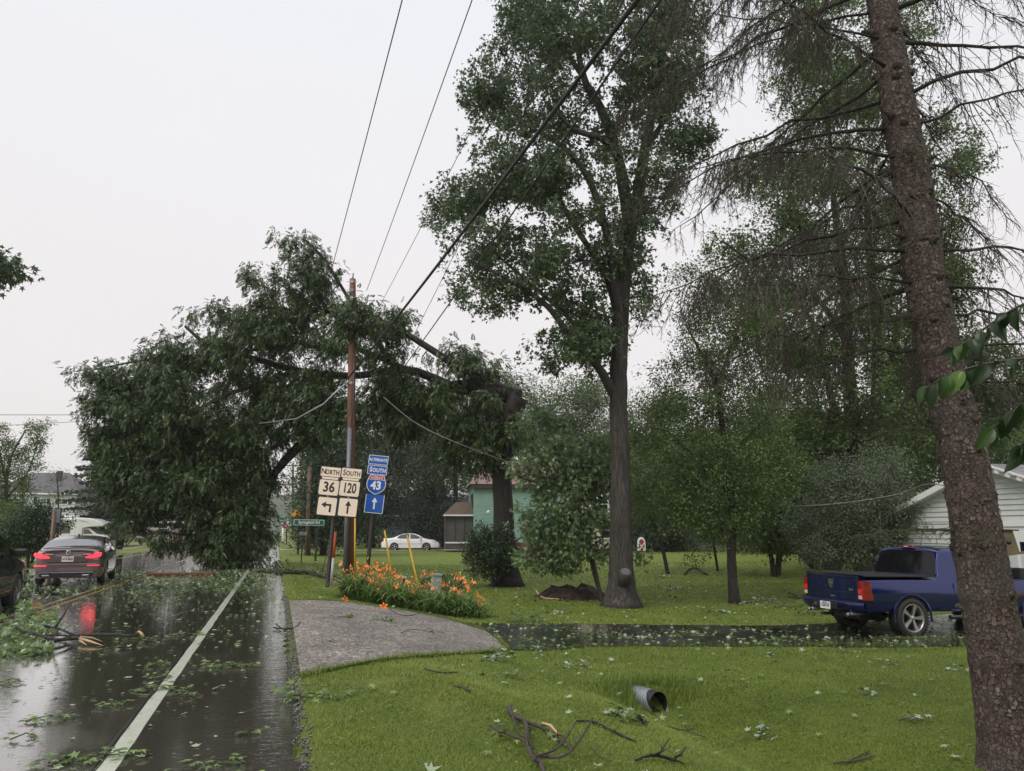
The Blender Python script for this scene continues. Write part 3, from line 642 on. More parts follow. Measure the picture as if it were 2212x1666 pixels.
tree('bright_rear_tree', 'yellow-green tree behind the garage, at the right edge', 'tree', 52, [
  [(2110, 1180, 22), (2130, 1080, 18), (2160, 980, 14), (2175, 900, 10)], [(2110, 1160, 16), (2080, 1000, 12), (2060, 900, 8)]],
  [(2150, 950, 90, 60, 0, 3), (2060, 970, 80, 50, 0, 3), (2200, 1000, 60, 40, 0, 3), (1980, 1010, 60, 50, 0, 3)], 120, 60, .2, 'oval', 'leaf_yellow', 'bark_dark', crad=.9, flare=1.1)
tree('grey_leaved_shrub', 'tall grey-green shrub at the left corner of the white garage', 'shrub', 25.5, [
  [(1880, 1205, 10), (1890, 1130, 8), (1900, 1060, 5)], [(1870, 1205, 9), (1845, 1110, 7), (1820, 1030, 4)], [(1890, 1205, 8), (1930, 1130, 6), (1960, 1080, 3)]],
  [(1880, 1090, 80, 80, 0, 1.6), (1830, 1130, 60, 70, .3, 1.4), (1930, 1120, 50, 50, -.4, 1), (1820, 1030, 60, 50, .4, 1.2), (1900, 1010, 50, 50, .4, 1.2), (1800, 1180, 60, 40, 0, 1.2), (1975, 1080, 26, 22, -.6, .5), (1890, 1180, 60, 30, -.3, .9), (1760, 1120, 50, 60, 1, 1.2)],
  270, 80, .09, 'oval', 'leaf_grey', 'twig', crad=.36, flare=1, sides=6, r_tip=.004)
tree('heavy_leaning_tree', 'old tree with a thick trunk leaning left, in the shade behind the pickup', 'tree', 40, [
  [(1800, 1215, 60), (1750, 1190, 50), (1715, 1150, 44), (1695, 1100, 30), (1690, 1040, 20), (1700, 960, 12)]],
  [(1740, 1100, 60, 60, 0, 2), (1780, 1040, 70, 50, 0, 2), (1700, 990, 80, 60, .5, 2.5), (1760, 940, 80, 60, .5, 2.5)], 190, 60, .14, 'oval', 'leaf_back', 'bark_dark', crad=.6, flare=1.1)
# rear row
RR = [
 ('background_tree', 'dark broad tree behind the road signs, beside the utility pole', 'tree', 52, [[(700, 1180, 16), (702, 1100, 13), (705, 1000, 9)]], [(706, 1010, 42, 70, 0, 2.6), (690, 1080, 34, 70, 0, 2.4), (740, 1060, 60, 90, 0, 3), (700, 1140, 60, 40, 0, 2.5), (760, 960, 50, 50, 0, 3), (668, 1138, 16, 30, 0, 1)], 190, 70, .17, 'oval', 'leaf_shrub'),
 ('background_tree', 'dark tree right behind the blue and white route sign', 'tree', 76, [[(800, 1180, 18), (802, 1100, 14), (806, 980, 9)]], [(800, 980, 70, 60, 0, 3), (790, 1060, 70, 70, 0, 3), (850, 1050, 60, 90, 0, 3), (810, 1130, 60, 40, 0, 3), (870, 960, 60, 60, 0, 3)], 200, 70, .17, 'oval', 'leaf_ever'),
 ('arborvitae', 'tall conical evergreen between the white saloon and the green house', 'tree', 74, [[(935, 1178, 10), (936, 1100, 8), (936, 1030, 4)]], [(936, 1150, 42, 26, 0, 1.6), (936, 1115, 36, 36, 0, 1.5), (934, 1075, 28, 36, 0, 1.2), (934, 1035, 20, 30, 0, 1), (934, 1000, 12, 24, 0, .6)], 170, 80, .15, 'oval', 'leaf_ever'),
 ('background_tree', 'leafy tree rising just left of the green house roof', 'tree', 78, [[(985, 1178, 14), (985, 1090, 11), (982, 980, 8)]], [(960, 940, 60, 50, 0, 3), (1000, 990, 36, 40, 0, 2), (900, 930, 60, 50, 0, 3), (1030, 920, 60, 50, 0, 3), (930, 1000, 36, 40, 0, 2)], 140, 70, .2, 'oval', 'leaf_back'),
 ('background_tree', 'pale green tree standing behind the green house ridge', 'tree', 84, [[(1150, 1176, 14), (1150, 1080, 10), (1150, 950, 7)]], [(1130, 900, 90, 60, 0, 4), (1220, 880, 80, 60, 0, 4), (1180, 960, 110, 40, 0, 4), (1280, 900, 60, 70, 0, 4), (1100, 840, 60, 40, 0, 3), (1250, 840, 60, 40, 0, 3)], 200, 70, .24, 'oval', 'leaf_back'),
 ('background_tree', 'light green tree just right of the green house, behind the tall maple trunk', 'tree', 72, [[(1360, 1180, 14), (1365, 1080, 11), (1370, 960, 8)]], [(1390, 920, 70, 70, 0, 3), (1340, 960, 60, 60, 0, 3), (1400, 1000, 70, 60, 0, 3), (1360, 1050, 60, 50, 0, 3), (1440, 880, 50, 50, 0, 3), (1420, 1080, 60, 40, 0, 3)], 190, 70, .22, 'oval', 'leaf_yellow'),
 ('background_tree', 'dark-stemmed tree over the beige shed', 'tree', 66, [[(1470, 1180, 14), (1475, 1100, 11), (1480, 1000, 8)]], [(1480, 1060, 60, 50, 0, 3), (1560, 1060, 70, 50, 0, 3), (1470, 980, 60, 60, 0, 3), (1560, 960, 80, 70, 0, 3), (1620, 1010, 60, 60, 0, 3), (1640, 900, 70, 70, 0, 3), (1650, 1100, 60, 40, 0, 3)], 230, 70, .2, 'oval', 'leaf_back'),
 ('background_tree', 'far tree filling the gap left of the three dark trunks', 'tree', 58, [[(1740, 1185, 14), (1745, 1090, 11), (1750, 980, 8)]], [(1760, 1020, 80, 60, 0, 3), (1700, 1080, 60, 50, 0, 3), (1800, 1090, 70, 50, 0, 3), (1720, 940, 70, 60, 0, 3), (1840, 1000, 60, 60, 0, 3), (1730, 1150, 80, 30, 0, 3)], 200, 70, .19, 'oval', 'leaf_back'),
 ('understory_shrub', 'dark hedge-like shrub at the back of the lawn, right of the tall maple', 'shrub', 64, [[(1420, 1180, 6), (1420, 1150, 5), (1420, 1120, 4)]], [(1400, 1150, 40, 30, 0, 2), (1450, 1145, 36, 32, 0, 2), (1425, 1115, 40, 24, 0, 2)], 90, 70, .2, 'oval', 'leaf_shrub'),
 ('understory_shrub', 'dark shrub against the back wood, behind the twin-trunk tree', 'shrub', 60, [[(1720, 1185, 6), (1720, 1160, 5), (1720, 1120, 4)]], [(1700, 1160, 50, 24, 0, 2), (1740, 1150, 40, 30, 0, 2), (1680, 1130, 30, 30, 0, 2)], 80, 70, .2, 'oval', 'leaf_shrub'),
 ('background_tree', 'tree shading the roadside behind the stub pole', 'tree', 70, [[(662, 1172, 8), (662, 1120, 7), (662, 1060, 5)]], [(672, 1050, 16, 50, 0, 1.2), (680, 960, 22, 50, 0, 1.5), (690, 900, 30, 40, 0, 2), (664, 1118, 14, 26, 0, 1), (672, 1140, 18, 26, 0, 1.5)], 120, 70, .2, 'oval', 'leaf_back'),
]
for nme, lab, cat, d, limbs, blobs, nc, per, ls, shp, lm in RR:
    tree(nme, lab, cat, d, limbs, blobs, int(nc*1.25), int(per*1.25), ls*1.15, shp, lm, 'bark_dark', crad=wpx(24, d), flare=1.15, sides=7, group='trees behind the lawn' if nme == 'background_tree' else None, limbfill=.15, r_tip=.01)
# the far wood: one mass of leaves behind everything
def wood(name, segs, n, size, mat, seed=1):
    C = []
    for (x0, x1, yt, d0, d1, k) in segs:
        for _ in range(k):
            px = x0+(x1-x0)*rng.random(); d = d0+(d1-d0)*rng.random(); a = P(px, 1145, d); top_ = P(px, yt+18*math.sin(px*.045)+10*math.sin(px*.13+2), d)[2]; g_ = float(tz(a[0], a[1]))
            c = np.array((a[0], a[1], g_+(top_-g_)*(1-rng.random()**1.3*.98))); C.append(c)
    C = np.array(C); idx = np.repeat(np.arange(len(C)), n); off = rng.standard_normal((len(idx), 3))*(.8, .8, .6); CC = C[idx]+off; ok = CC[:, 2] > -.3; CC = CC[ok]; off = off[ok]
    t = np.clip((rng.random(len(C))*.6)[idx][ok]+.4*rng.random(len(CC)), 0, 1)
    o = leaves(name, CC, unit(off)+rng.standard_normal((len(CC), 3))*.5+(0, 0, -.3), size*(.6+.7*rng.random(len(CC))), 'oval', M[mat], kind='stuff', tint=t); return o
wood('far_wood', [(672, 960, 965, 96, 118, 620), (960, 1330, 930, 100, 120, 700), (1330, 1760, 960, 92, 116, 800), (1760, 2300, 900, 80, 105, 800)], 24, .62, 'leaf_back')
wood('back_thicket', [(1330, 1480, 1105, 66, 76, 160), (1580, 1900, 1060, 56, 70, 420), (690, 850, 1060, 80, 92, 200), (1900, 2230, 1010, 48, 60, 260)], 30, .26, 'leaf_shrub')
wood('rear_wood', [(1400, 1800, 700, -60, -34, 10)], 4, .5, 'leaf_back') if False else None
# left side of the road
tree('birch_tree', 'thin-branched birch with sparse leaves at the left edge, before the grey-roofed house', 'tree', 44, [
  [(10, 1190, 12), (12, 1120, 10), (14, 1040, 8), (25, 985, 5), (55, 930, 3)], [(14, 1040, 5), (0, 980, 4), (-10, 900, 3)], [(12, 1080, 5), (60, 1020, 3), (80, 960, 2)]],
  [(20, 1050, 50, 50, 0, 1.6), (70, 930, 22, 26, 0, .7), (60, 975, 36, 22, 0, 1), (-20, 960, 40, 60, 0, 1.4), (30, 1010, 50, 30, 0, 1.4), (-20, 1100, 60, 50, 0, 1.6), (90, 945, 10, 10, 0, .3)],
  170, 60, .12, 'oval', 'leaf_back', 'twig', crad=.40, flare=1.1, sides=6, r_tip=.005, hang=.7)
tree('small_round_tree', 'small multi-stemmed dark tree on the verge left of the grey car', 'tree', 33, [
  [(62, 1216, 7), (60, 1190, 6), (50, 1160, 4)], [(68, 1216, 7), (76, 1190, 6), (85, 1150, 4)], [(66, 1216, 6), (90, 1180, 4), (105, 1150, 3)]],
  [(60, 1140, 60, 40, 0, 1.3), (100, 1130, 34, 36, 0, .8), (20, 1150, 40, 40, 0, 1), (80, 1105, 30, 24, 0, .8), (60, 1170, 50, 20, 0, 1)],
  130, 80, .10, 'oval', 'leaf_shrub', 'twig', crad=.3, flare=1, sides=6, r_tip=.005)
tree('small_yellow_shrub', 'lighter green shrub at the left edge beside the small round tree', 'shrub', 36, [[(0, 1200, 6), (0, 1170, 5), (2, 1130, 4)]],
  [(5, 1150, 40, 40, 0, 1), (20, 1110, 30, 26, 0, .8)], 60, 70, .1, 'oval', 'leaf_yellow', 'twig', crad=.3, flare=1, sides=6)
tree('roadside_tree', 'straight dark tree beside the motorhome, largely behind the fallen crown', 'tree', 74, [
  [(221, 1178, 14), (219, 1120, 12), (217, 1060, 10), (215, 990, 7)]],
  [(240, 1040, 40, 50, 0, 2), (250, 980, 40, 50, 0, 2), (215, 1090, 36, 22, 0, 1.4), (290, 1060, 50, 60, 0, 2)], 120, 110, .22, 'oval', 'leaf_ever', 'bark_dark', crad=.8, flare=1.2)
tree('distant_shrub', 'small round bush before the far pink house', 'shrub', 70, [[(252, 1160, 4), (252, 1150, 3), (252, 1140, 2)]], [(252, 1148, 10, 12, 0, .8)], 20, 60, .15, 'oval', 'leaf_shrub', 'twig', crad=.35, flare=1, sides=5)
tree('bare_young_tree', 'fine-twigged young tree in front of the grey roof', 'tree', 48, [[(128, 1170, 4), (126, 1110, 3), (125, 1060, 3), (122, 1020, 2)]], [(125, 1030, 30, 24, 0, 1), (120, 1060, 34, 20, 0, 1)], 60, 12, .08, 'oval', 'leaf_back', 'twig', crad=.35, flare=1, sides=5, r_tip=.006)
# leafy end of a maple at the far left
tree('left_edge_maple', 'drooping maple branches cut by the left edge of the picture', 'tree', 16, [
  [(-420, 1250, 40), (-400, 900, 34), (-330, 650, 24), (-180, 560, 12), (-60, 540, 5)], [(-330, 650, 14), (-200, 600, 8), (-50, 585, 4), (5, 580, 2)]],
  [(-20, 560, 44, 40, 0, .5), (-60, 520, 50, 30, 0, .6), (10, 575, 20, 22, 0, .3), (-160, 520, 90, 90, 0, 1.2), (-300, 480, 130, 140, 0, 2)], 150, 40, .14, 'maple5', 'leaf_maple', crad=.28, flare=1.3, drop=.5, hang=.7)
# spruce behind the fallen crown: flat drooping boughs stepping out to the left
def conifer(name, label, d, cx, base_y, top_y, halfw, seed, only=None, n=26, mat='leaf_ever'):
    r = np.random.default_rng(seed); b = G(cx, base_y) if base_y > 1150 else P(cx, base_y, d)
    b = P(cx, base_y, d); b[2] = float(tz(b[0], b[1])); topz = P(cx, top_y, d)[2]; H = topz-b[2]
    root = thing(name, label, 'tree', tuple(b)); tb = MB(); tb.tube([b+(0, 0, -.05), b+(0, 0, H*.5), b+(0, 0, H)], [H*.022, H*.014, .02], 10)
    tb.build('trunk', M['bark_dark'], root, world=True); bm_ = MB(); C = []; D = []
    for i in range(n):
        u = i/n; z = b[2]+H*(.10+.88*u); R = wpx(halfw, d)*(1-u)**.75*(.8+.35*r.random())+.3
        for k in range(7):
            a = 2*PI*(k/7+r.random()*.14)+i; dv = np.array((math.cos(a), math.sin(a), 0)); p0 = np.array((b[0], b[1], z))
            pts = [p0, p0+dv*R*.5+(0, 0, -.04*R), p0+dv*R+(0, 0, -.05*R+.06*R)]
            bm_.tube(pts, [.03, .02, .008], 4, False)
            for s in np.arange(.2, 1.01, .07):
                q = p0+dv*R*s+np.array((0, 0, -.08*R*s)); sd = np.array((-dv[1], dv[0], 0))
                for m_ in range(12):
                    w = (r.random()*2-1)*.32*R*(1.15-s); C.append(q+sd*w+np.array((0, 0, -.18*abs(w)-.14*r.random()))); D.append(dv*.6+sd*np.sign(w)*.6+np.array((0, 0, -.35))+.4*r.standard_normal(3))
    bm_.build('branches', M['bark_dark'], root, world=True)
    leaves('crown', np.array(C), np.array(D), wpx(8, d)*(.6+.6*r.random(len(C))), 'oval', M[mat], root)
conifer('roadside_spruce', 'dark spruce with flat stepped boughs, just left of and behind the fallen crown', 78, 258, 1180, 800, 128, 5, n=20)
# ------------------------------------------------------------------ the near spruce
TR = [(2190, 1668, 128), (2178, 1600, 112), (2160, 1450, 112), (2140, 1330, 106), (2118, 1200, 100), (2090, 1030, 92), (2062, 900, 88), (2035, 790, 86), (2012, 680, 84), (1997, 600, 80), (1985, 500, 78), (1968, 380, 72), (1950, 280, 68), (1930, 160, 64), (1912, 50, 58), (1890, -80, 52), (1860, -300, 42), (1830, -600, 30), (1800, -1000, 14)]
def trunk_d(y): return 7.35-.25*max(0, (1668-y)/1668)
pts = []; rad = []
for x, y, w in TR:
    d = trunk_d(y); p = P(x, y, d); pts.append(p); rad.append(wpx(w, d*ct+(p[2]-CAM_H)*st)/2)
b0 = pts[0].copy(); b0[2] = float(tz(b0[0], b0[1])); pts[0] = b0-(0, 0, .08)
root = thing('spruce_tree', 'leaning spruce with flaky reddish trunk and half-bare drooping boughs, right foreground', 'tree', tuple(b0))
p, r = smooth_line(pts, rad, 14)
seg = np.linalg.norm(np.diff(p, axis=0), axis=1); s = np.r_[0, np.cumsum(seg)]; t = np.arange(0, s[-1], .035)
p = np.stack([np.interp(t, s, p[:, k]) for k in range(3)], 1); r = np.interp(t, s, r)
r = r*(1+.30*np.exp(-t/.16))
wh = np.array([1.02, 1.62, 2.12, 2.55, 3.0, 3.36, 3.7, 4.0, 4.4, 4.8, 5.2, 5.6, 6.0, 6.5, 7, 7.5, 8, 8.5, 9.1, 9.7, 10.3, 11])
for h in wh: r = r*(1+.05*np.exp(-((t-h)/.045)**2))
n = len(p); S = 56; fr = frames(p); V = np.zeros((n, S, 3)); nz = rng.standard_normal((n, S))
big = rng.standard_normal((n, S)); 
for _ in range(3): big = (big+np.roll(big, 1, 0)+np.roll(big, 1, 1)+np.roll(big, -1, 0)+np.roll(big, -1, 1))/2.4
for i in range(n):
    for k in range(S):
        a = 2*PI*k/S; V[i, k] = p[i]+r[i]*(1+.006*nz[i, k]+.008*big[i, k])*(math.cos(a)*fr[i][0]+math.sin(a)*fr[i][1])
i, k = np.meshgrid(np.arange(n-1), np.arange(S), indexing='ij'); a_ = i*S+k; b_ = i*S+(k+1) % S
Fq = np.stack([a_, b_, b_+S, a_+S], -1).reshape(-1, 4)
o = obj('trunk', np_mesh('spruce_trunk', V.reshape(-1, 3), Fq, 4, smooth=True), M['bark_spruce'], root); o.location = -root.location
# loose bark scales, standing slightly proud
nsc = 6500; ii = rng.integers(8, min(n-2, 225), nsc); aa = rng.random(nsc)*2*PI
A = np.array([f[0] for f in fr]); B = np.array([f[1] for f in fr]); T_ = np.gradient(p, axis=0); T_ = unit(T_)
nrm = np.cos(aa)[:, None]*A[ii]+np.sin(aa)[:, None]*B[ii]; tan = np.cross(T_[ii], nrm)
c = p[ii]+nrm*(r[ii]*1.008)[:, None]; w = .005+.013*rng.random(nsc)**1.6; h = w*(.8+.8*rng.random(nsc)); lift = .001+.003*rng.random(nsc)
q = np.array([(-1, -.8), (.2, -1.1), (1, -.5), (.8, .8), (-.3, 1.1), (-1, .5)])
V = c[:, None]+tan[:, None]*(w[:, None, None]*q[None, :, 0:1])+T_[ii][:, None]*(h[:, None, None]*q[None, :, 1:2])+nrm[:, None]*((q[None, :, 1:2] < 0)*lift[:, None, None]+.001)
V = V+rng.standard_normal(V.shape)*.0015
Fc = (np.array([(0, 1, 2), (0, 2, 3), (0, 3, 4), (0, 4, 5)])[None]+(np.arange(nsc)*6)[:, None, None]).reshape(-1, 3)
M['bark_scale'] = leaf_mat('spruce_bark_scale', (.048, .032, .027), (.155, .108, .090), rough=.8, trans=0, hue=(.20, .17, .14))
o = obj('bark_scales', np_mesh('bark_scales', V.reshape(-1, 3), Fc, 3, np.repeat(rng.random(nsc), 6)), M['bark_scale'], root); o.location = -root.location; o['kind'] = 'stuff'
# branch whorls: knots, stubs and boughs
def at_h(h): 
    j = int(np.clip(h/.035, 0, n-1)); return p[j], r[j]
kn = MB(); bo = MB(); NC = []; ND = []; TW = MB()
GC = []; GD = []
cdir = np.array((sy, cy, 0)); rdir = np.array((cy, -sy, 0))
for wi, h in enumerate(wh):
    q0, rr = at_h(h)
    for k in range(7):
        if rng.random() < .4: continue
        a = 2*PI*k/7+wi*.7+rng.normal()*.3; h2 = h+rng.normal()*.05; q0, rr = at_h(h2); dv = np.array((math.cos(a), math.sin(a), 0.)); s0 = q0+dv*rr*.9
        L0 = .015+.03*rng.random() if rng.random() < .9 else .10
        kn.tube([s0-(0, 0, .02), s0+dv*.03+(0, 0, .002), s0+dv*(L0+.03)+rng.standard_normal(3)*.012], [.05, .034, .016], 7)
def bough(q0, dv, Lb, rb, dens, green, rise, fall, bare=False):
    m = 9; pl = [q0]
    sd = np.array((-dv[1], dv[0], 0)); cur = rng.normal()*.15
    for i in range(1, m+1):
        u = i/m; pl.append(q0+dv*Lb*u+sd*cur*Lb*u*u+np.array((0, 0, rise*Lb*u-fall*Lb*u*u+.05*rng.normal()*u))+rng.standard_normal(3)*.018)
    pl = np.array(pl); bo.tube(pl, [rb*(1-.85*i/m) for i in range(m+1)], 6, noise=.06)
    ns = int(Lb*dens)
    for _ in range(ns):
        u = .12+.88*rng.random(); j = min(m-1, int(u*m)); f = u*m-j; a = pl[j]*(1-f)+pl[j+1]*f
        side = 1 if rng.random() < .5 else -1; l = (.25+.65*rng.random())*(1.05-.45*u)*min(1, Lb/2)
        dd = unit(dv*(.45+.4*rng.random())+sd*side*(.7+.4*rng.random())+np.array((0, 0, -.3-.9*rng.random())))
        k = 4; tl = [a]
        for s in range(1, k+1): tl.append(tl[-1]+unit(dd+np.array((0, 0, -.32*s))+.22*rng.standard_normal(3))*l/k)
        TW.tube(tl, [.0065, .005, .004, .003, .002], 3, False, False)
        for s in range(1, k+1):
            for g_ in range(3 if not bare else 2):     # small side twiglets
                dd2 = unit((tl[s]-tl[s-1])*3+rng.standard_normal(3)*.9*l/k*2+np.array((0, 0, -.04))); ll = .05+.13*rng.random()
                e_ = tl[s]+dd2*ll; TW.tube([tl[s], e_], [.0028, .0012], 3, False, False)
                if not bare and rng.random() < green:
                    nn = 13
                    for w in range(nn):
                        v = w/nn; NC.append(tl[s]+dd2*ll*v); ND.append(dd2*.8+rng.standard_normal(3)*.6)
for wi, h in enumerate(np.arange(3.7, 11.5, .34)):
    q0, rr = at_h(h)
    for k in range(4):
        a = 2*PI*(k/4)+wi*1.13+rng.normal()*.2; dv = np.array((math.cos(a), math.sin(a), 0.))
        right = np.dot(dv, rdir); bare = right > .35
        if h < 4.6 and right < .2 and rng.random() < .55: continue
        if np.dot(dv, cdir) < -.75: continue                # few boughs towards the road side survived
        Lb = (2.1+1.1*rng.random())*min(1, .62+(h-3.3)*.2)*(1 if not bare else .8)
        bough(q0+dv*rr*.8, dv, Lb, .015+.014*rng.random()**2, 16 if not bare else 18, .80 if not bare else .06, .16-.30*rng.random()*(right < .3), .14+.18*rng.random(), bare)
kn.build('branch_stubs', M['bark_spruce'], root, world=True)['kind'] = 'stuff'
bo.build('boughs', M['bark_dark'], root, world=True); TW.build('twigs', M['twig_spruce'], root, world=True)['kind'] = 'stuff'
leaves('needles', np.array(NC), np.array(ND), .022+.012*rng.random(len(NC)), 'thin', M['needle'], root, upj=1, kind='stuff')
# green live tufts low on the trunk
BT = MB(); NC = []; ND = []
for (x0, y0, x1, y1, dd_) in [(1985, 690, 1850, 700, -.3), (2040, 930, 1878, 945, .2), (2100, 1148, 1830, 1165, .1), (2105, 1150, 2130, 1165, -.5), (1960, 590, 1880, 580, .2), (2060, 640, 2090, 690, .3), (1945, 320, 1990, 345, -.4), (2085, 880, 2010, 915, .5)]:
    d = trunk_d(y0); a = P(x0, y0, d); e_ = P(x1, y1, d+dd_); pl = [a+(e_-a)*u+np.array((0, 0, .05*math.sin(PI*u))) for u in np.linspace(0, 1, 7)]
    BT.tube(pl, np.linspace(.012, .003, 7), 5)
    Lb = np.linalg.norm(e_-a); ax = unit(e_-a)
    for _ in range(int(80*Lb)+16):
        u = rng.random(); q = a+(e_-a)*u+np.array((0, 0, .05*math.sin(PI*u))); l = .07+.16*rng.random()*(1.1-.5*u)
        d2 = unit(ax*.5+rng.standard_normal(3)*np.array((.8, .8, .25))+np.array((0, 0, -.22))); q1 = q+d2*l; BT.tube([q, q1], [.003, .0015], 3, False, False)
        for w in range(30): NC.append(q+d2*l*(w/30)); ND.append(d2*.7+rng.standard_normal(3)*.55)
BT.build('live_shoots', M['twig'], root, world=True)['kind'] = 'stuff'
leaves('live_needles', np.array(NC), np.array(ND), .020+.010*rng.random(len(NC)), 'thin', M['needle_green'], root, upj=1, kind='stuff')
# unseen trees added behind the viewer to darken reflections in glass and paint
def wood_at(name, n, x0, x1, y0, y1, h, size, mat):
    k = n; X = x0+(x1-x0)*rng.random(k); Y = y0+(y1-y0)*rng.random(k); C = np.stack([X, Y, (h*(.7+.3*np.sin(X*.35)))*rng.random(k)], 1); idx = np.repeat(np.arange(k), 8)
    CC = C[idx]+rng.standard_normal((k*8, 3))*(.7, .7, .6); CC[:, 2] = np.maximum(CC[:, 2], .1)
    return leaves(name, CC, rng.standard_normal((len(CC), 3)), size*(.6+.7*rng.random(len(CC))), 'oval', M[mat], kind='stuff')
wood_at('unseen_treeline', 1700, 3, 46, -30, -22, 9, .95, 'leaf_back')
# ------------------------------------------------------------------ vehicles
M['glass'] = pm('window_glass_dark', (.012, .014, .016), .04, spec=.8, coat=1); M['glass_tint'] = pm('window_glass_tinted', (.006, .006, .007), .06, spec=.3)
M['glass_pale'] = pm('window_glass_pale', (.10, .12, .13), .05, spec=.8, coat=1)
M['rubber'] = pm('tyre_rubber', (.014, .013, .013), .55, (.03, .028, .026), 25, .2, 60)
M['black'] = pm('black_plastic', (.012, .012, .013), .45)
M['chrome'] = pm('chrome', (.75, .75, .75), .15, metal=1)
M['alloy'] = pm('alloy_wheel_grey', (.52, .52, .51), .28, metal=.85)
M['alloy_dim'] = pm('alloy_wheel_dim', (.32, .32, .33), .35, metal=.8)
M['tail_on'] = pm('tail_light_lit', (.7, .01, .02), .2, emit=(1, .035, .06), estr=1.6, coat=1)
M['tail_off'] = pm('tail_light_red', (.30, .006, .008), .15, (.12, .003, .004), 14, coat=1)
M['lens_clear'] = pm('lens_clear', (.55, .5, .48), .12, coat=1)
M['white'] = pm('white_paint', (.78, .78, .77), .4, (.7, .7, .69), 3)
M['plate'] = pm('number_plate', (.72, .66, .56), .4)
M['ink'] = pm('dark_print', (.02, .02, .025), .5)
M['brown_plate'] = pm('lamp_housing', (.25, .03, .03), .3)
def profile(pts):
    pts = sorted(pts); xs_ = [p_[0] for p_ in pts]; zs = [p_[1] for p_ in pts]
    return lambda x: float(np.interp(x, xs_, zs))
class Car:
    """x forward, y left, z up; body lofted over stations"""
    def __init__(s, L0, L1, half, top, belt, roofw, sill, wheels, wr, beltbulge=.985, endp=5, endk=.18, roofz=1.45, dropk=.06, fr=None):
        s.L0, s.L1, s.half, s.top, s.belt, s.roofw, s.sill, s.wheels, s.wr, s.bb, s.endp, s.endk, s.roofz, s.dropk = L0, L1, half, top, belt, roofw, sill, wheels, wr, beltbulge, endp, endk, roofz, dropk
    def plan(s, x):
        u = (x-(s.L0+s.L1)/2)/((s.L1-s.L0)/2); return s.half*(1-s.endk*abs(u)**s.endp)
    def hw(s, x, z):
        p_ = s.plan(x)
        if z > s.belt:
            return p_*(s.bb-(s.bb-s.roofw)*((z-s.belt)/(s.roofz-s.belt))**1.05)
        t = (z-s.sill)/(s.belt-s.sill); return p_*(.945+.055*math.sin(PI*min(1, max(0, t))**.8*.95)) if t < .55 else p_*(s.bb+(1-s.bb)*math.cos((t-.55)/.45*PI/2))
    def bot(s, x):
        z = s.sill
        for wx in s.wheels:
            R = s.wr*1.13; d = abs(x-wx)
            if d < R: z = max(z, s.wr*.98+math.sqrt(R*R-d*d)*.98)
        return z
    def drop(s, x): return min(s.dropk, .4*(s.top(x)-s.bot(x)))
    def zt(s, x, q): return s.top(x)-s.drop(x)*abs(q)**3
    def body(s, name, mat, root, nx=120):
        mb = MB(); xs_ = set(np.linspace(s.L0, s.L1, nx))
        for wx in s.wheels:
            for a in np.linspace(0, PI, 15): xs_.add(wx+s.wr*1.13*math.cos(a))
        xs_ = sorted(xs_); rows = []
        for x in xs_:
            zb = s.bot(x); ze = s.top(x)-s.drop(x); ring = []
            for sg in (-1, 1):
                side = [(x, sg*s.hw(x, zb+(ze-zb)*k/14), zb+(ze-zb)*k/14) for k in range(15)]
                hwt = s.hw(x, ze); topp = [(x, sg*hwt*q, s.zt(x, q)) for q in (.985, .95, .88, .75, .5, .25)]
                half_ = side+topp
                ring.append(half_)
            rows.append(ring[0]+[(x, 0, s.top(x))]+list(reversed(ring[1])))
        mb.grid(rows, True)
        n = len(rows[0]); mb.add(rows[0], [tuple(range(n))]); mb.add(rows[-1], [tuple(reversed(range(n)))])
        o = mb.build(name, mat, root)
        # dark underbody and wheel wells
        ub = MB(); ub.box(s.L0+.12, s.L1-.12, -s.half*.80, s.half*.80, s.sill-.02, s.belt*.9)
        ub.build('underbody', M['black'], root)
        return o
    def side_panel(s, name, lo, hi, mat, root, off=.006, sides=(-1, 1), n=16, k=6, parent=None):
        lof = profile(lo); hif = profile(hi); x0, x1 = max(lo[0][0], hi[0][0]), min(lo[-1][0], hi[-1][0])
        for sg in sides:
            rows = []
            for x in np.linspace(x0, x1, n):
                a, b_ = lof(x), hif(x); rows.append([(x, sg*(s.hw(x, a+(b_-a)*j/k)+off), a+(b_-a)*j/k) for j in range(k+1)])
            if sg > 0: rows = rows[::-1]
            MB().grid(rows, True).build(name, mat, parent or root)
    def top_panel(s, name, x0, x1, q, mat, root, off=.006, n=10, k=12, taper=0):
        rows = []
        for i, x in enumerate(np.linspace(x0, x1, n)):
            hwt = s.hw(x, s.top(x)-s.drop(x)); qq = q-taper*i/(n-1)
            rows.append([(x, hwt*v, s.zt(x, v)+off) for v in np.linspace(-qq, qq, k)])
        return MB().grid(rows, True).build(name, mat, root)
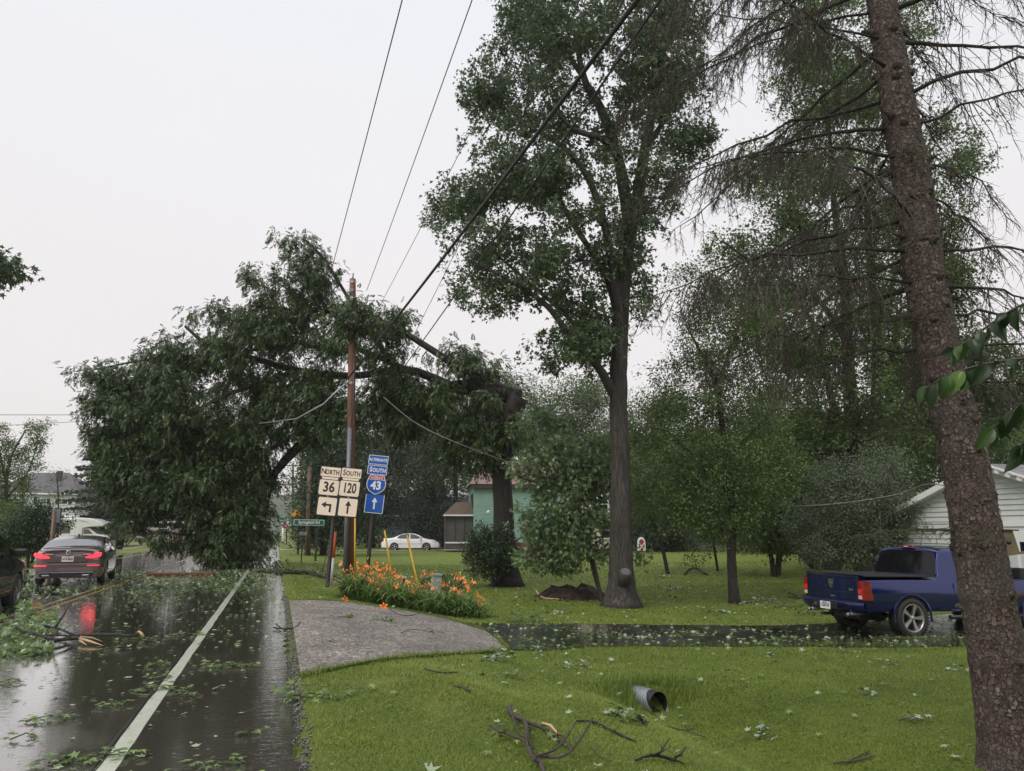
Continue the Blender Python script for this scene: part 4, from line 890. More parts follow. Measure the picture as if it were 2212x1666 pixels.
def wheel(root, x, y, r, w, rimr, spokes=5, rimm='alloy', steer=0, side=-1, sw=.16, tread=False):
    """side -1: outer face looks to -y"""
    t = MB(); prof = [(rimr*.98, -w/2+.02), (rimr+.01, -w/2), (r-.03, -w/2+.008), (r, -w/2+.035), (r, w/2-.035), (r-.03, w/2-.008), (rimr+.01, w/2), (rimr*.98, w/2-.02)]
    t.lathe(prof, 40)
    if tread:
        for k in range(40):
            a = 2*PI*k/40
            for yy_ in (-w/2+.03, w/2-.03):
                Mx = Matrix.Rotation(-a, 4, 'Y'); t.box(-.018, .018, yy_-.025, yy_+.025, r-.012, r+.010, Mx)
    o = t.build('tyre', M['rubber'], root, loc=(x, y, r), rot=(0, 0, steer))
    f = -1 if side < 0 else 1; rm = MB()
    rm.lathe([(rimr, f*w*.47), (rimr*.955, f*w*.49), (rimr*.92, f*w*.42), (rimr*.88, f*w*.15), (rimr*.9, -f*w*.4)], 40)
    rm.lathe([(.001, f*w*.42), (rimr*.15, f*w*.42), (rimr*.20, f*w*.36), (rimr*.20, f*w*.1)], 20)
    for k in range(spokes):
        a = 2*PI*k/spokes+.3; Mx = Matrix.Rotation(a, 4, 'Y')
        vs = []
        for (rr, ww, dp) in ((rimr*.14, sw*.62, .40), (rimr*.55, sw*.75, .43), (rimr*.93, sw*1.25, .46)):
            for sgn in (-1, 1): vs.append(tuple(Mx @ Vector((sgn*ww*rimr, f*w*dp, rr))))
            for sgn in (-1, 1): vs.append(tuple(Mx @ Vector((sgn*ww*rimr, f*w*(dp-.14), rr))))
        fs = []
        for i in (0, 4): fs += [(i, i+1, i+5, i+4), (i+2, i+6, i+7, i+3), (i, i+4, i+6, i+2), (i+1, i+3, i+7, i+5)]
        rm.add(vs, fs)
    q = rm.build('rim', M[rimm], o)
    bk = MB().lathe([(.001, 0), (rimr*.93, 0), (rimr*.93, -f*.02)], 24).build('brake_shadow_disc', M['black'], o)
    bk.name = 'spoke_shade_disc'  # black disc stands in for the shade behind the spokes
    return o
FONT_CACHE = {}
def text(s_, size, mat, parent, loc, rot=(PI/2, 0, 0), sx_=1, bold=0, name='lettering', space=1, align='CENTER', ext=.0015):
    c = bpy.data.curves.new('txt', 'FONT'); c.body = s_; c.size = size; c.align_x = align; c.align_y = 'CENTER'; c.offset = bold; c.extrude = ext; c.space_character = space; c.resolution_u = 3
    o = bpy.data.objects.new('txt', c); SC.collection.objects.link(o)
    dg = bpy.context.evaluated_depsgraph_get(); me = bpy.data.meshes.new_from_object(o.evaluated_get(dg)); me.name = name
    bpy.data.objects.remove(o); bpy.data.curves.remove(c)
    me.materials.clear(); q = obj(name, me, mat, parent, loc=loc, rot=rot); q.scale = (sx_, 1, 1); return q
RZ = lambda v: math.radians(v)
# the blue pickup -----------------------------------------------------
def pickup():
    paint = pm('metallic_blue_paint', (.010, .018, .115), .2, metal=.7, coat=.8, spec=.5)
    tx, ty = 12.05, 14.36
    root = thing('pickup_truck', 'dark blue pickup with silver five-spoke wheels parked on the wet driveway behind the spruce trunk', 'pickup truck', (tx, ty, -.66), rot=(0, RZ(1.2), 0))
    belt = 1.20; L = 5.85
    top = profile([(0.03, 1.285), (.1, 1.295), (2.0, 1.295), (2.02, 1.30), (2.20, 1.90), (2.32, 1.955), (3.0, 1.985), (3.7, 1.96), (3.95, 1.90), (4.55, 1.34), (4.62, 1.30), (5.3, 1.24), (5.72, 1.15), (5.85, 1.02)])
    c = Car(.03, L, 1.005, top, belt, .80, .56, (1.22, 4.86), .425, .955, 8, .045, 1.98, .07)
    c.body('body', paint, root, 130)
    # lip of the bed, dark cover
    MB().box(.06, 1.98, -.90, .90, 1.302, 1.322).build('bed_cover', M['black'], root, bevel=.006)
    for sg in (-1, 1): MB().box(.04, 2.0, sg*.925-.04, sg*.925+.03, 1.288, 1.312).build('bed_rail', M['black'], root, bevel=.006)
    # tailgate
    tg = MB().box(-.03, .028, -.80, .80, .76, 1.27).build('tailgate', paint, root, bevel=.02)
    MB().prism([(-.80, 1.245), (.80, 1.245), (.80, 1.29), (-.80, 1.29)], -.05, .03, Matrix.Rotation(PI/2, 4, 'Z') @ Matrix.Scale(-1, 4, (0, 1, 0))).build('tailgate_lip', paint, tg, bevel=.012)
    MB().box(-.036, -.03, -.62, .62, .93, .945).build('tailgate_crease', M['black'], tg)
    # ram-head like shield badge in silver with dark field
    bd = MB(); sh = [(-.075, .09), (.075, .09), (.072, .0), (.045, -.065), (0, -.105), (-.045, -.065), (-.072, 0)]
    RB = Matrix.Rotation(-PI/2, 4, 'Z')
    bd.prism([(x, z+1.10) for x, z in sh], -.045, -.03, RB).build('badge', M['chrome'], root)
    MB().prism([(x*.78, z*.78+1.10) for x, z in sh], -.049, -.044, RB).build('badge_field', M['black'], root)
    hd = MB()
    for sg in (-1, 1):
        hd.prism([(sg*.006, 1.155), (sg*.05, 1.15), (sg*.056, 1.10), (sg*.035, 1.075), (sg*.03, 1.105), (sg*.018, 1.115), (sg*.012, 1.03), (0, 1.02)], -.053, -.048, RB)
    hd.build('badge_emblem', M['chrome'], root)
    text('4X4', .075, M['chrome'], root, (-.032, -.60, 1.0), (PI/2, 0, -PI/2), bold=.002)
    text('DEALER', .035, M['plate'], root, (-.032, .0, .83), (PI/2, 0, -PI/2), bold=.001) if False else MB().box(-.036, -.03, -.09, .04, .815, .845).build('badge_strip', M['chrome'], root)
    for sg in (-1, 1): MB().box(-.034, -.02, sg*.803-.006, sg*.803+.006, .76, 1.27).build('tailgate_gap', M['black'], root)
    MB().box(-.05, .0, -.97, .97, .745, .765).build('bumper_gap_shadow', M['black'], root)  # black strip stands in for the shadow line in the gap above the bumper
    MB().box(-.04, -.028, -.13, .13, 1.16, 1.20).build('tailgate_handle', M['black'], root, bevel=.006) if False else None
    # tail lights wrap the corner
    for sg in (-1, 1):
        t = MB(); zs_ = (.80, 1.20); rows = []
        path = [(-.028, sg*.805), (-.034, sg*.87), (-.03, sg*.93), (-.005, sg*.975), (.05, sg*1.0), (.14, sg*1.008), (.2, sg*1.004)]
        for z in np.linspace(.80, 1.20, 8):
            k = .55+.45*(z-.80)/.40; rows.append([(x if x < 0 else x*(1.25-.9*k+.25), y*(1+.0), z) for x, y in path])
        if sg < 0: rows = rows[::-1]
        t.grid(rows, True); tl = t.build('tail_light', M['tail_off'], root)
        MB().box(-.037, -.030, min(sg*.82, sg*.92), max(sg*.82, sg*.92), .82, .895).build('reversing_light', M['lens_clear'], tl, bevel=.008)
        MB().box(-.038, -.031, min(sg*.815, sg*.925), max(sg*.815, sg*.925), .92, 1.03).build('brake_lens', pm('brake_lens', (.75, .01, .01), .15, coat=1), tl, bevel=.01)
    # bumper
    bp = MB(); rows = []
    for z, x_ in ((.52, -.06), (.56, -.14), (.66, -.20), (.72, -.21), (.745, -.19), (.75, -.05)):
        rows.append([(x_+.16*max(0, abs(v)-.72)**1.2*4, v*1.03, z) for v in np.linspace(-.98, .98, 21)])
    bp.grid([r_[::-1] for r_ in rows], True); bm_ = bp.build('rear_bumper', paint, root)
    MB().box(-.222, -.19, -.36, .36, .565, .70).build('bumper_recess', M['black'], bm_, bevel=.01)
    pl = MB().box(-.236, -.228, -.16, .16, .55, .71).build('number_plate', M['white'], root)
    text('SZ6218', .105, M['ink'], pl, (-.2375, -.005, .632), (PI/2, 0, -PI/2), .72, .002)
    text('Wisconsin', .03, M['ink'], pl, (-.2375, 0, .692), (PI/2, 0, -PI/2), .9, .001); text('B', .04, M['ink'], pl, (-.2375, .135, .64), (PI/2, 0, -PI/2), .8, .001)
    MB().box(-.235, -.20, .28, .36, .62, .665).build('fog_socket', M['chrome'], bm_)
    # hitch and exhausts
    MB().box(-.33, -.05, -.035, .035, .42, .48).build('tow_hitch', M['black'], root)
    for sg in (-1, 1):
        MB().tube([(-.12, sg*.62, .49), (-.20, sg*.62, .475)], [.036, .036], 14).tube([(.4, sg*.60, .5), (-.12, sg*.62, .49)], [.035, .04], 10).build('exhaust_pipe', M['alloy_dim'], root)
    # rear window, third lamp, side glass
    c.top_panel('rear_window', 2.03, 2.185, .93, M['glass_tint'], root, .012, 6, 14)
    MB().box(2.16, 2.24, -.19, .19, 1.925, 1.965).build('third_brake_light', M['tail_off'], root, bevel=.006)
    MB().box(2.152, 2.162, -.07, .05, 1.935, 1.957).build('cargo_light', M['lens_clear'], root)
    c.side_panel('side_window', [(2.62, 1.25), (3.55, 1.24), (4.28, 1.27)], [(2.62, 1.84), (2.8, 1.88), (3.55, 1.89), (3.8, 1.84), (4.28, 1.40)], M['glass_tint'], root, .006)
    c.side_panel('window_seal', [(2.55, 1.215), (4.4, 1.215)], [(2.55, 1.235), (4.4, 1.235)], M['black'], root, .009)
    c.top_panel('windscreen', 4.02, 4.55, .9, M['glass'], root, .010)
    for x in (2.42, 3.72):
        for sg in (-1, 1): MB().box(x-.004, x+.004, sg*.998-.006, sg*.998+.006, .62, 1.16).build('door_gap', M['black'], root)
    for sg in (-1, 1):
        MB().box(2.62, 2.86, sg*1.008-.02, sg*1.008+.02, 1.09, 1.125).build('door_handle', M['chrome'], root, bevel=.01)
        MB().tube([(2.2, sg*1.03, .44), (4.3, sg*1.03, .44)], [.045, .045], 12).build('running_board', M['black'], root)
        MB().box(2.5, 4.1, sg*1.045-.03, sg*1.045+.03, .478, .492).build('step_plate', M['chrome'], root)
        MB().box(2.0, 4.1, sg*.97-.01, sg*.97+.02, .60, .615).build('sill_crease', paint, root)
        m_ = MB().box(4.05, 4.2, sg*1.18-.13, sg*1.18+.11, 1.26, 1.52).build('door_mirror', M['black'], root, bevel=.03)
        wheel(root, 1.22, sg*.86, .425, .30, .295, 5, 'alloy', 0, sg, .13, True); wheel(root, 4.86, sg*.86, .425, .30, .295, 5, 'alloy', 0, sg, .13, True)
        # flared arches
        for wx in (1.22, 4.86):
            a = MB(); rows = []
            for an in np.linspace(-.15, PI+.15, 25):
                R = .425*1.13; rows.append([(wx+(R+k)*math.cos(an), sg*(c.hw(wx+(R+k)*math.cos(an), 1.0)+o_), .42+(R+k)*math.sin(an)) for k, o_ in ((.0, -.02), (.0, .010), (.035, .006), (.055, -.004))])
            if sg > 0: rows = rows[::-1]
            a.grid(rows, True).build('wheel_arch', paint, root)
    MB().tube([(1.22, -.8, .42), (1.22, .8, .42)], [.05, .05], 10).lathe([(.001, -.13), (.14, -.1), (.16, 0), (.14, .1), (.001, .13)], 14, 'x', (1.22, 0, .40)).build('rear_axle', M['black'], root)
    MB().box(.25, .9, -.45, .45, .33, .52).build('spare_wheel_well', M['black'], root, bevel=.05)
pickup()
# grey saloon on the far lane ----------------------------------------
def saloon(name, label, loc, rz, paint, lit, platestr, near_detail=True, kind='grey'):
    root = thing(name, label, 'car', loc, rot=(0, 0, rz))
    if kind == 'grey':
        top = profile([(-.02, .80), (.02, 1.02), (.10, 1.085), (.22, 1.09), (.62, 1.10), (.80, 1.15), (1.25, 1.34), (1.75, 1.435), (2.4, 1.45), (2.9, 1.42), (3.25, 1.32), (3.85, 1.02), (4.0, .98), (4.55, .86), (4.85, .72), (4.93, .5)])
        c = Car(-.02, 4.93, .935, top, .93, .70, .24, (1.05, 3.90), .34, .965, 6, .14, 1.45, .07)
        rw = (.72, 1.30); ws = (3.0, 3.85)
        sw = ([(1.02, 1.02), (1.3, .985), (3.55, .95), (3.78, .97)], [(1.02, 1.05), (1.35, 1.25), (1.9, 1.365), (2.6, 1.375), (3.1, 1.28), (3.78, .98)])
    else:
        top = profile([(-.02, .70), (.02, .98), (.12, 1.06), (.9, 1.10), (1.05, 1.15), (1.55, 1.38), (1.95, 1.475), (2.5, 1.49), (2.9, 1.46), (3.2, 1.37), (3.72, 1.08), (3.9, 1.02), (4.6, .90), (4.95, .74), (5.05, .5)])
        c = Car(-.02, 5.05, .925, top, .96, .72, .25, (1.12, 3.93), .335, .965, 6, .14, 1.49, .06)
        rw = (1.08, 1.58); ws = (2.95, 3.72)
        sw = ([(1.32, 1.08), (1.6, 1.02), (3.2, 1.0), (3.62, 1.04)], [(1.32, 1.12), (1.62, 1.33), (2.0, 1.41), (2.6, 1.42), (2.95, 1.36), (3.62, 1.06)])
    c.body('body', paint, root, 110)
    c.top_panel('rear_window', rw[0], rw[1], .90, M['glass_pale'] if kind == 'grey' else M['glass'], root, .008)
    c.top_panel('windscreen', ws[0], ws[1], .90, M['glass'], root, .008)
    c.side_panel('side_window', sw[0], sw[1], M['glass'], root, .005, n=30)
    px_ = 2.28 if kind == 'grey' else 2.42
    c.side_panel('window_pillar', [(px_, .98), (px_+.07, .98)], [(px_-.02+.0, 1.39), (px_+.07, 1.39)], paint if kind != 'grey' else M['black'], root, .010, n=3)
    for x in ((1.55, 2.30, 3.42) if kind == 'grey' else (1.62, 2.46, 3.5)):
        c.side_panel('door_gap', [(x, .34), (x+.012, .34)], [(x, .97), (x+.012, .97)], M['black'], root, .003, n=2)
    for sg in (-1, 1):
        MB().box(3.30, 3.46, sg*1.02-.10, sg*1.02+.08, .96, 1.09).build('door_mirror', M['black'] if kind == 'grey' else paint, root, bevel=.03)
        for x in (1.72, 2.62): MB().box(x, x+.18, sg*(c.hw(x, .85)+.012)-.01, sg*(c.hw(x, .85)+.012)+.01, .84, .87).build('door_handle', paint, root, bevel=.006)
        for wx in c.wheels: wheel(root, wx, sg*(c.half-.12), c.wr, .22, .24, 5 if kind == 'grey' else 5, 'alloy_dim' if kind == 'grey' else 'alloy', 0, sg, .16)
        MB().box(1.45, 3.5, sg*.90-.02, sg*.90+.02, .235, .29).build('side_skirt', M['black'] if kind == 'grey' else paint, root, bevel=.01)
    RB = Matrix.Rotation(-PI/2, 4, 'Z')
    if kind == 'grey':
        MB().box(-.07, .02, -.66, .66, 1.075, 1.10).build('boot_lip', paint, root, bevel=.015)
        # rear face shaping
        MB().box(-.075, 0, -.80, .80, .40, .66).build('rear_bumper', paint, root, bevel=.04)
        MB().box(-.05, 0, -.52, .52, .68, .86).build('boot_lid_recess', paint, root, bevel=.02)
        MB().box(-.085, -.02, -.68, .68, .27, .40).build('lower_valance', M['black'], root, bevel=.02)
        MB().box(-.10, -.06, -.70, .70, .385, .40).build('bumper_trim', M['chrome'], root, bevel=.004)
        for sg in (-1, 1):
            o = [(sg*.86, .965), (sg*.72, .955), (sg*.63, .90), (sg*.46, .845), (sg*.46, .80), (sg*.70, .80), (sg*.84, .84), (sg*.87, .90)]
            if sg < 0: o = o[::-1]
            tl = MB().prism(o, -.055, .03, RB).build('tail_light', M['tail_on'], root, bevel=.006)
            o2 = [(sg*.66, .965), (sg*.36, .955), (sg*.36, .90), (sg*.60, .90)]
            if sg < 0: o2 = o2[::-1]
            MB().prism(o2, -.045, .02, RB).build('reversing_light', M['brown_plate'], root)
            MB().prism([(a, b_-.022) for a, b_ in ([(sg*.60, .955), (sg*.38, .948), (sg*.38, .918), (sg*.58, .92)] if sg > 0 else [(sg*.58, .92), (sg*.38, .918), (sg*.38, .948), (sg*.60, .955)])], -.05, -.04, RB).build('lamp_lens', M['lens_clear'], root)
            MB().box(-.082, -.07, min(sg*.52, sg*.84), max(sg*.52, sg*.84), .575, .60).build('reflector', M['tail_on'], root)  # no lamp: its red glow is added by the lit lamp material
            MB().box(-.12, -.06, min(sg*.42, sg*.60), max(sg*.42, sg*.60), .295, .335).build('exhaust_tip', M['chrome'], root, bevel=.01)
        MB().lathe([(.045, -.06), (.062, -.065), (.062, -.04), (.045, -.04)], 20, 'x', (0, 0, .965)).box(-.064, -.05, -.008, .008, .93, 1.0).box(-.064, -.05, -.035, .035, .96, .972).build('badge', M['chrome'], root)
        pl = MB().box(-.066, -.05, -.155, .155, .70, .855).build('number_plate', M['plate'], root, bevel=.004)
        text('ATX-8620', .095, M['ink'], pl, (-.0675, 0, .775), (PI/2, 0, -PI/2), .66, .002)
        text('WISCONSIN', .022, M['ink'], pl, (-.0675, 0, .838), (PI/2, 0, -PI/2), 1, .001)
        MB().prism([(1.60, 1.435), (1.82, 1.435), (1.66, 1.50), (1.62, 1.50)], -.018, .018).build('roof_fin', M['black'], root)
    else:
        for sg in (-1, 1):
            MB().box(-.03, .10, min(sg*.62, sg*.86), max(sg*.62, sg*.86), .78, .97).build('tail_light', M['tail_off'], root, bevel=.02)
            MB().box(4.62, 4.86, min(sg*.62, sg*.84), max(sg*.62, sg*.84), .66, .80).build('headlight', M['lens_clear'], root, bevel=.03)
        c.side_panel('tail_light_side', [(.02, .80), (.20, .86)], [(.02, .99), (.20, 1.0)], M['tail_off'], root, .006, n=4)
        c.side_panel('headlight_side', [(4.42, .74), (4.8, .68)], [(4.42, .80), (4.8, .80)], M['lens_clear'], root, .006, n=5)
        MB().box(4.95, 5.06, -.6, .6, .30, .45).build('grille', M['black'], root)
        MB().box(-.05, 0, -.16, .16, .62, .75).build('number_plate', M['plate'], root)
        c.side_panel('side_moulding', [(.9, .56), (4.3, .56)], [(.9, .585), (4.3, .585)], M['black'], root, .004, n=20)
saloon('saloon_car', 'dark grey saloon with lit red tail lights going round the fallen tree', (-5.85, 25.3, 0), RZ(95), pm('grey_metallic_headlit', (.17, .125, .12), .22, metal=.5, coat=1), True, '')  # reddish headlight reflection is put into the grey paint's colour
saloon('white_saloon_car', 'white saloon parked broadside on the gravel pad before the dark evergreens', (9.05, 67.5, -.15), RZ(-17), pm('white_car_paint', (.80, .80, .79), .25, coat=1), False, '', kind='white')
# dark car entering at the left edge ----------------------------------
def dark_car():
    root = thing('dark_blue_car', 'dark blue car cut off by the left edge of the picture', 'car', (-5.95, 14.9, 0), rot=(0, 0, RZ(92)))
    top = profile([(0, .9), (.1, 1.25), (.6, 1.62), (1.5, 1.68), (2.4, 1.66), (2.75, 1.56), (3.35, 1.14), (3.5, 1.09), (4.15, .98), (4.45, .8), (4.55, .55)])
    c = Car(0, 4.55, .92, top, 1.02, .78, .30, (.85, 3.62), .36, .97, 6, .14, 1.68, .08)
    c.body('body', pm('dark_blue_paint', (.008, .012, .028), .22, metal=.3, coat=1), root, 100)
    c.side_panel('side_window', [(.7, 1.12), (3.0, 1.08), (3.3, 1.12)], [(.7, 1.5), (1.5, 1.56), (2.4, 1.55), (3.3, 1.14)], M['glass'], root, .006, n=24)
    c.top_panel('windscreen', 2.72, 3.34, .9, M['glass'], root, .008)
    for sg in (-1, 1):
        MB().box(2.78, 3.0, sg*1.06-.12, sg*1.06+.10, 1.10, 1.24).build('door_mirror', M['black'], root, bevel=.04)
        for wx in c.wheels: wheel(root, wx, sg*.80, .36, .23, .25, 5, 'alloy_dim', 0, sg, .15)
        c.side_panel('headlight', [(4.0, .84), (4.4, .72)], [(4.0, .90), (4.4, .80)], M['lens_clear'], root, .008, sides=(sg,), n=5)
        c.side_panel('door_gap', [(2.95, .4), (2.965, .4)], [(2.95, 1.05), (2.965, 1.05)], M['black'], root, .003, n=2)
    MB().box(4.5, 4.58, -.6, .6, .4, .7).build('grille', M['black'], root)
dark_car()
# motorhome -----------------------------------------------------------
def motorhome():
    d = 70; a = P(98, 1175, d); root = thing('motorhome', 'cream motorhome with over-cab bed and silver windscreen shade, behind the grey saloon', 'motorhome', (a[0], a[1], -.05), rot=(0, 0, RZ(-10)))
    cr = pm('motorhome_shell', (.66, .66, .64), .4, (.58, .58, .56), 2, coat=.3)
    sh = [(0, .45), (0, 2.62), (.15, 2.75), (3.2, 2.78), (4.2, 2.70), (5.0, 2.45), (5.35, 2.18), (5.30, 2.0), (4.0, 1.92), (3.55, 1.80), (3.45, .45)]
    bd = MB().prism([(x, z) for x, z in sh], -1.1, 1.1).build('body', cr, root, bevel=.08)
    MB().prism([(3.4, .42), (3.4, 1.86), (4.0, 1.88), (4.75, 1.30), (5.75, 1.12), (5.85, .9), (5.85, .42)], -.93, .93).build('cab', cr, root, bevel=.07)
    MB().prism([(3.62, 1.30), (3.62, 1.70), (3.98, 1.74), (4.42, 1.34)], -.945, .945).build('cab_window', M['glass'], root)
    MB().add([(4.10, -.78, 1.80), (4.10, .78, 1.80), (4.74, .82, 1.33), (4.74, -.82, 1.33)], [(0, 1, 2, 3)]).build('windscreen_shade', pm('silver_sunshade', (.5, .58, .56), .3, (.35, .44, .42), 3, metal=.4), root, loc=(.03, 0, .03))
    for x0 in (.9, ): MB().box(x0+.8, x0+1.6, -1.115, -1.10, 1.35, 2.05).build('side_window', M['glass'], root, bevel=.03)
    MB().box(2.75, 2.85, -1.13, -1.09, .5, 2.5).build('awning_arm', M['white'], root); MB().tube([(.2, -1.16, 2.55), (2.9, -1.16, 2.55)], [.07, .07], 10).build('awning_roll', M['white'], root)
    MB().box(1.5, 2.6, -.4, .4, 2.77, 3.05).build('roof_air_conditioner', M['white'], root, bevel=.1)
    MB().prism([(3.1, 2.52), (3.5, 2.50), (4.1, 2.30), (3.6, 2.42)], -1.112, -1.10).build('swoosh_mark', pm('brown_decal', (.12, .07, .06), .5), root)
    MB().box(5.80, 5.90, -.7, .7, .75, .98).build('grille', M['black'], root)
    for sg in (-1, 1):
        for wx in (1.2, 4.95): wheel(root, wx, sg*.95, .38, .24, .24, 5, 'alloy', 0, sg)
        MB().box(5.76, 5.88, min(sg*.5, sg*.82), max(sg*.5, sg*.82), .85, 1.03).build('headlight', M['lens_clear'], root)
motorhome()

# ------------------------------------------------------------------ buildings
def boards(parent, p0, p1, z0, z1, h, mat, name='siding_board', cut=None, t=.018):
    """clapboards between two ground points; cut(z) -> (u0,u1) trims each board (0..1)"""
    p0 = np.array(p0, float); p1 = np.array(p1, float); dv = p1-p0; L_ = np.linalg.norm(dv); dv = dv/L_; nv = np.array((dv[1], -dv[0]))
    z = z0; 
    while z < z1-.01:
        zt_ = min(z+h, z1); u0, u1, v0, v1 = 0, 1, 0, 1
        if cut: (u0, u1), (v0, v1) = cut(z), cut(zt_)
        if u1-u0 < .01: break
        def q(u, n_, zz): a = p0+dv*L_*u+nv*n_; return (a[0], a[1], zz)
        vs = [q(u0, t, z), q(u1, t, z), q(v1, .004, zt_), q(v0, .004, zt_), q(u0, -.02, z), q(u1, -.02, z), q(v1, -.02, zt_), q(v0, -.02, zt_)]
        MB().add(vs, [(0, 1, 2, 3), (4, 7, 6, 5), (0, 4, 5, 1), (3, 2, 6, 7), (0, 3, 7, 4), (1, 5, 6, 2)]).build(name, mat, parent, world=True)
        z += h
def window(parent, p, dv, w, h, frame, glass=None, fw=.09, mull=True, depth=.06):
    """p: lower middle point on the wall; dv: unit vector along the wall (left to right seen from outside)"""
    dv = np.array((dv[0], dv[1], 0.)); nv = np.array((dv[1], -dv[0], 0.)); p = np.array(p, float)
    def bx(mb, u0, u1, z0, z1, n0, n1):
        vs = [p+dv*u+nv*n_+np.array((0, 0, z)) for z in (z0, z1) for n_ in (n1, n0) for u in (u0, u1)]
        mb.add(vs, [(0, 2, 3, 1), (4, 5, 7, 6), (0, 1, 5, 4), (2, 6, 7, 3), (0, 4, 6, 2), (1, 3, 7, 5)]); return mb
    f = MB(); bx(f, -w/2-fw, -w/2, -fw, h+fw, 0, depth); bx(f, w/2, w/2+fw, -fw, h+fw, 0, depth); bx(f, -w/2, w/2, -fw, 0, 0, depth); bx(f, -w/2, w/2, h, h+fw, 0, depth)
    if mull: bx(f, -w/2, w/2, h*.5-.025, h*.5+.025, .002, depth*.7)
    o = f.build('window', frame, parent, world=True)
    g = bx(MB(), -w/2, w/2, 0, h, 0, depth*.35); me = g.mesh('pane'); q = obj('pane', me, glass or M['glass'], o)
    return o
def wpt(px, py, d): return P(px, py, d)
# garage --------------------------------------------------------------
def garage():
    X0, yl_, yr_, zg = 20.2, 20.6, 13.3, -.66; ye, yp = (yl_+yr_)/2, (yl_+yr_)/2; z_e = 2.08; z_p = 3.42; X1 = 30
    root = thing('garage', 'white-sided garage with grey shingled gable roof beyond the pickup', 'garage', (X0, yp, zg))
    wv = pm('white_vinyl_siding', (.60, .62, .60), .5, (.52, .54, .52), 1.5); core = pm('garage_core', (.3, .3, .3), .8); trim = pm('white_trim', (.74, .74, .72), .45)
    w = MB(); n_ = [(yl_, zg-.2), (yr_, zg-.2), (yr_, z_e), (yp, z_p), (yl_, z_e)]
    w.add([(X0, y, z) for y, z in n_]+[(X1, y, z) for y, z in n_], [(0, 1, 2, 3, 4), (9, 8, 7, 6, 5)]+[(i, i+5, (i+1) % 5+5, (i+1) % 5) for i in range(5)]); w.build('wall', core, root, world=True)
    Lw = yl_-yr_; door_z = 1.62
    def cut(z):
        if z <= z_e: return (0, 1)
        k = (z-z_e)/(z_p-z_e)*.5; return (k, 1-k)
    boards(root, (X0-.02, yl_), (X0-.02, yr_), door_z+.26, z_p, .155, wv, cut=cut, t=.035)
    boards(root, (X0-.02, yl_), (X0-.02, yr_+3.7), zg, door_z+.26, .155, wv, t=.035); boards(root, (X0-.02, yr_+.5), (X0-.02, yr_), zg, door_z+.26, .155, wv, t=.035)
    # front door of the garage: panels with a row of dark windows
    MB().box(X0-.06, X0, yr_+.5, yr_+3.7, door_z+.10, door_z+.26).build('door_header', trim, root, world=True)
    dr = MB().box(X0-.02, X0+.01, yr_+.6, yr_+3.6, zg, door_z+.10).build('garage_door', trim, root, world=True)
    n = 5; wd = 3.0/n
    for i in range(n):
        y = yr_+.6+wd*i
        for k in range(4):
            z = zg+.06+k*.56
            if k == 3: continue
            me = MB().box(X0-.034-.0, X0-.02, y+.06, y+wd-.06, z, z+.44).mesh('door_panel'); q = obj('door_panel', me, wv, dr)
        me = MB().box(X0-.03, X0-.02, y+.07, y+wd-.07, zg+1.55, zg+1.95).mesh('door_window'); obj('door_window', me, M['glass'], dr)
    # rakes, roof and shingles
    rk = MB()
    for a, b_ in (((yl_+.35, z_e-.13), (yp, z_p+.02)), ((yp, z_p+.02), (yr_-.35, z_e-.13))):
        rk.add([(X0-.36, a[0], a[1]-.02), (X0-.36, b_[0], b_[1]-.02), (X0-.36, b_[0], b_[1]+.17), (X0-.36, a[0], a[1]+.17), (X0-.33, a[0], a[1]-.02), (X0-.33, b_[0], b_[1]-.02), (X0-.33, b_[0], b_[1]+.17), (X0-.33, a[0], a[1]+.17)],
               [(0, 1, 2, 3), (7, 6, 5, 4), (0, 4, 5, 1), (1, 5, 6, 2), (2, 6, 7, 3), (3, 7, 4, 0)])
    rk.build('bargeboard', trim, root, world=True)
    rf = MB(); sf = MB()
    for sg, ye_ in ((1, yl_+.35), (-1, yr_-.35)):
        rf.add([(X0-.34, ye_, z_e-.06), (X1, ye_, z_e-.06), (X1, yp, z_p+.12), (X0-.34, yp, z_p+.12)], [(0, 1, 2, 3)])
        sf.add([(X0-.33, ye_, z_e-.14), (X0, ye_, z_e-.14), (X0, yp, z_p+.0), (X0-.33, yp, z_p+.0)], [(0, 3, 2, 1)])
    roof = rf.build('roof', pm('roof_deck', (.10, .10, .11), .8), root, world=True); sf.build('soffit', trim, root, world=True)
    shm = [pm('shingle_grey_a', (.17, .165, .17), .8, (.12, .12, .125), 9), pm('shingle_grey_b', (.22, .21, .215), .8, (.16, .155, .16), 9)]
    # shingles on the slope towards the road camera side: first 300 near the front as parts
    Ls = math.hypot(yp-(yr_-.35), z_p+.12-(z_e-.06)); ny = 24; nx = 12; du = Ls/ny; protos = []
    ang = math.atan2(z_p+.12-(z_e-.06), yp-(yr_-.35))
    for m_ in shm:
        me = MB().box(0, .295, 0, du+.03, .004, .016).mesh('shingle'); me.materials.append(m_); protos.append(me)
    stuff = MB()
    for j in range(ny):
        for i in range(30):
            x = X0-.36+i*.30-(.15 if j % 2 else 0); y = yr_-.35+math.cos(ang)*du*j; z = z_e-.06+math.sin(ang)*du*j+.004+.002*rng.random()
            if i < nx:
                o = obj('shingle', protos[int(rng.random() < .5)], None, root, loc=(x-root.location[0], y-root.location[1], z-root.location[2]), rot=(ang-.012*0, 0, 0))
            else:
                Mx = Matrix.Translation((x, y, z)) @ Matrix.Rotation(ang, 4, 'X'); stuff.box(0, .295, 0, du+.03, .004, .016, Mx)
    o = stuff.build('roof_shingles', shm[0], root, world=True); o['kind'] = 'stuff'
garage()
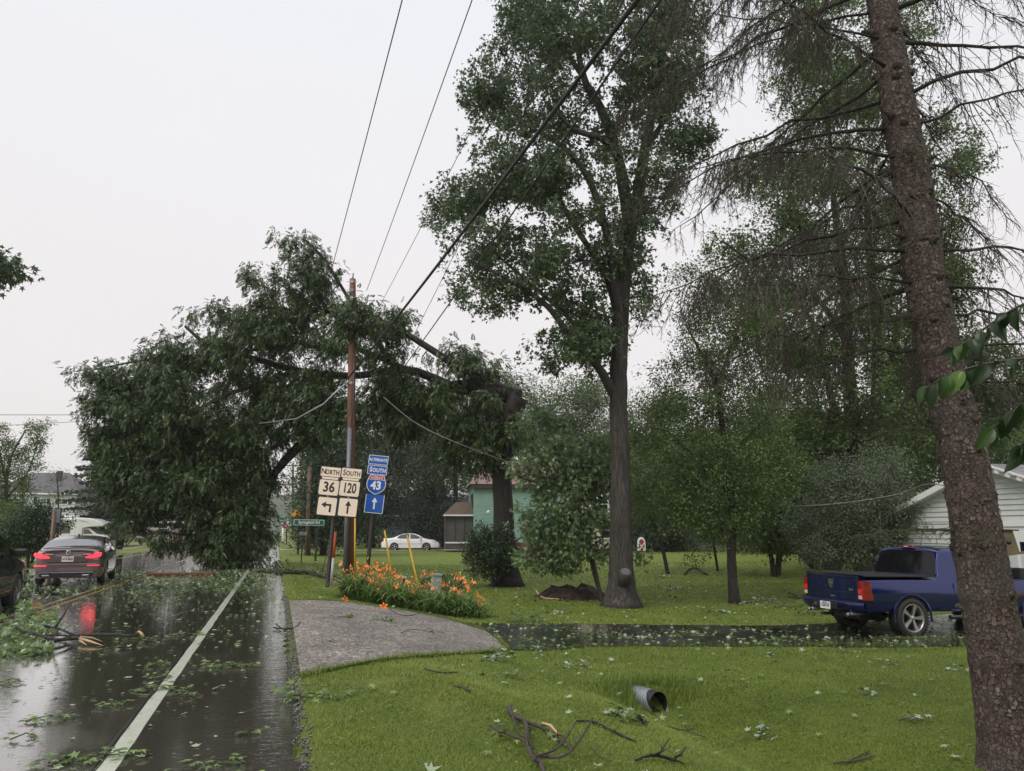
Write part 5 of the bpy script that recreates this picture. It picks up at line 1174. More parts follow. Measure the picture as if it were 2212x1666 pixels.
# green house ----------------------------------------------------------
def green_house():
    d = 62; A = P(1023, 1170, d); zg = 0.05
    # front wall runs to the right, receding a little
    A = np.array((A[0], A[1])); fv = np.array((cy, -sy)); fv = np.array((fv[0]*math.cos(.12)-fv[1]*math.sin(.12), fv[0]*math.sin(.12)+fv[1]*math.cos(.12)))
    bv = np.array((-fv[1], fv[0])); Wd = 7.2; Dp = 7; zE = 5.35; zP = 7.6
    root = thing('green_house', 'two-storey mint green clapboard house with brown shingle roof behind the split tree', 'house', (A[0], A[1], zg))
    gm = pm('mint_clapboard', (.23, .37, .31), .6, (.17, .30, .25), 1.2); gd = pm('mint_clapboard_shaded', (.19, .36, .30), .6, (.14, .29, .24), 1.2)  # side wall gets a darker copy: its shade is put into the colour
    core = pm('house_core', (.12, .22, .19), .8); red = pm('foundation_red', (.18, .035, .035), .8, (.11, .025, .025), 2); brn = pm('dark_brown_trim', (.05, .028, .022), .6); rfm = pm('shingle_brown_pink', (.24, .16, .14), .8, (.17, .11, .10), 5, .4, 40, stretch=(1, 1, 4))
    def q(u, v, z): p_ = A+fv*u+bv*v; return (p_[0], p_[1], z)
    MB().add([q(0, 0, zg), q(Wd, 0, zg), q(Wd, Dp, zg), q(0, Dp, zg), q(0, 0, zE), q(Wd, 0, zE), q(Wd, Dp, zE), q(0, Dp, zE)], [(0, 1, 5, 4), (1, 2, 6, 5), (2, 3, 7, 6), (3, 0, 4, 7), (4, 5, 6, 7)]).build('wall', core, root, world=True)
    MB().add([q(-.03, -.05, zg-.3), q(Wd+.03, -.05, zg-.3), q(Wd+.03, Dp, zg-.3), q(-.03, Dp, zg-.3), q(-.03, -.05, zg+.55), q(Wd+.03, -.05, zg+.55), q(Wd+.03, Dp, zg+.55), q(-.03, Dp, zg+.55)], [(0, 1, 5, 4), (1, 2, 6, 5), (2, 3, 7, 6), (3, 0, 4, 7), (4, 5, 6, 7)]).build('foundation', red, root, world=True)
    p0 = A; p1 = A+fv*Wd; boards(root, p0, p1, zg+.56, zE-.3, .21, gm, t=.03)
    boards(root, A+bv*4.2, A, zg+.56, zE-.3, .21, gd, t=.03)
    MB().add([q(-.3, -.35, zE-.32), q(Wd+.3, -.35, zE-.32), q(Wd+.3, 0, zE-.32), q(-.3, 0, zE-.32), q(-.3, -.35, zE), q(Wd+.3, -.35, zE), q(Wd+.3, 0, zE), q(-.3, 0, zE)], [(0, 1, 5, 4), (3, 2, 1, 0), (0, 4, 7, 3), (1, 2, 6, 5), (4, 5, 6, 7)]).build('cornice', brn, root, world=True)
    MB().add([q(-.35, -.4, zE+.01), q(Wd+.35, -.4, zE+.01), q(Wd-1.4, Dp/2, zP), q(1.4, Dp/2, zP), q(-.35, Dp+.4, zE+.01), q(Wd+.35, Dp+.4, zE+.01)], [(0, 1, 2, 3), (4, 0, 3), (1, 5, 2), (5, 4, 3, 2)]).build('roof', rfm, root, world=True)
    gw = pm('window_curtained', (.35, .38, .36), .15, (.08, .09, .09), 2, coat=.5)
    for u, z, w, h, gl in ((2.15, 3.15, .75, 1.35, gw), (2.2, .85, .9, 1.9, gw), (4.55, 1.45, .8, .95, gw), (5.9, 3.2, .75, 1.3, gw)):
        window(root, q(u, -.03, zg+z), fv, w, h, brn, gl, .13, depth=.08)
    sv = -bv
    for v, z, w, h in ((.8, 3.5, .5, .95), (2.6, 3.1, .5, 1.4)): window(root, q(-.03, v, zg+z), sv, w, h, brn, M['glass'], .1, depth=.06)
    # enclosed porch at the left
    pr = MB(); pw = -2.3
    pr.add([q(pw, .6, zg), q(-.02, .6, zg), q(-.02, 3.4, zg), q(pw, 3.4, zg), q(pw, .6, zg+2.75), q(-.02, .6, zg+2.75), q(-.02, 3.4, zg+2.75), q(pw, 3.4, zg+2.75)], [(0, 1, 5, 4), (1, 2, 6, 5), (2, 3, 7, 6), (3, 0, 4, 7), (4, 5, 6, 7)])
    pr.build('porch', pm('porch_screen', (.06, .055, .055), .5, (.09, .085, .085), 1.2), root, world=True)
    MB().add([q(pw-.2, .3, zg+2.8), q(.0, .3, zg+2.8), q(-.05, 2.0, zg+3.9), q(pw+.9, 2.0, zg+3.9), q(pw-.2, 3.6, zg+2.8), q(0, 3.6, zg+2.8)], [(0, 1, 2, 3), (4, 0, 3), (3, 2, 5, 4)]).build('porch_roof', pm('porch_roof_mossy', (.11, .07, .045), .85, (.06, .05, .03), 3), root, world=True)
    for u in (pw, pw*.66, pw*.33, -.08): MB().add([q(u, .55, zg+.5), q(u+.08, .55, zg+.5), q(u+.08, .55, zg+2.75), q(u, .55, zg+2.75), q(u, .6, zg+.5), q(u+.08, .6, zg+.5), q(u+.08, .6, zg+2.75), q(u, .6, zg+2.75)], [(0, 1, 2, 3), (0, 3, 7, 4), (1, 5, 6, 2)]).build('porch_post', brn, root, world=True)
    MB().add([q(pw, .54, zg+.48), q(0, .54, zg+.48), q(0, .54, zg+.6), q(pw, .54, zg+.6)], [(0, 1, 2, 3)]).build('porch_sill', M['white'], root, world=True)
    MB().add([q(pw-.2, .29, zg+2.7), q(0, .29, zg+2.7), q(0, .29, zg+2.82), q(pw-.2, .29, zg+2.82)], [(0, 1, 2, 3)]).build('porch_fascia', M['white'], root, world=True)
    # cream wing to the right
    cr = pm('cream_clapboard', (.62, .58, .42), .6, (.55, .52, .38), 1.5)
    MB().add([q(Wd+.02, 1.2, zg), q(Wd+6, 1.2, zg), q(Wd+6, Dp, zg), q(Wd+.02, Dp, zg), q(Wd+.02, 1.2, 5.2), q(Wd+6, 1.2, 5.2), q(Wd+6, Dp, 5.2), q(Wd+.02, Dp, 5.2)], [(0, 1, 5, 4), (1, 2, 6, 5), (2, 3, 7, 6), (3, 0, 4, 7)]).build('wing_wall', cr, root, world=True)
    MB().add([q(Wd-.1, .9, 5.2), q(Wd+6.3, .9, 5.2), q(Wd+6.3, Dp/2+.6, 7.4), q(Wd-.1, Dp/2+.6, 7.4), q(Wd-.1, Dp+.3, 5.2), q(Wd+6.3, Dp+.3, 5.2)], [(0, 1, 2, 3), (3, 2, 5, 4), (1, 5, 2), (0, 3, 4)]).build('wing_roof', rfm, root, world=True)
    for u, z in ((8.6, 3.1), (11.2, 3.1), (8.8, .9), (11.4, .9)): window(root, q(u, 1.17, zg+z), fv, .8, 1.3, M['white'], M['glass'], .1)
    # lamp/dish and flag and wreath belong to the wall
    a = q(1.25, -.05, zg+2.95); b0_ = np.array(a)
    r2 = thing('satellite_dish', 'small white satellite dish on the green front wall', 'dish', a)
    MB().lathe([(.001, 0), (.12, .02), (.22, .07), (.2, .07), (.001, .02)], 16, 'y').tube([(0, 0, 0), (0, .12, -.1), (0, .05, -.3)], [.02, .02, .02], 6).build('dish', M['white'], r2, rot=(.3, 0, .4))
    # flag pole slanting from the wall
    f0 = np.array(q(1.55, -.05, zg+1.15)); f1 = np.array(q(.95, -.75, zg+2.05)); r3 = thing('house_flag', 'limp striped flag on a slanting pole against the green wall', 'flag', tuple(f0))
    MB().tube([f0, f1], [.02, .018], 6).build('flag_pole', M['white'], r3, world=True)
    fb = MB(); rows = []
    for i in range(9):
        t_ = i/8; c0 = f0+(f1-f0)*(.35+.6*t_); rows.append([(c0[0]+.05*math.sin(k*1.9+i), c0[1]+.05*math.cos(k*1.3+i), c0[2]-k*.13*(1-.25*t_)) for k in range(8)])
    me = MB().grid(rows, True).mesh('flag'); me.materials.append(pm('flag_red', (.5, .04, .05), .7)); me.materials.append(pm('flag_white', (.7, .7, .7), .7)); me.materials.append(pm('flag_blue', (.02, .03, .12), .7))
    for i, p_ in enumerate(me.polygons): r_, c_ = divmod(i, 7); p_.material_index = 2 if (r_ > 4 and c_ < 3) else c_ % 2
    o = obj('flag', me, None, r3); o.location = -r3.location
    r4 = q(2.2, -.14, zg+2.2); w = thing('wreath', 'dark round wreath on the green house door', 'wreath', r4)
    MB().lathe([(.16, 0), (.22, -.06), (.28, 0), (.22, .05), (.16, 0)], 18, 'y').build('ring', M['leaf_ever'], w)
green_house()
def simple_house(name, label, corner, ang, Wd, Dp, zE, zP, wallm, roofm, wins, zg=0, hip=0, chim=None, bh=.25, trimm=None, shutters=False, cat='house'):
    A = np.array(corner[:2], float); fv = np.array((math.cos(ang), math.sin(ang))); bv = np.array((-fv[1], fv[0]))
    root = thing(name, label, cat, (A[0], A[1], zg))
    def q(u, v, z): p_ = A+fv*u+bv*v; return (p_[0], p_[1], zg+z)
    MB().add([q(0, 0, -.3), q(Wd, 0, -.3), q(Wd, Dp, -.3), q(0, Dp, -.3), q(0, 0, zE), q(Wd, 0, zE), q(Wd, Dp, zE), q(0, Dp, zE)]+[q(0, Dp/2, zP), q(Wd, Dp/2, zP)], [(0, 1, 5, 4), (1, 2, 6, 5), (2, 3, 7, 6), (3, 0, 4, 7)]+([(4, 7, 8), (5, 9, 6)] if not hip else [])).build('wall', wallm, root, world=True)
    boards(root, A, A+fv*Wd, zg, zg+zE, bh, wallm, t=.03)
    ov = .35; zz = .05+.02
    rf = MB().add([q(-ov, -ov, zE-ov*.2), q(Wd+ov, -ov, zE-ov*.2), q(Wd+ov-hip, Dp/2, zP+zz), q(-ov+hip, Dp/2, zP+zz), q(-ov, Dp+ov, zE-ov*.2), q(Wd+ov, Dp+ov, zE-ov*.2)], [(0, 1, 2, 3), (3, 2, 5, 4), (4, 0, 3), (1, 5, 2)]).build('roof', roofm, root, world=True)
    MB().add([q(-ov, -ov-.02, zE-ov*.2-.16), q(Wd+ov, -ov-.02, zE-ov*.2-.16), q(Wd+ov, -ov-.02, zE-ov*.2+.02), q(-ov, -ov-.02, zE-ov*.2+.02)], [(0, 1, 2, 3)]).build('fascia', trimm or M['white'], root, world=True)
    for w_ in wins:
        u, z, w, h = w_[:4]; o = window(root, q(u, -.03, z), fv, w, h, trimm or M['white'], M['glass'], .1)
        if shutters:
            for sg in (-1, 1):
                p_ = q(u+sg*(w/2+.3), -.05, z); pp = np.array(p_)
                MB().add([pp+np.array((fv[0]*a_+bv[0]*n_, fv[1]*a_+bv[1]*n_, zz_)) for zz_ in (-.05, h+.05) for n_ in (-.03, .02) for a_ in (-.16, .16)], [(0, 2, 3, 1), (4, 5, 7, 6), (0, 1, 5, 4), (2, 6, 7, 3), (0, 4, 6, 2), (1, 3, 7, 5)]).build('shutter', M['black'], root, world=True)
    if chim:
        u, v, w, z0, z1 = chim; o = MB().add([q(u+a_*w, v+b_*w, z) for z in (z0, z1) for b_ in (0, 1) for a_ in (0, 1)], [(0, 2, 3, 1), (4, 5, 7, 6), (0, 1, 5, 4), (2, 6, 7, 3), (0, 4, 6, 2), (1, 3, 7, 5)]).build('chimney', pm('chimney_brick', (.09, .065, .06), .8, (.05, .04, .04), 6), rf, world=False); o.location = (0, 0, 0)
    return root
hw = pm('white_siding_house', (.5, .54, .52), .55, (.42, .46, .44), 1.3); hr = pm('roof_grey_shingle', (.14, .13, .14), .85, (.09, .085, .09), 5, .5, 30)
A = P(-40, 1165, 95)
simple_house('grey_roofed_house', 'two-storey white-sided house with grey hip roof and dark chimney on the far left', A, -RZ(17.3)+.12, 10.6, 9, 6.3, 9.1, hw, hr, [(6.6, 4.9, .95, .6), (9.2, 4.9, .95, .6), (3.6, 4.9, .95, .6), (7.4, 1.6, 1.0, 1.4), (4.4, 1.6, 1.0, 1.4)], 0, 3.4, (6.9, 2.4, .5, 6.6, 9.3), .3, shutters=True)
A = P(262, 1158, 110)
simple_house('pink_bungalow', 'low pinkish bungalow far down the left side, mostly hidden by leaves', A, -RZ(17.3), 12, 7, 2.7, 4.6, pm('pinkish_siding', (.42, .34, .32), .6, (.36, .29, .28), 1), hr, [(2.6, 1.0, 1.3, 1.2), (6, 1.0, 1.3, 1.2), (9.5, 1, 1.2, 1.2)], .2, 0, None, .35)
A = P(1480, 1174, 74)
simple_house('beige_shed', 'low beige outbuilding with white trim at the back of the lawn', A, -RZ(17.3)+.1, 8.5, 6, 2.5, 4.0, pm('beige_siding', (.36, .33, .31), .6, (.31, .28, .27), 1), hr, [(1.9, 1.1, .8, .9), (4.6, 1.0, 1.0, 1.1), (6.8, 1.0, .8, 1.0)], -.05, 0, None, .3, cat='outbuilding')
A = P(836, 1178, 76)
simple_house('blue_sided_house', 'sliver of pale blue siding behind the dark trees and the white saloon', A, -RZ(17.3), 9, 6, 3.2, 5, pm('pale_blue_siding', (.34, .44, .50), .6, (.28, .37, .43), 1), hr, [(3, 1, 1, 1.2), (6, 1, 1, 1.2)], -.05, 0, None, .2)
# little red and white barn ornament
a = P(1386, 1175, 60); a[2] = float(tz(a[0], a[1])); r = thing('barn_ornament', 'small red and white barn-shaped ornament with a crossed door at the lawn edge', 'ornament', (a[0], a[1], a[2]+.15), rot=(0, 0, -YAW))
MB().prism([(-.30, 0), (.30, 0), (.30, .7), (.20, .98), (0, 1.08), (-.20, .98), (-.30, .7)], 0, .3).build('body', M['white'], r)
MB().prism([(-.22, .06), (.22, .06), (.22, .66), (.13, .86), (0, .92), (-.13, .86), (-.22, .66)], -.012, -.002).build('red_panel', pm('barn_red', (.28, .03, .03), .6), r)
xb = MB(); 
for a0, a1 in (((-.2, .08), (.2, .62)), ((.2, .08), (-.2, .62))):
    v = Vector((a1[0]-a0[0], 0, a1[1]-a0[1])).normalized(); n_ = (-v.z*.03, v.x*.03); xb.prism([(a0[0]-n_[0], a0[1]-n_[1]), (a0[0]+n_[0], a0[1]+n_[1]), (a1[0]+n_[0], a1[1]+n_[1]), (a1[0]-n_[0], a1[1]-n_[1])], -.03, -.014 if a0[0] < 0 else -.016)
xb.build('door_cross', M['white'], r)
# ------------------------------------------------------------------ poles
M['pole'] = bark_mat('utility_pole_wood', (.13, .055, .035), (.27, .125, .085), (.19, .10, .075), 10, (1, 1, .05), .5, 3, .6)
M['pole2'] = bark_mat('old_pole_wood', (.12, .07, .045), (.24, .15, .10), (.16, .12, .09), 10, (1, 1, .05), .5, 3, .7)
M['post_dark'] = pm('wet_sign_post', (.035, .026, .022), .5, (.065, .05, .042), 20, .3, 40)
M['galv'] = pm('galvanised', (.38, .39, .40), .45, (.30, .31, .32), 8, metal=.5)
M['conduit'] = pm('grey_conduit', (.13, .14, .16), .4, (.17, .18, .20), 4)
M['yellow'] = pm('yellow_guy_guard', (.62, .38, .02), .5, (.5, .31, .02), 5)
M['wire'] = pm('black_cable', (.02, .02, .022), .5); M['wire_grey'] = pm('bare_wire', (.16, .16, .16), .4, metal=.4)
M['ceramic'] = pm('insulator_grey', (.3, .3, .3), .3)
PD = 27.2
def stand(px, py, d):
    p = P(px, py, d); p[2] = float(tz(p[0], p[1])); return p
b0 = stand(755, 1245, PD); topp = P(762, 603, PD)
pole = thing('utility_pole', 'reddish wooden utility pole with grey conduit up its left side, amid the hanging branches', 'utility pole', tuple(b0))
vec = topp-b0
MB().tube([b0-(0, 0, .2), b0+vec*.5, b0+vec*.97, topp], [.175, .15, .12, .115], 20, noise=.01).build('shaft', M['pole'], pole, world=True)
MB().tube([topp, topp+(0, 0, .1), topp+(0, 0, .22)], [.03, .03, .05], 10).tube([topp+(-.02, 0, .1), topp+(.03, 0, .24)], [.015, .015], 6).build('top_pin', M['galv'], pole, world=True)
pl_ = MB()
for k, z in enumerate((.15, .48, .78, 4.1)):
    q = topp-vec/np.linalg.norm(vec)*z; v = np.array((-sy, -cy, 0))*.125
    c = q+v; pl_.add([c+np.array((cy*a_, -sy*a_, zz)) for zz in (-.05, .05) for a_ in (-.055, .055)]+[c+v*.15+np.array((cy*a_, -sy*a_, zz)) for zz in (-.05, .05) for a_ in (-.055, .055)], [(4, 5, 7, 6), (0, 4, 6, 2), (1, 3, 7, 5), (2, 6, 7, 3), (0, 1, 5, 4)])
    pl_.tube([c-np.array((cy, -sy, 0))*.2, c+np.array((cy, -sy, 0))*.2], [.012, .012], 6)
pl_.build('bolt_plate', M['galv'], pole, world=True)
cb = MB(); a = P(745, 1250, PD-.25); a[2] = b0[2]-.1; a2 = P(756, 925, PD-.2)
cb.tube([a, a2], [.085, .08], 14); cb.build('conduit', M['conduit'], pole, world=True)
MB().tube([a2+(0.02, 0, 0), P(763, 860, PD-.17), P(764, 760, PD-.16)], [.012, .012, .012], 6).build('ground_wire', M['wire_grey'], pole, world=True)
# dead-end bracket and insulators on the left of the pole
MB().tube([P(756, 825, PD-.1), P(735, 838, PD-.3), P(700, 872, PD-.4), P(640, 905, PD+1), P(560, 915, PD+2.5)], [.03, .035, .03, .025, .02], 8).build('service_drop', M['galv'], pole, world=True)
for k in range(3): MB().tube([P(728+4*k, 842-2*k, PD-.35), P(738+5*k, 856-3*k, PD-.35)], [.012, .012], 5).build('drop_loop', M['galv'], pole, world=True)
# wires
def wire(label, pts, r, mat='wire', sag=0, ext=True, parent=None, name='overhead_wire', n=14):
    w = [P(*q) for q in pts]
    if ext:                                  # carry on over the camera to the next pole behind
        v = w[-1]-w[-2]; v = v/np.linalg.norm(v); w.append(w[-1]+v*26)
    out = []
    for a, b_ in zip(w[:-1], w[1:]):
        for k in range(n):
            u = k/n; q = a+(b_-a)*u; q = q-(0, 0, sag*4*u*(1-u)); out.append(q)
    out.append(w[-1]); root = thing(name, label, 'wire', tuple(w[0])) if False else None
    o = MB().tube(out, r, 6).build(name, M[mat]); tag(o, label, 'wire'); return o
def overhead(label, px0, py0, d0, px1, py1, r, mat='wire', sag=.05, dz=0):
    a = P(px0, py0, d0); v = ray(px1, py1); h = v[0]*sy+v[1]*cy; t_ = (a[2]+dz-CAM_H)/v[2]; d1 = t_*h
    return wire(label, [(px0, py0, d0), (px1, py1, d1)], r, mat, sag)
overhead('leftmost thin wire rising from the fallen crown to the top edge', 690, 680, 28, 874, -20, .011, 'wire', .06, .6)
overhead('second thin wire, rising from beside the pole top to the top edge', 792, 628, 27.5, 1027, -20, .011, 'wire', .06, .6)
overhead('third thin wire, crossing in front of the left side of the tall maple', 820, 662, 27.5, 1172, -20, .009, 'wire', .04, .6)
overhead('fourth thin wire, crossing the tall maple crown', 880, 752, 27.3, 1262, -20, .009, 'wire', .04, .6)
overhead('thick bundled cable running from the pole over the viewer', 748, 822, 27.0, 1392, -20, .034, 'wire', .10, .6)
overhead('single cable just right of the thick bundled cable', 842, 835, 27.1, 1440, -20, .016, 'wire', .06, .6)
def lcable(label, pts, r, mat='wire_grey', name='wire'): 
    w, rr = smooth_line([P(*q) for q in pts], [r]*len(pts), 8); return tag(MB().tube(w, r, 6).build(name, M[mat]), label, 'wire')
lcable('pale service wire sagging from the pole to the garage roof', [(828, 858, 26.9), (900, 915, 26.5), (1000, 962, 26), (1150, 1015, 26), (1294, 1053, 26), (1410, 1075, 26), (1546, 1092, 25.5), (1761, 1092, 24.5), (1925, 1071, 23.5), (2000, 1047, 22.8), (2060, 1052, 22.2)], .016, name='service_wire')
lcable('upper thin wire across the sky at the far left', [(-80, 896, 50), (60, 896.5, 50), (200, 896, 50), (420, 893, 50)], .02, 'wire', 'overhead_wire')
lcable('lower thin wire across the sky at the far left', [(-80, 922, 50), (60, 917, 50), (200, 909, 50), (420, 897, 50)], .016, 'wire', 'overhead_wire')
# guy wires with their yellow guards
def guy(label, top, mid, bot, d0, d1, r=.012):
    a = P(*top, d0); m_ = P(*mid, (d0+d1)/2*.4+d1*.6); b_ = P(*bot, d1); b_[2] = float(tz(b_[0], b_[1]))-.02
    v = b_-a; Lg = np.linalg.norm(v); g0 = b_-v/Lg*2.15; root = thing('guy_wire', label, 'guy wire', (b_[0], b_[1], b_[2]))
    MB().tube([a, b_], [r, r], 6).build('cable', M['wire'], root, world=True)
    MB().tube([g0, b_], [.032, .032], 10).build('guard', M['yellow'], root, world=True)
guy('guy wire with yellow guard left of the middle one, behind the interstate sign', (775, 790), (826, 1110), (853, 1262), PD, 24.6)
guy('right-hand guy wire with yellow guard leaning over the lilies', (812, 850), (875, 1125), (909, 1268), PD, 24.2)
g = stand(767, 1250, 26.6); root = thing('cable_guard', 'upright yellow guard strip along the right side of the utility pole', 'cable guard', tuple(g))
MB().tube([g, P(767, 1114, 26.7)], [.032, .032], 10).build('guard', M['yellow'], root, world=True)
# further poles
def pole_far(name, label, px, py, d, ptx, pty, w, mat='pole2', cross=None):
    b_ = stand(px, py, d); t_ = P(ptx, pty, d); root = thing(name, label, 'utility pole', tuple(b_)); r = wpx(w, d)/2
    MB().tube([b_-(0, 0, .1), (b_+t_)/2, t_], [r*1.1, r, r*.9], 12, noise=.015).build('shaft', M[mat], root, world=True)
    if cross:
        for (yy_, hw_) in cross:
            c = P(ptx, yy_, d); v = np.array((cy, -sy, 0))*hw_; MB().tube([c-v, c+v], [.09, .09], 5).build('crossarm', M[mat], root, world=True)
            for k in (-1, -.5, .5, 1): MB().lathe([(.05, 0), (.07, .12), (.03, .22)], 8, 'z', tuple(c+v*k*.95)).build('insulator', M['ceramic'], root, world=True)
    return root
pole_far('stub_pole', 'short cut-off wooden pole beside the green street-name sign', 665, 1192, 50, 669, 1008, 10.5)
pole_far('utility_pole', 'distant reddish pole seen between the branches just left of the stub pole', 646, 1172, 82, 653, 968, 7, 'pole', None)
pole_far('utility_pole', 'farthest pole with a crossarm, in the gap under the fallen crown', 633, 1160, 130, 633, 1000, 4.5, 'post_dark', [(1006, 2.3), (1047, 2.6)])
for i, (a, b_) in enumerate((((600, 1049, 170), (651, 1047, 84)), ((590, 1056, 170), (651, 1052, 84)), ((600, 1042, 170), (652, 1020, 84)))):
    lcable(('uppermost', 'middle', 'lowest')[[2, 0, 1].index(i)]+' short far wire in the sky gap behind the route signs', [a, tuple((np.array(a)+np.array(b_))/2+np.array((0, 1.5, 0))), b_], .03, 'wire', 'overhead_wire')
r = pole_far('box_pole', 'brown roadside post with a grey box on top, left of the motorhome', 114, 1190, 31, 118, 1103, 9.5, 'pole2')
c = P(122, 1107, 31.1); bx = MB().box(-.10, .17, -.12, .12, -.42, .12).build('meter_box', M['conduit'], r); bx.location = tuple(c-np.array(r.location))

# ------------------------------------------------------------------ signs
M['sheet_white'] = pm('sign_white_headlit', (.86, .72, .58), .4, (.82, .66, .50), 2.5)  # warm headlight glow on the white sheeting is put into its colour
M['sheet_black'] = pm('sign_black', (.012, .012, .013), .45)
M['sheet_blue'] = pm('sign_blue', (.012, .10, .46), .38, (.010, .085, .40), 3); M['sheet_red'] = pm('sign_red', (.42, .02, .03), .4)
M['sheet_bwhite'] = pm('sign_white_border', (.80, .80, .80), .4)
M['sheet_green'] = pm('sign_green', (.006, .17, .08), .4); M['sheet_yellow'] = pm('sign_yellow', (.90, .46, .03), .4)
def rrect(w, h, r=.04, cx=0, cz=0, n=5):
    out = []
    for sx_, sz_, a0 in ((1, 1, 0), (-1, 1, 90), (-1, -1, 180), (1, -1, 270)):
        for k in range(n+1):
            a = math.radians(a0+90*k/n); out.append((cx+sx_*(w/2-r)+r*math.cos(a), cz+sz_*(h/2-r)+r*math.sin(a)))
    return out[::-1] if False else out
def plate(parent, name, poly, mat, y0=0, t=.003, loc=None):
    o = MB().prism(poly, y0-t, y0).build(name, M[mat], parent); 
    if loc: o.location = loc
    return o
def arrow_up(s=1):
    return [(-.028*s, -.20*s), (.028*s, -.20*s), (.028*s, .05*s), (.10*s, .05*s), (0, .21*s), (-.10*s, .05*s), (-.028*s, .05*s)]
def face_rot(lean, extra=0): return (0, math.radians(lean), -YAW*.8+extra)
def post(root, foot, top, w=.10, mat='post_dark'):
    f = np.array(foot); t_ = np.array(top); MB().tube([f-(t_-f)/np.linalg.norm(t_-f)*.25, t_], [w*.62, w*.62], 4, smooth=False).build('post', M[mat], root, world=True)
D1 = 22.9
# assembly of the two state routes: everything on one leaning post
f1 = stand(707, 1270, D1); t1 = P(731, 1008, D1)
s1 = thing('route_sign', 'leaning post with NORTH 36 left-arrow and SOUTH 120 up-arrow route markers', 'road sign', tuple(f1))
post(s1, f1+np.array((0, .06, 0)), t1+np.array((0, .06, 0)), .105)
fr_ = bpy.data.objects.new('sign_board', None)
def sub(parent, name, px, py, d, lean, yaw=-YAW*.85):
    c = P(px, py, d); me = None
    return c, (0, math.radians(lean), yaw)
def board(parent, name, px, py, d, lean, poly, mat, t=.004, yaw=-YAW*.85):
    c = P(px, py, d)-np.array((0, .07, 0)); o = MB().prism(poly, -t, 0).build(name, M[mat], parent); o.location = tuple(c-np.array(parent.location)); o.rotation_euler = (0, math.radians(lean), yaw); return o
LN = 5.2
k1 = wpx(1, D1*1.02)
def state_route(parent, cx_, cy_, num, sx_):
    o = board(parent, 'route_marker', cx_, cy_, D1, LN, rrect(.66, .66, .01), 'sheet_black', .004)
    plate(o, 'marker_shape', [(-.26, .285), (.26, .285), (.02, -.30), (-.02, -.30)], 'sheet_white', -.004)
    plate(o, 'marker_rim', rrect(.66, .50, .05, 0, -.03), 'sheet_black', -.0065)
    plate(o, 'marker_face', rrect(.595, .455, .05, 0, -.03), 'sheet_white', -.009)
    text(num, .42, M['ink'], o, (0, -.0135, -.03), sx_=sx_, bold=.012, ext=.001)
    for sx2, sz2 in ((-.25, .14), (.25, .14), (-.25, -.2), (.25, -.2)): plate(o, 'bolt', rrect(.02, .02, .009, sx2, sz2), 'sheet_black', -.0125, .002)
    return o
def dirboard(parent, cx_, cy_, s_, sx_=.8):
    o = board(parent, 'direction_plate', cx_, cy_, D1, LN, rrect(.66, .335, .015), 'sheet_black')
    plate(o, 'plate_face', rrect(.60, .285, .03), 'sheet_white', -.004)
    text(s_[0], .245, M['ink'], o, (-.215 if len(s_) == 5 else -.215, -.0085, 0), sx_=sx_, bold=.006, ext=.001)
    text(s_[1:], .20, M['ink'], o, (.055, -.0085, -.016), sx_=sx_*.92, bold=.006, ext=.001, space=1.08); return o
dirboard(s1, 714.5, 1020, 'NORTH'); dirboard(s1, 759, 1023, 'SOUTH')
state_route(s1, 710.5, 1051.5, '36', .86); state_route(s1, 755, 1054, '120', .66)
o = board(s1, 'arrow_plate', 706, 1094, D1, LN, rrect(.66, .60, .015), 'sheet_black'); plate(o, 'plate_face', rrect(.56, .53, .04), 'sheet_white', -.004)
plate(o, 'arrow', [(.13, -.17), (.13, .075), (-.04, .075), (-.04, .14), (-.18, .045), (-.04, -.05), (-.04, .015), (.07, .015), (.07, -.17)][::-1], 'sheet_black', -.0075, .002)
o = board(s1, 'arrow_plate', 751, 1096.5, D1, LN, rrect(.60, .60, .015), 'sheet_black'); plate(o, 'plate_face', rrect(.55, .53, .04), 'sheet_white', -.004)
plate(o, 'arrow', arrow_up(.95), 'sheet_black', -.0075, .002)
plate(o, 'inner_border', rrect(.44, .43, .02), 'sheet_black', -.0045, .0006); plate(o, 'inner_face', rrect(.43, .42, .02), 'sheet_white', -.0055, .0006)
# interstate assembly
D2 = 24.3
f2 = stand(791, 1252, D2); t2 = P(817, 985, D2); s2 = thing('interstate_sign', 'leaning post with blue ALTERNATE SOUTH INTERSTATE 43 markers and up arrow', 'road sign', tuple(f2)); post(s2, f2+np.array((0, .06, 0)), t2+np.array((0, .06, 0)), .105)
def D1_board(name, px, py, w, h, mat='sheet_blue', ln=5.6, r=.03):
    o = board(s2, name, px, py, D2, ln, rrect(w, h, r), 'sheet_bwhite'); plate(o, 'plate_face', rrect(w-.035, h-.035, r*.7), mat, -.004); return o
o = D1_board('direction_plate', 817, 994.5, .635, .30); text('ALTERNATE', .135, M['sheet_bwhite'], o, (0, -.0085, 0), sx_=.80, bold=.003, ext=.001)
o = D1_board('direction_plate', 814.5, 1016, .635, .30)
text('S', .22, M['sheet_bwhite'], o, (-.205, -.0085, 0), sx_=.84, bold=.005, ext=.001); text('OUTH', .178, M['sheet_bwhite'], o, (.06, -.0085, -.014), sx_=.82, bold=.005, ext=.001, space=1.08)
sh = [(-.16, .315), (0, .285), (.16, .315), (.23, .30), (.295, .13), (.315, 0), (.29, -.12), (.22, -.215), (.12, -.28), (0, -.325), (-.12, -.28), (-.22, -.215), (-.29, -.12), (-.315, 0), (-.295, .13), (-.23, .30)]
bk = board(s2, 'route_marker', 812, 1047, D2, 5.4, rrect(.64, .66, .02), 'sheet_black')
plate(bk, 'shield_edge', sh, 'sheet_bwhite', -.004); plate(bk, 'shield_blue', [(x*.93, z*.93) for x, z in sh], 'sheet_blue', -.0075)
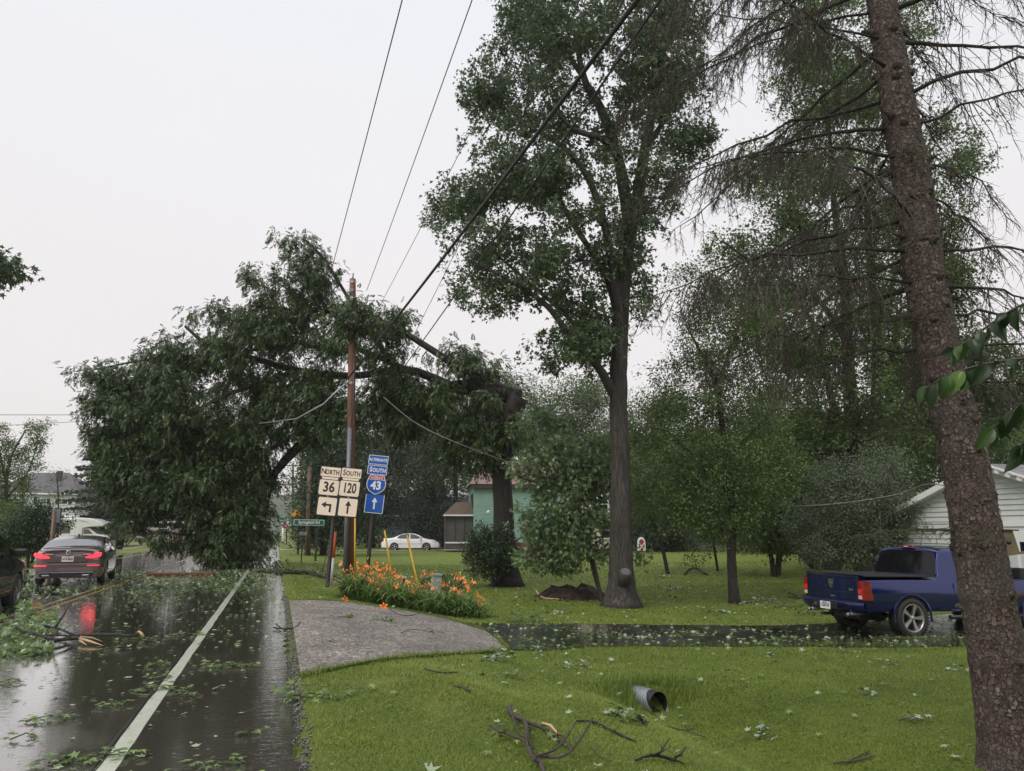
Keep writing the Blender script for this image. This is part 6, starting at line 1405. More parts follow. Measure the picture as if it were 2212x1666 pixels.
plate(bk, 'shield_red', [(-.150, .293), (0, .265), (.150, .293), (.212, .279), (.262, .165), (-.262, .165), (-.212, .279)], 'sheet_red', -.010)
plate(bk, 'shield_band', [(-.268, .165), (.268, .165), (.272, .15), (-.272, .15)], 'sheet_bwhite', -.0105)
text('INTERSTATE', .082, M['sheet_bwhite'], bk, (0, -.0155, .212), sx_=.84, bold=.002, ext=.001)
text('43', .36, M['sheet_bwhite'], bk, (0, -.0125, -.045), sx_=.95, bold=.013, ext=.001)
bk2 = board(s2, 'arrow_plate', 808, 1088, D2, 5.4, rrect(.60, .62, .03), 'sheet_bwhite'); plate(bk2, 'plate_face', rrect(.56, .58, .03), 'sheet_blue', -.004); plate(bk2, 'arrow', arrow_up(.92), 'sheet_bwhite', -.0075, .002)
# street name sign
D3 = 41.5
f = stand(681.5, 1202, D3); s = thing('street_name_sign', 'green Springfield Rd sign with white border on a dark post', 'road sign', tuple(f)); post(s, f, P(687, 1128, D3), .10)
o = board(s, 'name_plate', 667.5, 1129, D3-.1, 1, rrect(1.66, .315, .03), 'sheet_bwhite'); plate(o, 'plate_face', rrect(1.60, .26, .02), 'sheet_green', -.004)
text('Springfield Rd', .21, M['sheet_bwhite'], o, (0, -.0085, .005), sx_=1.0, bold=.006, ext=.001)
# stop ahead
D4 = 52
f = stand(643, 1199, D4); s = thing('stop_ahead_sign', 'yellow diamond sign with black arrow over a red octagon', 'road sign', tuple(f)); post(s, f, P(646, 1112, D4), .11)
dm = lambda k: [(0, -.6*k), (.6*k, 0), (0, .6*k), (-.6*k, 0)]
o = board(s, 'diamond', 641, 1113.5, D4-.1, 0, dm(.72), 'sheet_black'); plate(o, 'plate_face', dm(.69), 'sheet_yellow', -.005)
plate(o, 'octagon', [(.15*math.cos(PI/8+k*PI/4), .15*math.sin(PI/8+k*PI/4)-.12) for k in range(8)], 'sheet_red', -.009); plate(o, 'arrow', [(x*.72, z*.72+.15) for x, z in [(-.05, -.14), (.05, -.14), (.05, .02), (.16, .02), (0, .22), (-.16, .02), (-.05, .02)]], 'sheet_black', -.009)
# far green guide sign, stop sign and small route plate
D5 = 92
f = stand(620, 1152, D5); s = thing('guide_sign', 'small dark green two-panel guide sign far down the road', 'road sign', tuple(f)); post(s, f, P(620, 1122, D5), .12)
for yy_, tx_ in ((1121.5, ('Lake Geneva',)), (1130.5, ('Lyons', 'Burlington'))):
    o = board(s, 'panel', 623, yy_, D5-.1, 0, rrect(2.0, .46 if len(tx_) == 1 else .56, .03), 'sheet_bwhite'); plate(o, 'plate_face', rrect(1.95, .41 if len(tx_) == 1 else .51, .03), 'sheet_green', -.006)
    plate(o, 'arrow', [(z-.75, -x) for x, z in [(-.03, -.1), (.03, -.1), (.03, .02), (.09, .02), (0, .12), (-.09, .02), (-.03, .02)]][::-1] if False else [(-.88, 0), (-.76, .09), (-.76, .03), (-.62, .03), (-.62, -.03), (-.76, -.03), (-.76, -.09)], 'sheet_bwhite', -.012)
    for k, tt in enumerate(tx_): text(tt, .2 if len(tx_) > 1 else .22, M['sheet_bwhite'], o, (.12, -.014, (.11-.23*k) if len(tx_) > 1 else 0), bold=.004)
D6 = 84
f = stand(620, 1152, D6); s = thing('stop_sign', 'red STOP sign on a short post below the far green guide sign', 'road sign', tuple(f)); post(s, f, P(619, 1128, D6), .11)
o = board(s, 'octagon', 616.5, 1136, D6-.1, 0, [(.40*math.cos(PI/8+k*PI/4), .40*math.sin(PI/8+k*PI/4)) for k in range(8)], 'sheet_bwhite'); plate(o, 'octagon_face', [(.37*math.cos(PI/8+k*PI/4), .37*math.sin(PI/8+k*PI/4)) for k in range(8)], 'sheet_red', -.006); text('STOP', .27, M['sheet_bwhite'], o, (0, -.012, 0), sx_=.8, bold=.006)
o = board(s, 'small_route_plate', 625, 1131.5, D6-.1, 0, rrect(.52, .5, .03), 'sheet_bwhite'); text('36', .36, M['ink'], o, (0, -.009, 0), sx_=.8, bold=.006)
f = stand(614, 1152, 80); s = thing('white_marker_post', 'short white marker post leaning beside the far STOP sign', 'marker post', tuple(f)); MB().tube([f, P(611, 1141, 80)], [.09, .09], 8).build('post', M['white'], s, world=True)
D7 = 38
f = stand(652, 1188, D7); s = thing('address_sign', 'small pale blue house-number plate 621 on a thin post left of the stub pole', 'sign', tuple(f)); post(s, f, P(654.5, 1152, D7), .05)
o = board(s, 'number_plate', 654.5, 1153, D7-.05, 1, rrect(.36, .17, .015), 'sheet_bwhite'); plate(o, 'plate_face', rrect(.34, .15, .01), 'sheet_bwhite', -.004); text('6121', .13, M['sheet_blue'], o, (0, -.0095, 0), bold=.003)
o.data.materials.clear(); o.data.materials.append(pm('pale_blue_plate', (.35, .55, .75), .4))
f = stand(292/1, 1172, 60) if False else None
# white marker with orange top
f = stand(715, 1262, 23.6); s = thing('utility_marker', 'white marker post with an orange upper end, behind the leaning route sign post', 'marker post', tuple(f))
m1 = P(719.5, 1200, 23.6); m1 = f+(P(724, 1149, 23.6)-f)*.46; m2 = P(724, 1149, 23.6)
M['orange'] = pm('orange_plastic', (.60, .10, .03), .45)
MB().tube([f, f+(m2-f)*.52], [.05, .05], 12).build('white_tube', pm('white_plastic_grey', (.45, .45, .45), .4), s, world=True); MB().tube([f+(m2-f)*.52, m2], [.05, .048], 12).build('orange_tube', M['orange'], s, world=True)
# fallen orange tube behind the post foot
f = G(714, 1262); e2 = G(770, 1284); s = thing('terracotta_pipe', 'ribbed reddish pipe lying on the grass behind the route sign post', 'pipe', tuple(f)); ln = [f+(0, 0, .06), (f+e2)/2+(0, 0, .05), e2+(0, 0, .03)]
ln2, _ = smooth_line(ln, [1]*3, 12); MB().tube(ln2, [.055+.008*(k % 2) for k in range(len(ln2))], 10, smooth=False).build('pipe', pm('terracotta_plastic', (.26, .08, .05), .5), s, world=True)
f = G(695, 1238); t_ = P(717, 1153, dep(f)); s = thing('anchor_rod', 'thin slanting dark rod with an eye in the grass left of the route sign', 'rod', tuple(f)); MB().tube([f-(0, 0, .05), f+(t_-f)*.1, t_], [.02, .02, .016], 6).lathe([(.05, -.02), (.08, 0), (.05, .02)], 10, 'y', tuple(f+(0, 0, .12))).build('rod', M['post_dark'], s, world=True)
# delineator and pedestal in the lily bed
f = stand(863, 1285, 22.0); s = thing('delineator_post', 'short black and white delineator leaning among the lilies', 'marker post', tuple(f)); t_ = P(873, 1249, 21.8)
v = t_-f; ax = unit(v); X_ = np.array((cy, -sy, 0))*.055
def slab(a, b_, w_, t, mat, name, off=0):
    n_ = np.array((-sy, -cy, 0))
    vs = [q+X_*s2_*w_+n_*(off+k) for q in (a, b_) for k in (0, t) for s2_ in (-1, 1)]
    return MB().add(vs, [(0, 2, 3, 1), (4, 5, 7, 6), (0, 1, 5, 4), (2, 6, 7, 3), (0, 4, 6, 2), (1, 3, 7, 5)]).build(name, M[mat], s, world=True)
slab(f, t_+ax*.05, 1.15, .02, 'white', 'post'); slab(f+v*.52, t_-ax*.0, .72, .006, 'sheet_black', 'black_panel', .021)
f = stand(940, 1276, 23.0); s = thing('cable_pedestal', 'square grey-green utility pedestal among the lilies', 'utility box', tuple(f), rot=(0, math.radians(3), -YAW+.4))
gp = pm('pedestal_grey_green', (.27, .33, .29), .55, (.22, .27, .24), 5)
MB().box(-.13, .13, -.11, .11, -.1, .72).build('body', gp, s, bevel=.012); MB().box(-.15, .15, -.13, .13, .72, .80).build('cap', gp, s, bevel=.02)
# birdhouse on the spruce
c = P(2178, 1172, 7.15); s = thing('birdhouse', 'weathered wooden birdhouse fixed to the right side of the spruce trunk', 'birdhouse', tuple(c), rot=(0, math.radians(-10), -YAW-.5))
bw = pm('birdhouse_wood', (.17, .13, .07), .8, (.10, .085, .05), 10, .4, 30)
MB().box(-.06, .06, -.06, .06, -.10, .11).build('box', bw, s, bevel=.003); MB().box(-.075, .085, -.08, .08, .11, .122).build('roof', M['black'], s, rot=(0, .22, 0)); MB().box(-.07, .10, -.07, .07, -.118, -.10).build('floor', bw, s); MB().lathe([(.001, -.0605), (.02, -.0605), (.02, -.05)], 14).build('entrance_hole', M['sheet_black'], s)
# culvert pipe
c = G(1402, 1500); c = np.array((5.03, 9.55, -.0)); zb = float(tz(c[0], 9.0))-.04
s = thing('culvert_pipe', 'corrugated metal culvert pipe end poking out of the ditch bank', 'pipe', (c[0], c[1], zb+.2), rot=(0, 0, RZ(14)))
rows = []; RR_ = .16
for i, y in enumerate(np.linspace(-.0, .8, 44)):
    row = []
    for k in range(37):
        a = 2*PI*k/36; rr = RR_+.0035*math.sin(i*2.1); yy_ = y+(-.16*math.sin(a) if y < .5 else 0)*(1-(y+.12)/.62)*-1
        row.append((rr*math.cos(a), yy_, rr*math.sin(a)))
    rows.append(row)
MB().grid(rows, True).build('pipe_wall', pm('corrugated_steel', (.36, .39, .42), .42, (.22, .23, .24), 5, metal=.5), s)
MB().lathe([(RR_*.975, -.02), (RR_*.97, .95), (.001, .96)], 30).build('pipe_bore', M['black'], s)
MB().grid([[(x, y, -RR_*.55+.03*rng.standard_normal()) for x in np.linspace(-.165, .165, 8)] for y in np.linspace(.0, .9, 10)], True).build('silt', pm('dark_silt', (.02, .016, .012), .6), s)

# ------------------------------------------------------------------ fallen wood
def stick(name, label, lines, mat='bark_dark', lift=.03, group=None, cat='branch', tips=True, sides=7, off=0):
    """lines: list of [(px, py, width, height above ground)]"""
    allp = []; root = None; mb = MB()
    for L_ in lines:
        w = []; r = []
        for q in L_:
            h = q[3] if len(q) > 3 else lift; g_ = G(q[0], q[1]+0)
            if h > .06:                      # raised: keep the sight line, nearer than the ground point
                d = dep(g_); 
                for _ in range(12):
                    p_ = P(q[0], q[1], d); hh = p_[2]-float(tz(p_[0], p_[1])); d *= (1-.5*(h-hh)/CAM_H)
                g_ = P(q[0], q[1], d)
            else: g_ = g_+np.array((0, 0, h))
            w.append(g_); r.append(max(.004, wpx(q[2], dep(g_))/2))
        if root is None: root = thing(name, label, cat, tuple(np.array(w[0])-(0, 0, lift)), group=group)
        p_, rr = smooth_line(w, r, 6); mb.tube(p_, rr, sides, noise=.06); allp.append((p_, rr))
        if tips and len(p_) > 8:
            for k in range(3, len(p_)-2, 4):
                if rng.random() < .45:
                    dv = unit(p_[k+1]-p_[k])+rng.standard_normal(3)*.7; dv[2] = abs(dv[2])*.5; dv = unit(dv); l = .06+.12*rng.random(); mb.tube([p_[k], p_[k]+dv*l*.5, p_[k]+dv*l+rng.standard_normal(3)*.02], [rr[k]*.5, rr[k]*.35, .002], 5)
    mb.build('wood', M[mat], root, world=True); return root, allp
s, _ = stick('fallen_branch', 'large bare forked branch with torn pale patch lying on the grass in the foreground', [
  [(1099, 1541, 12, .05), (1108, 1556, 10, .04), (1134, 1572, 9.5, .05), (1140, 1604, 8.5, .08), (1149, 1634, 8, .07), (1166, 1664, 10, .06), (1180, 1700, 9, .04)],
  [(1134, 1571, 8, .05), (1181, 1587, 7, .04), (1205, 1604, 7, .03), (1222, 1618, 5, .03)],
  [(1058, 1578, 4, .04), (1102, 1602, 4.5, .05), (1135, 1619, 5.5, .06), (1155, 1643, 7, .07)], [(1066, 1574, 4, .1), (1080, 1582, 4, .08), (1090, 1594, 4, .05)],
  [(1152, 1636, 5.5, .08), (1199, 1619, 5, .12), (1225, 1590, 4, .18), (1244, 1560, 3, .22)], [(1166, 1652, 6.5, .06), (1214, 1634, 5.5, .10), (1247, 1605, 5, .16), (1280, 1553, 3.5, .26)],
  [(1107, 1560, 5, .05), (1119, 1594, 4, .05), (1136, 1612, 4, .06)], [(1230, 1622, 3, .08), (1217, 1605, 3, .05), (1195, 1598, 3, .04)]], 'twig_spruce')
c = G(1190, 1590); MB().tube([G(1170, 1583)+(0, 0, .085), c+(0, 0, .085), G(1206, 1603)+(0, 0, .065)], [.008, .0145, .008], 8).build('torn_patch', M['wood_fresh'], s, world=True)
stick('fallen_branch', 'long thin stick slanting down the grass right of the forked branch', [[(1246, 1564, 4), (1285, 1568, 6), (1330, 1590, 6), (1374, 1610, 4)]])
stick('fallen_branch', 'dark twiggy stick at the bottom edge, right of the long thin stick', [[(1373, 1651, 5), (1412, 1645, 7, .05), (1461, 1651, 7)], [(1412, 1645, 4, .05), (1428, 1622, 4, .12), (1444, 1598, 3, .16)], [(1458, 1650, 4, .05), (1470, 1630, 4, .1), (1481, 1615, 3, .14)], [(1455, 1648, 4), (1478, 1658, 3)]])
stick('fallen_branch', 'faint pale twig on the grass left of the dark twiggy stick', [[(1278, 1622, 2), (1292, 1640, 2), (1320, 1655, 2)]], 'twig')
stick('fallen_branch', 'thin straight twig on the lawn above the twiggy stick', [[(1435, 1573, 2), (1478, 1583, 3), (1500, 1578, 2)], [(1478, 1583, 2), (1525, 1598, 2)]], 'twig')
stick('fallen_branch', 'short brown stick near the apron corner, with lichen', [[(980, 1488, 4), (1000, 1492, 5), (1016, 1500, 4)]], 'twig_spruce')
stick('fallen_branch', 'curved twig above the short brown stick near the apron', [[(916, 1450, 2), (940, 1457, 3), (965, 1460, 3), (990, 1457, 2)]])
stick('fallen_branch', 'dead twigs at the bottom edge left of the spruce foot', [[(1800, 1655, 3), (1850, 1650, 4), (1890, 1640, 3)], [(1830, 1652, 3), (1865, 1636, 3), (1878, 1628, 2)]], 'twig_spruce')
stick('fallen_branch', 'crooked bare twig on the lawn left of the pickup', [[(1700, 1290, 2), (1730, 1294, 4), (1752, 1283, 4), (1770, 1280, 3)], [(1690, 1275, 3), (1710, 1284, 3), (1730, 1294, 3)]], 'twig_spruce')
stick('fallen_branch', 'arched twig lying at the back of the lawn beyond the leaning sapling', [[(1478, 1243, 4), (1490, 1230, 5, .15), (1508, 1229, 5, .2), (1520, 1238, 4, .1), (1530, 1243, 3)]])
stick('fallen_branch', 'curved dark twig lying on the chip-seal apron', [[(866, 1372, 1.6), (880, 1366, 2.2), (900, 1364, 2.4), (925, 1368, 2), (960, 1370, 1.5)]])
stick('fallen_branch', 'thin dark twig on the apron edge below the lilies', [[(838, 1312, 1.5), (846, 1322, 2), (860, 1330, 2), (880, 1334, 2.6), (905, 1329, 1.6)]])
stick('fallen_branch', 'small straight twig near the lower edge of the apron', [[(866, 1415, 1.4), (898, 1417, 2)]])
stick('fallen_branch', 'pale dead stick lying beside the dug-out stump', [[(1158, 1277, 3), (1165, 1288, 4), (1180, 1295, 4), (1215, 1297, 3)]], 'wood_fresh')
stick('fallen_branch', 'dark twig reaching over the road edge beside the apron', [[(590, 1360, 2.5), (620, 1363, 3), (640, 1358, 2.4), (650, 1345, 2)], [(596, 1352, 3), (606, 1360, 3)]])
s, ap = stick('fallen_branch', 'leafy dark limb lying across the far road edge and verge', [[(555, 1236, 4), (590, 1238, 7), (625, 1236, 9, .08), (670, 1238, 9, .08), (700, 1250, 6)], [(700, 1250, 7), (722, 1256, 6), (740, 1262, 4)]])
MB().tube([G(705, 1250)+(0, 0, .07), G(728, 1257)+(0, 0, .06), G(742, 1262)+(0, 0, .04)], [.05, .04, .02], 7).build('torn_end', M['wood_fresh'], s, world=True)
p_ = np.vstack([a[0] for a in ap]); idx = rng.integers(0, len(p_), 420); C = p_[idx]+rng.standard_normal((420, 3))*(.28, .28, .06)+(0, 0, .05); leaves('leaves', C, rng.standard_normal((420, 3))*(1, 1, .3), .14*(.6+.6*rng.random(420)), 'oval', M['leaf_fallen'], s)
# leafy limb at the left of the near lane
s, ap = stick('fallen_branch', 'big leafy limb with splintered yellow ends lying on the near lane, left edge', [
  [(12, 1334, 4, .18), (47, 1363, 5, .15), (85, 1372, 6, .12), (120, 1382, 6.5, .10), (171, 1388, 6, .06)], [(95, 1372, 3.5, .1), (150, 1373, 4, .08), (209, 1371, 5.5, .1), (250, 1371, 6, .12), (285, 1374, 6, .1), (300, 1377, 6, .06)],
  [(60, 1382, 6, .1), (110, 1396, 7, .06), (150, 1385, 6, .06)], [(120, 1355, 4, .2), (140, 1325, 4, .4), (150, 1302, 3, .5)], [(95, 1352, 5, .15), (130, 1360, 5, .1), (160, 1372, 5, .08)], [(209, 1371, 5, .1), (215, 1365, 4, .12), (228, 1362, 3, .12)]])
MB().tube([G(171, 1389)+(0, 0, .06), G(195, 1394)+(0, 0, .05), G(222, 1398)+(0, 0, .02)], [.02, .016, .004], 6).tube([G(173, 1386)+(0, 0, .07), G(200, 1389)+(0, 0, .07), G(220, 1394)+(0, 0, .05)], [.012, .008, .002], 5).tube([G(172, 1391)+(0, 0, .04), G(186, 1398)+(0, 0, .03)], [.02, .004], 5).tube([G(299, 1376)+(0, 0, .07), G(307, 1381)+(0, 0, .06)], [.028, .024], 7).build('splintered_end', M['wood_fresh'], s, world=True)
C = []; 
for (x, y, rx, ry, h, k) in ((60, 1345, 30, 16, .20, 330), (25, 1378, 60, 22, .10, 420), (90, 1360, 40, 14, .12, 200), (40, 1405, 60, 16, .05, 260), (115, 1345, 14, 10, .2, 60), (-40, 1390, 60, 30, .14, 300), (85, 1408, 26, 10, .05, 80)):
    for _ in range(k):
        g_ = G(x+rx*rng.normal()*.5, y+max(0, h*40)+ry*rng.normal()*.4); C.append(g_+(0, 0, abs(rng.normal())*h+.02))
C = np.array(C); leaves('leaves', C, rng.standard_normal((len(C), 3))*(1, 1, .4)+(0, 0, -.1), .085*(.6+.7*rng.random(len(C))), 'maple5', M['leaf_litter'], s, tint=.75*rng.random(len(C)))
# torn orange-brown timber under the crown
c = G(392, 1243); s = thing('broken_timber', 'orange-red split timber lying on the centre line under the fallen crown', 'timber', tuple(c), rot=(0, 0, -YAW+.12)); MB().box(-1.2, 1.15, -.12, .12, 0, .10).build('beam', pm('split_red_wood', (.17, .05, .025), .4, (.09, .028, .018), 5, .4, 30), s, bevel=.02)
# dug-out stump
c = G(1232, 1292); s = thing('stump_mound', 'dark rotted stump mound left of the tall maple trunk', 'stump', tuple(c))
rows = []
for i in range(9):
    t_ = i/8; row = []
    for k in range(29):
        a = 2*PI*k/28; R = (.95-.6*t_)*(1+.13*math.sin(3*a+1)+.1*math.sin(7*a+i)+.04*rng.normal()); z = .42*math.sin(t_*PI/2)**.8*(1+.12*math.sin(5*a))+.03*rng.normal() if 0 < t_ < 1 else (0 if t_ == 0 else .30); row.append((R*math.cos(a)*1.2, R*math.sin(a)*.8, z-.06))
    row[-1] = row[0]; rows.append(row)
rows.append([(0, 0, .18)]*29); MB().grid([r_ for r_ in rows], False).build('rotten_wood', pm('rotten_wood', (.022, .015, .011), .85, (.075, .05, .035), 7, 1, 18), s)
C = rng.standard_normal((160, 3))*(1.1, .5, 0); C[:, 1] -= .55; C[:, 2] = .03; me_o = leaves('wood_chips', C, rng.standard_normal((160, 3))*(1, 1, .2), .12*(.5+rng.random(160)), 'oval', pm('rotten_chips', (.07, .04, .025), .8), s); me_o.location = (0, 0, 0); me_o['kind'] = 'stuff'

# ------------------------------------------------------------------ daylily bed
bedc = G(890, 1318); s = thing('daylily_bed', 'long clump of orange daylilies along the far edge of the apron', 'flower bed', tuple(bedc))
L0_, L1_ = G(748, 1292), G(1036, 1336)
nb = 3600; u = rng.random(nb); C = L0_[None]+(L1_-L0_)[None]*u[:, None]; w = .62*np.sin(PI*np.clip(u*.9+.07, 0, 1))**.5
nv_ = np.array((.25, 1, 0)); nv_ = unit(nv_); C = C+nv_[None]*((rng.random(nb)-.12)*2.0*w)[:, None]+rng.standard_normal((nb, 3))*(.06, .06, 0)
C[:, 2] = tz(C[:, 0], C[:, 1])-.02
az = rng.random(nb)*2*PI; dv = np.stack([np.cos(az), np.sin(az), np.zeros(nb)], 1); Lb = .60+.50*rng.random(nb); lean = .3+.8*rng.random(nb); Lb *= .75+.35*np.sin(u*31)*np.sin(u*13+1)+.15*rng.random(nb); wd = .017+.012*rng.random(nb)
T5 = np.array((0, .3, .6, .85, 1.0)); V = np.zeros((nb, 10, 3)); sdv = np.stack([-dv[:, 1], dv[:, 0], np.zeros(nb)], 1)
for k, t_ in enumerate(T5):
    out = lean*Lb*(t_**1.6); up_ = Lb*(t_-(.45*lean+.25)*t_**2.4)
    c_ = C+dv*out[:, None]+np.stack([0*up_, 0*up_, up_], 1); ww = (wd*(1-.9*t_**3))[:, None]
    V[:, 2*k] = c_-sdv*ww; V[:, 2*k+1] = c_+sdv*ww
Fq = (np.array([(0, 1, 3, 2), (2, 3, 5, 4), (4, 5, 7, 6), (6, 7, 9, 8)])[None]+(np.arange(nb)*10)[:, None, None]).reshape(-1, 4)
o = obj('blades', np_mesh('lily_blades', V.reshape(-1, 3), Fq, 4, np.repeat(np.clip(rng.random(nb)*1.02, 0, 1), 10)), M['lily_leaf'], s); o.location = -s.location; o['kind'] = 'stuff'
def flower_mesh():
    mb = MB()
    for k in range(6):
        a = 2*PI*k/6; ca, sa = math.cos(a), math.sin(a); wv = .022 if k % 2 else .016; rows = []
        for r_, z, w_ in ((.004, 0, .25), (.03, .05, .8), (.065, .075, 1.0), (.095, .065, .7), (.11, .04, .1)):
            rows.append([(r_*ca-sa*wv*w_*v, r_*sa+ca*wv*w_*v, z+.004*abs(v)) for v in (-1, 0, 1)])
        mb.grid(rows, True)
    mb.tube([(0, 0, -.05), (0, 0, .01)], [.005, .008], 5, False)
    me = mb.mesh('flower'); me.materials.append(M['lily_flower']); return me
fm = flower_mesh(); bm2 = MB().tube([(0, 0, 0), (0, 0, .03), (0, 0, .06), (0, 0, .085)], [.004, .011, .010, .003], 6).mesh('bud'); bm2.materials.append(M['lily_bud'])
FL = [(753, 1246), (757, 1225), (738, 1222), (765, 1253), (776, 1251), (788, 1222), (797, 1239), (803, 1243), (808, 1225), (812, 1240), (818, 1236), (825, 1239), (803, 1259), (795, 1256), (829, 1253), (786, 1232), (826, 1267), (815, 1276), (834, 1262), (757, 1286), (1036, 1300), (869, 1255), (858, 1249), (880, 1262), (850, 1238), (845, 1232),
      (838, 1223), (860, 1268), (875, 1288), (871, 1292), (904, 1275), (905, 1282), (914, 1265), (930, 1262), (936, 1273), (917, 1243), (934, 1240), (965, 1265), (975, 1277), (983, 1275), (972, 1282), (991, 1247), (1000, 1252), (1008, 1270), (1015, 1276), (996, 1281), (984, 1243), (1030, 1288), (1040, 1296), (1029, 1304), (1038, 1310), (742, 1303), (800, 1226), (812, 1228), (843, 1258), (889, 1278), (768, 1262), (823, 1232), (895, 1262), (948, 1284), (1022, 1262), (760, 1238), (772, 1230), (781, 1246), (792, 1228), (806, 1252), (820, 1247), (832, 1240), (848, 1246), (746, 1238), (766, 1270), (786, 1264), (815, 1262), (840, 1276), (856, 1262), (881, 1270), (898, 1252), (925, 1270), (955, 1262), (986, 1258), (1004, 1262), (777, 1218), (815, 1219), (833, 1232)]
st_mb = MB()
for (x, y) in FL:
    d = 19.6+1.8*rng.random()-(x-740)/300*.7; top_ = P(x, y, d); gz = float(tz(top_[0], top_[1])); 
    h = top_[2]-gz
    if h > 1.25: d -= .0
    base_ = np.array((top_[0]+.12*rng.normal(), top_[1]+.12*rng.normal(), gz)); mid = (base_+top_)/2+(.03*rng.normal(), .03*rng.normal(), .05)
    o = obj('flower', fm, None, s, loc=tuple(top_-np.array(s.location)), rot=(rng.normal()*.7+.6, rng.normal()*.6, rng.random()*6)); sc_ = .62+.30*rng.random(); o.scale = (sc_, sc_, sc_)
    st_mb.tube([base_, mid, top_-(0, 0, .03)], [.006, .005, .004], 4, False)
    for _ in range(2):
        e_ = top_+rng.standard_normal(3)*(.07, .07, .04)+(0, 0, .02); o = obj('bud', bm2, None, s, loc=tuple(e_-np.array(s.location)), rot=(rng.normal()*.5, rng.normal()*.5, 0)); st_mb.tube([top_-(0, 0, .08), e_], [.003, .003], 3, False)
st_mb.build('flower_stalks', pm('lily_stalk', (.10, .16, .05), .5), s, world=True)['kind'] = 'stuff'
c = G(700/1+20, 1300); 
for (x, y, lab) in ((742, 1302, 'orange daylily bloom drooping over the grass left of the flower bed'), (829, 1317, 'lone orange daylily bloom fallen on the apron edge')):
    g_ = G(x, y); o = thing('fallen_flower', lab, 'flower', tuple(g_+(0, 0, .05)), rot=(1.2, .4, x)); obj('petals', fm, None, o)
# dark low shrub behind the pedestal
c = G(975, 1290); s = thing('low_shrub', 'low dark leafy shrub behind the pedestal and lilies', 'shrub', tuple(c+(0, 1.6, 0))); n = 1500; C = c+(0.1, 1.9, .25)+ball(n, .6)*(.85, .5, .34); leaves('foliage', C, rng.standard_normal((n, 3)), .07*(.7+.5*rng.random(n)), 'oval', M['leaf_shrub'], s)
# ------------------------------------------------------------------ litter of leaves
def in_poly_strip(X, Y):                    # masks of paved parts
    from_x = [q[0] for q in APN]; 
    road = (X > RX0) & (X < RX1+.06)
    def band(N_, F_): return (X > N_[0][0]) & (X < N_[-1][0]) & (Y > np.interp(X, [q[0] for q in N_], [q[1] for q in N_])) & (Y < np.interp(X, [q[0] for q in F_], [q[1] for q in F_]))
    ap = (X > .3) & (X < 4.2) & (Y > np.interp(X, [.3, 1.36, 2.6, 3.95, 4.2], [9.0, 10.1, 11.5, 12.9, 14.6])) & (Y < np.interp(X, [.3, 1.6, 3.0, 3.9, 4.2], [18.45, 18.75, 18.5, 17.6, 15.6]))
    return road, ap, band(DRN, DRF)
def litter(name, C, mat, size, shape='maple5', hue=None, upj=.22, zoff=.012, label=None):
    C = np.array(C); n = len(C); C[:, 2] = np.where((C[:, 0] > RX0) & (C[:, 0] < RX1), 0, tz(C[:, 0], C[:, 1]))+zoff
    az = rng.random(n)*2*PI; D = np.stack([np.cos(az), np.sin(az), rng.normal(0, .12, n)], 1)
    sgn = np.where(rng.random(n) < .5, 1, -1)[:, None]; up = np.array((0, 0, 1.))*sgn+rng.standard_normal((n, 3))*upj
    o = leaves(name, C, D, size, shape, M[mat], up=up, kind='stuff'); return o
# on the road: dense under the fallen crown, thinning towards the viewer
n = 9000; X = RX0+(RX1-RX0)*rng.random(n); Y = 3.5+36*rng.random(n)**1.15
keep = rng.random(n) < np.clip(.22+.05*(Y-6), .12, 1)*np.where(X < -5.2, .45, 1)
Xc = np.c_[X, Y, 0*X][keep]; litter('leaf_litter', Xc, 'leaf_litter', .028+.06*rng.random(len(Xc))**1.8, upj=.12)
n = 2600; X = -9+9*rng.random(n); Y = 22+12*rng.random(n); litter('leaf_litter', np.c_[X, Y, 0*X], 'leaf_litter', .04+.07*rng.random(n), 'maple5', upj=.3)
# small dark specks and bits
n = 5200; X = RX0+(RX1-RX0)*rng.random(n); Y = 3.6+24*rng.random(n); litter('leaf_bits', np.c_[X, Y, 0*X], 'leaf_shrub', .008+.022*rng.random(n)**2, 'oval', upj=.2, zoff=.009)
# on the lawn: torn leaves, many showing their pale underside
n = 1500; X = 1+21*rng.random(n); Y = 5+32*rng.random(n); r_, a_, d_ = in_poly_strip(X, Y); k = ~(a_ | r_ | d_) & (rng.random(n) < np.clip((Y-4)/16, .12, 1)); litter('pale_leaf_litter', np.c_[X, Y, 0*X][k], 'leaf_pale', .04+.055*rng.random(k.sum()), upj=.4, zoff=.06)
n = 1500; X = 1+21*rng.random(n); Y = 5+32*rng.random(n); r_, a_, d_ = in_poly_strip(X, Y); k = ~(a_ | r_ | d_); litter('leaf_litter', np.c_[X, Y, 0*X][k], 'leaf_litter', .05+.06*rng.random(k.sum()), upj=.4, zoff=.05)
# on the driveway: clumps and grass bits
n = 4500; X = 4.2+17*rng.random(n); Y = 12+5*rng.random(n); r_, a_, d_ = in_poly_strip(X, Y); cl = np.sin(X*3.1+Y*1.3)+np.sin(X*1.3-Y*4.1)+np.sin(Y*6+X*.7); k = d_ & (rng.random(n) < .22+.35*(cl > .8)+.4*(cl > 1.6)); litter('leaf_litter', np.c_[X, Y, 0*X][k], 'leaf_litter', .035+.075*rng.random(k.sum()), upj=.4, zoff=.035)
n = 130; X = .4+3.7*rng.random(n); Y = 9.5+8.5*rng.random(n); r_, a_, d_ = in_poly_strip(X, Y); litter('leaf_litter', np.c_[X, Y, 0*X][a_], 'leaf_litter', .03+.05*rng.random(a_.sum()), upj=.3, zoff=.02)
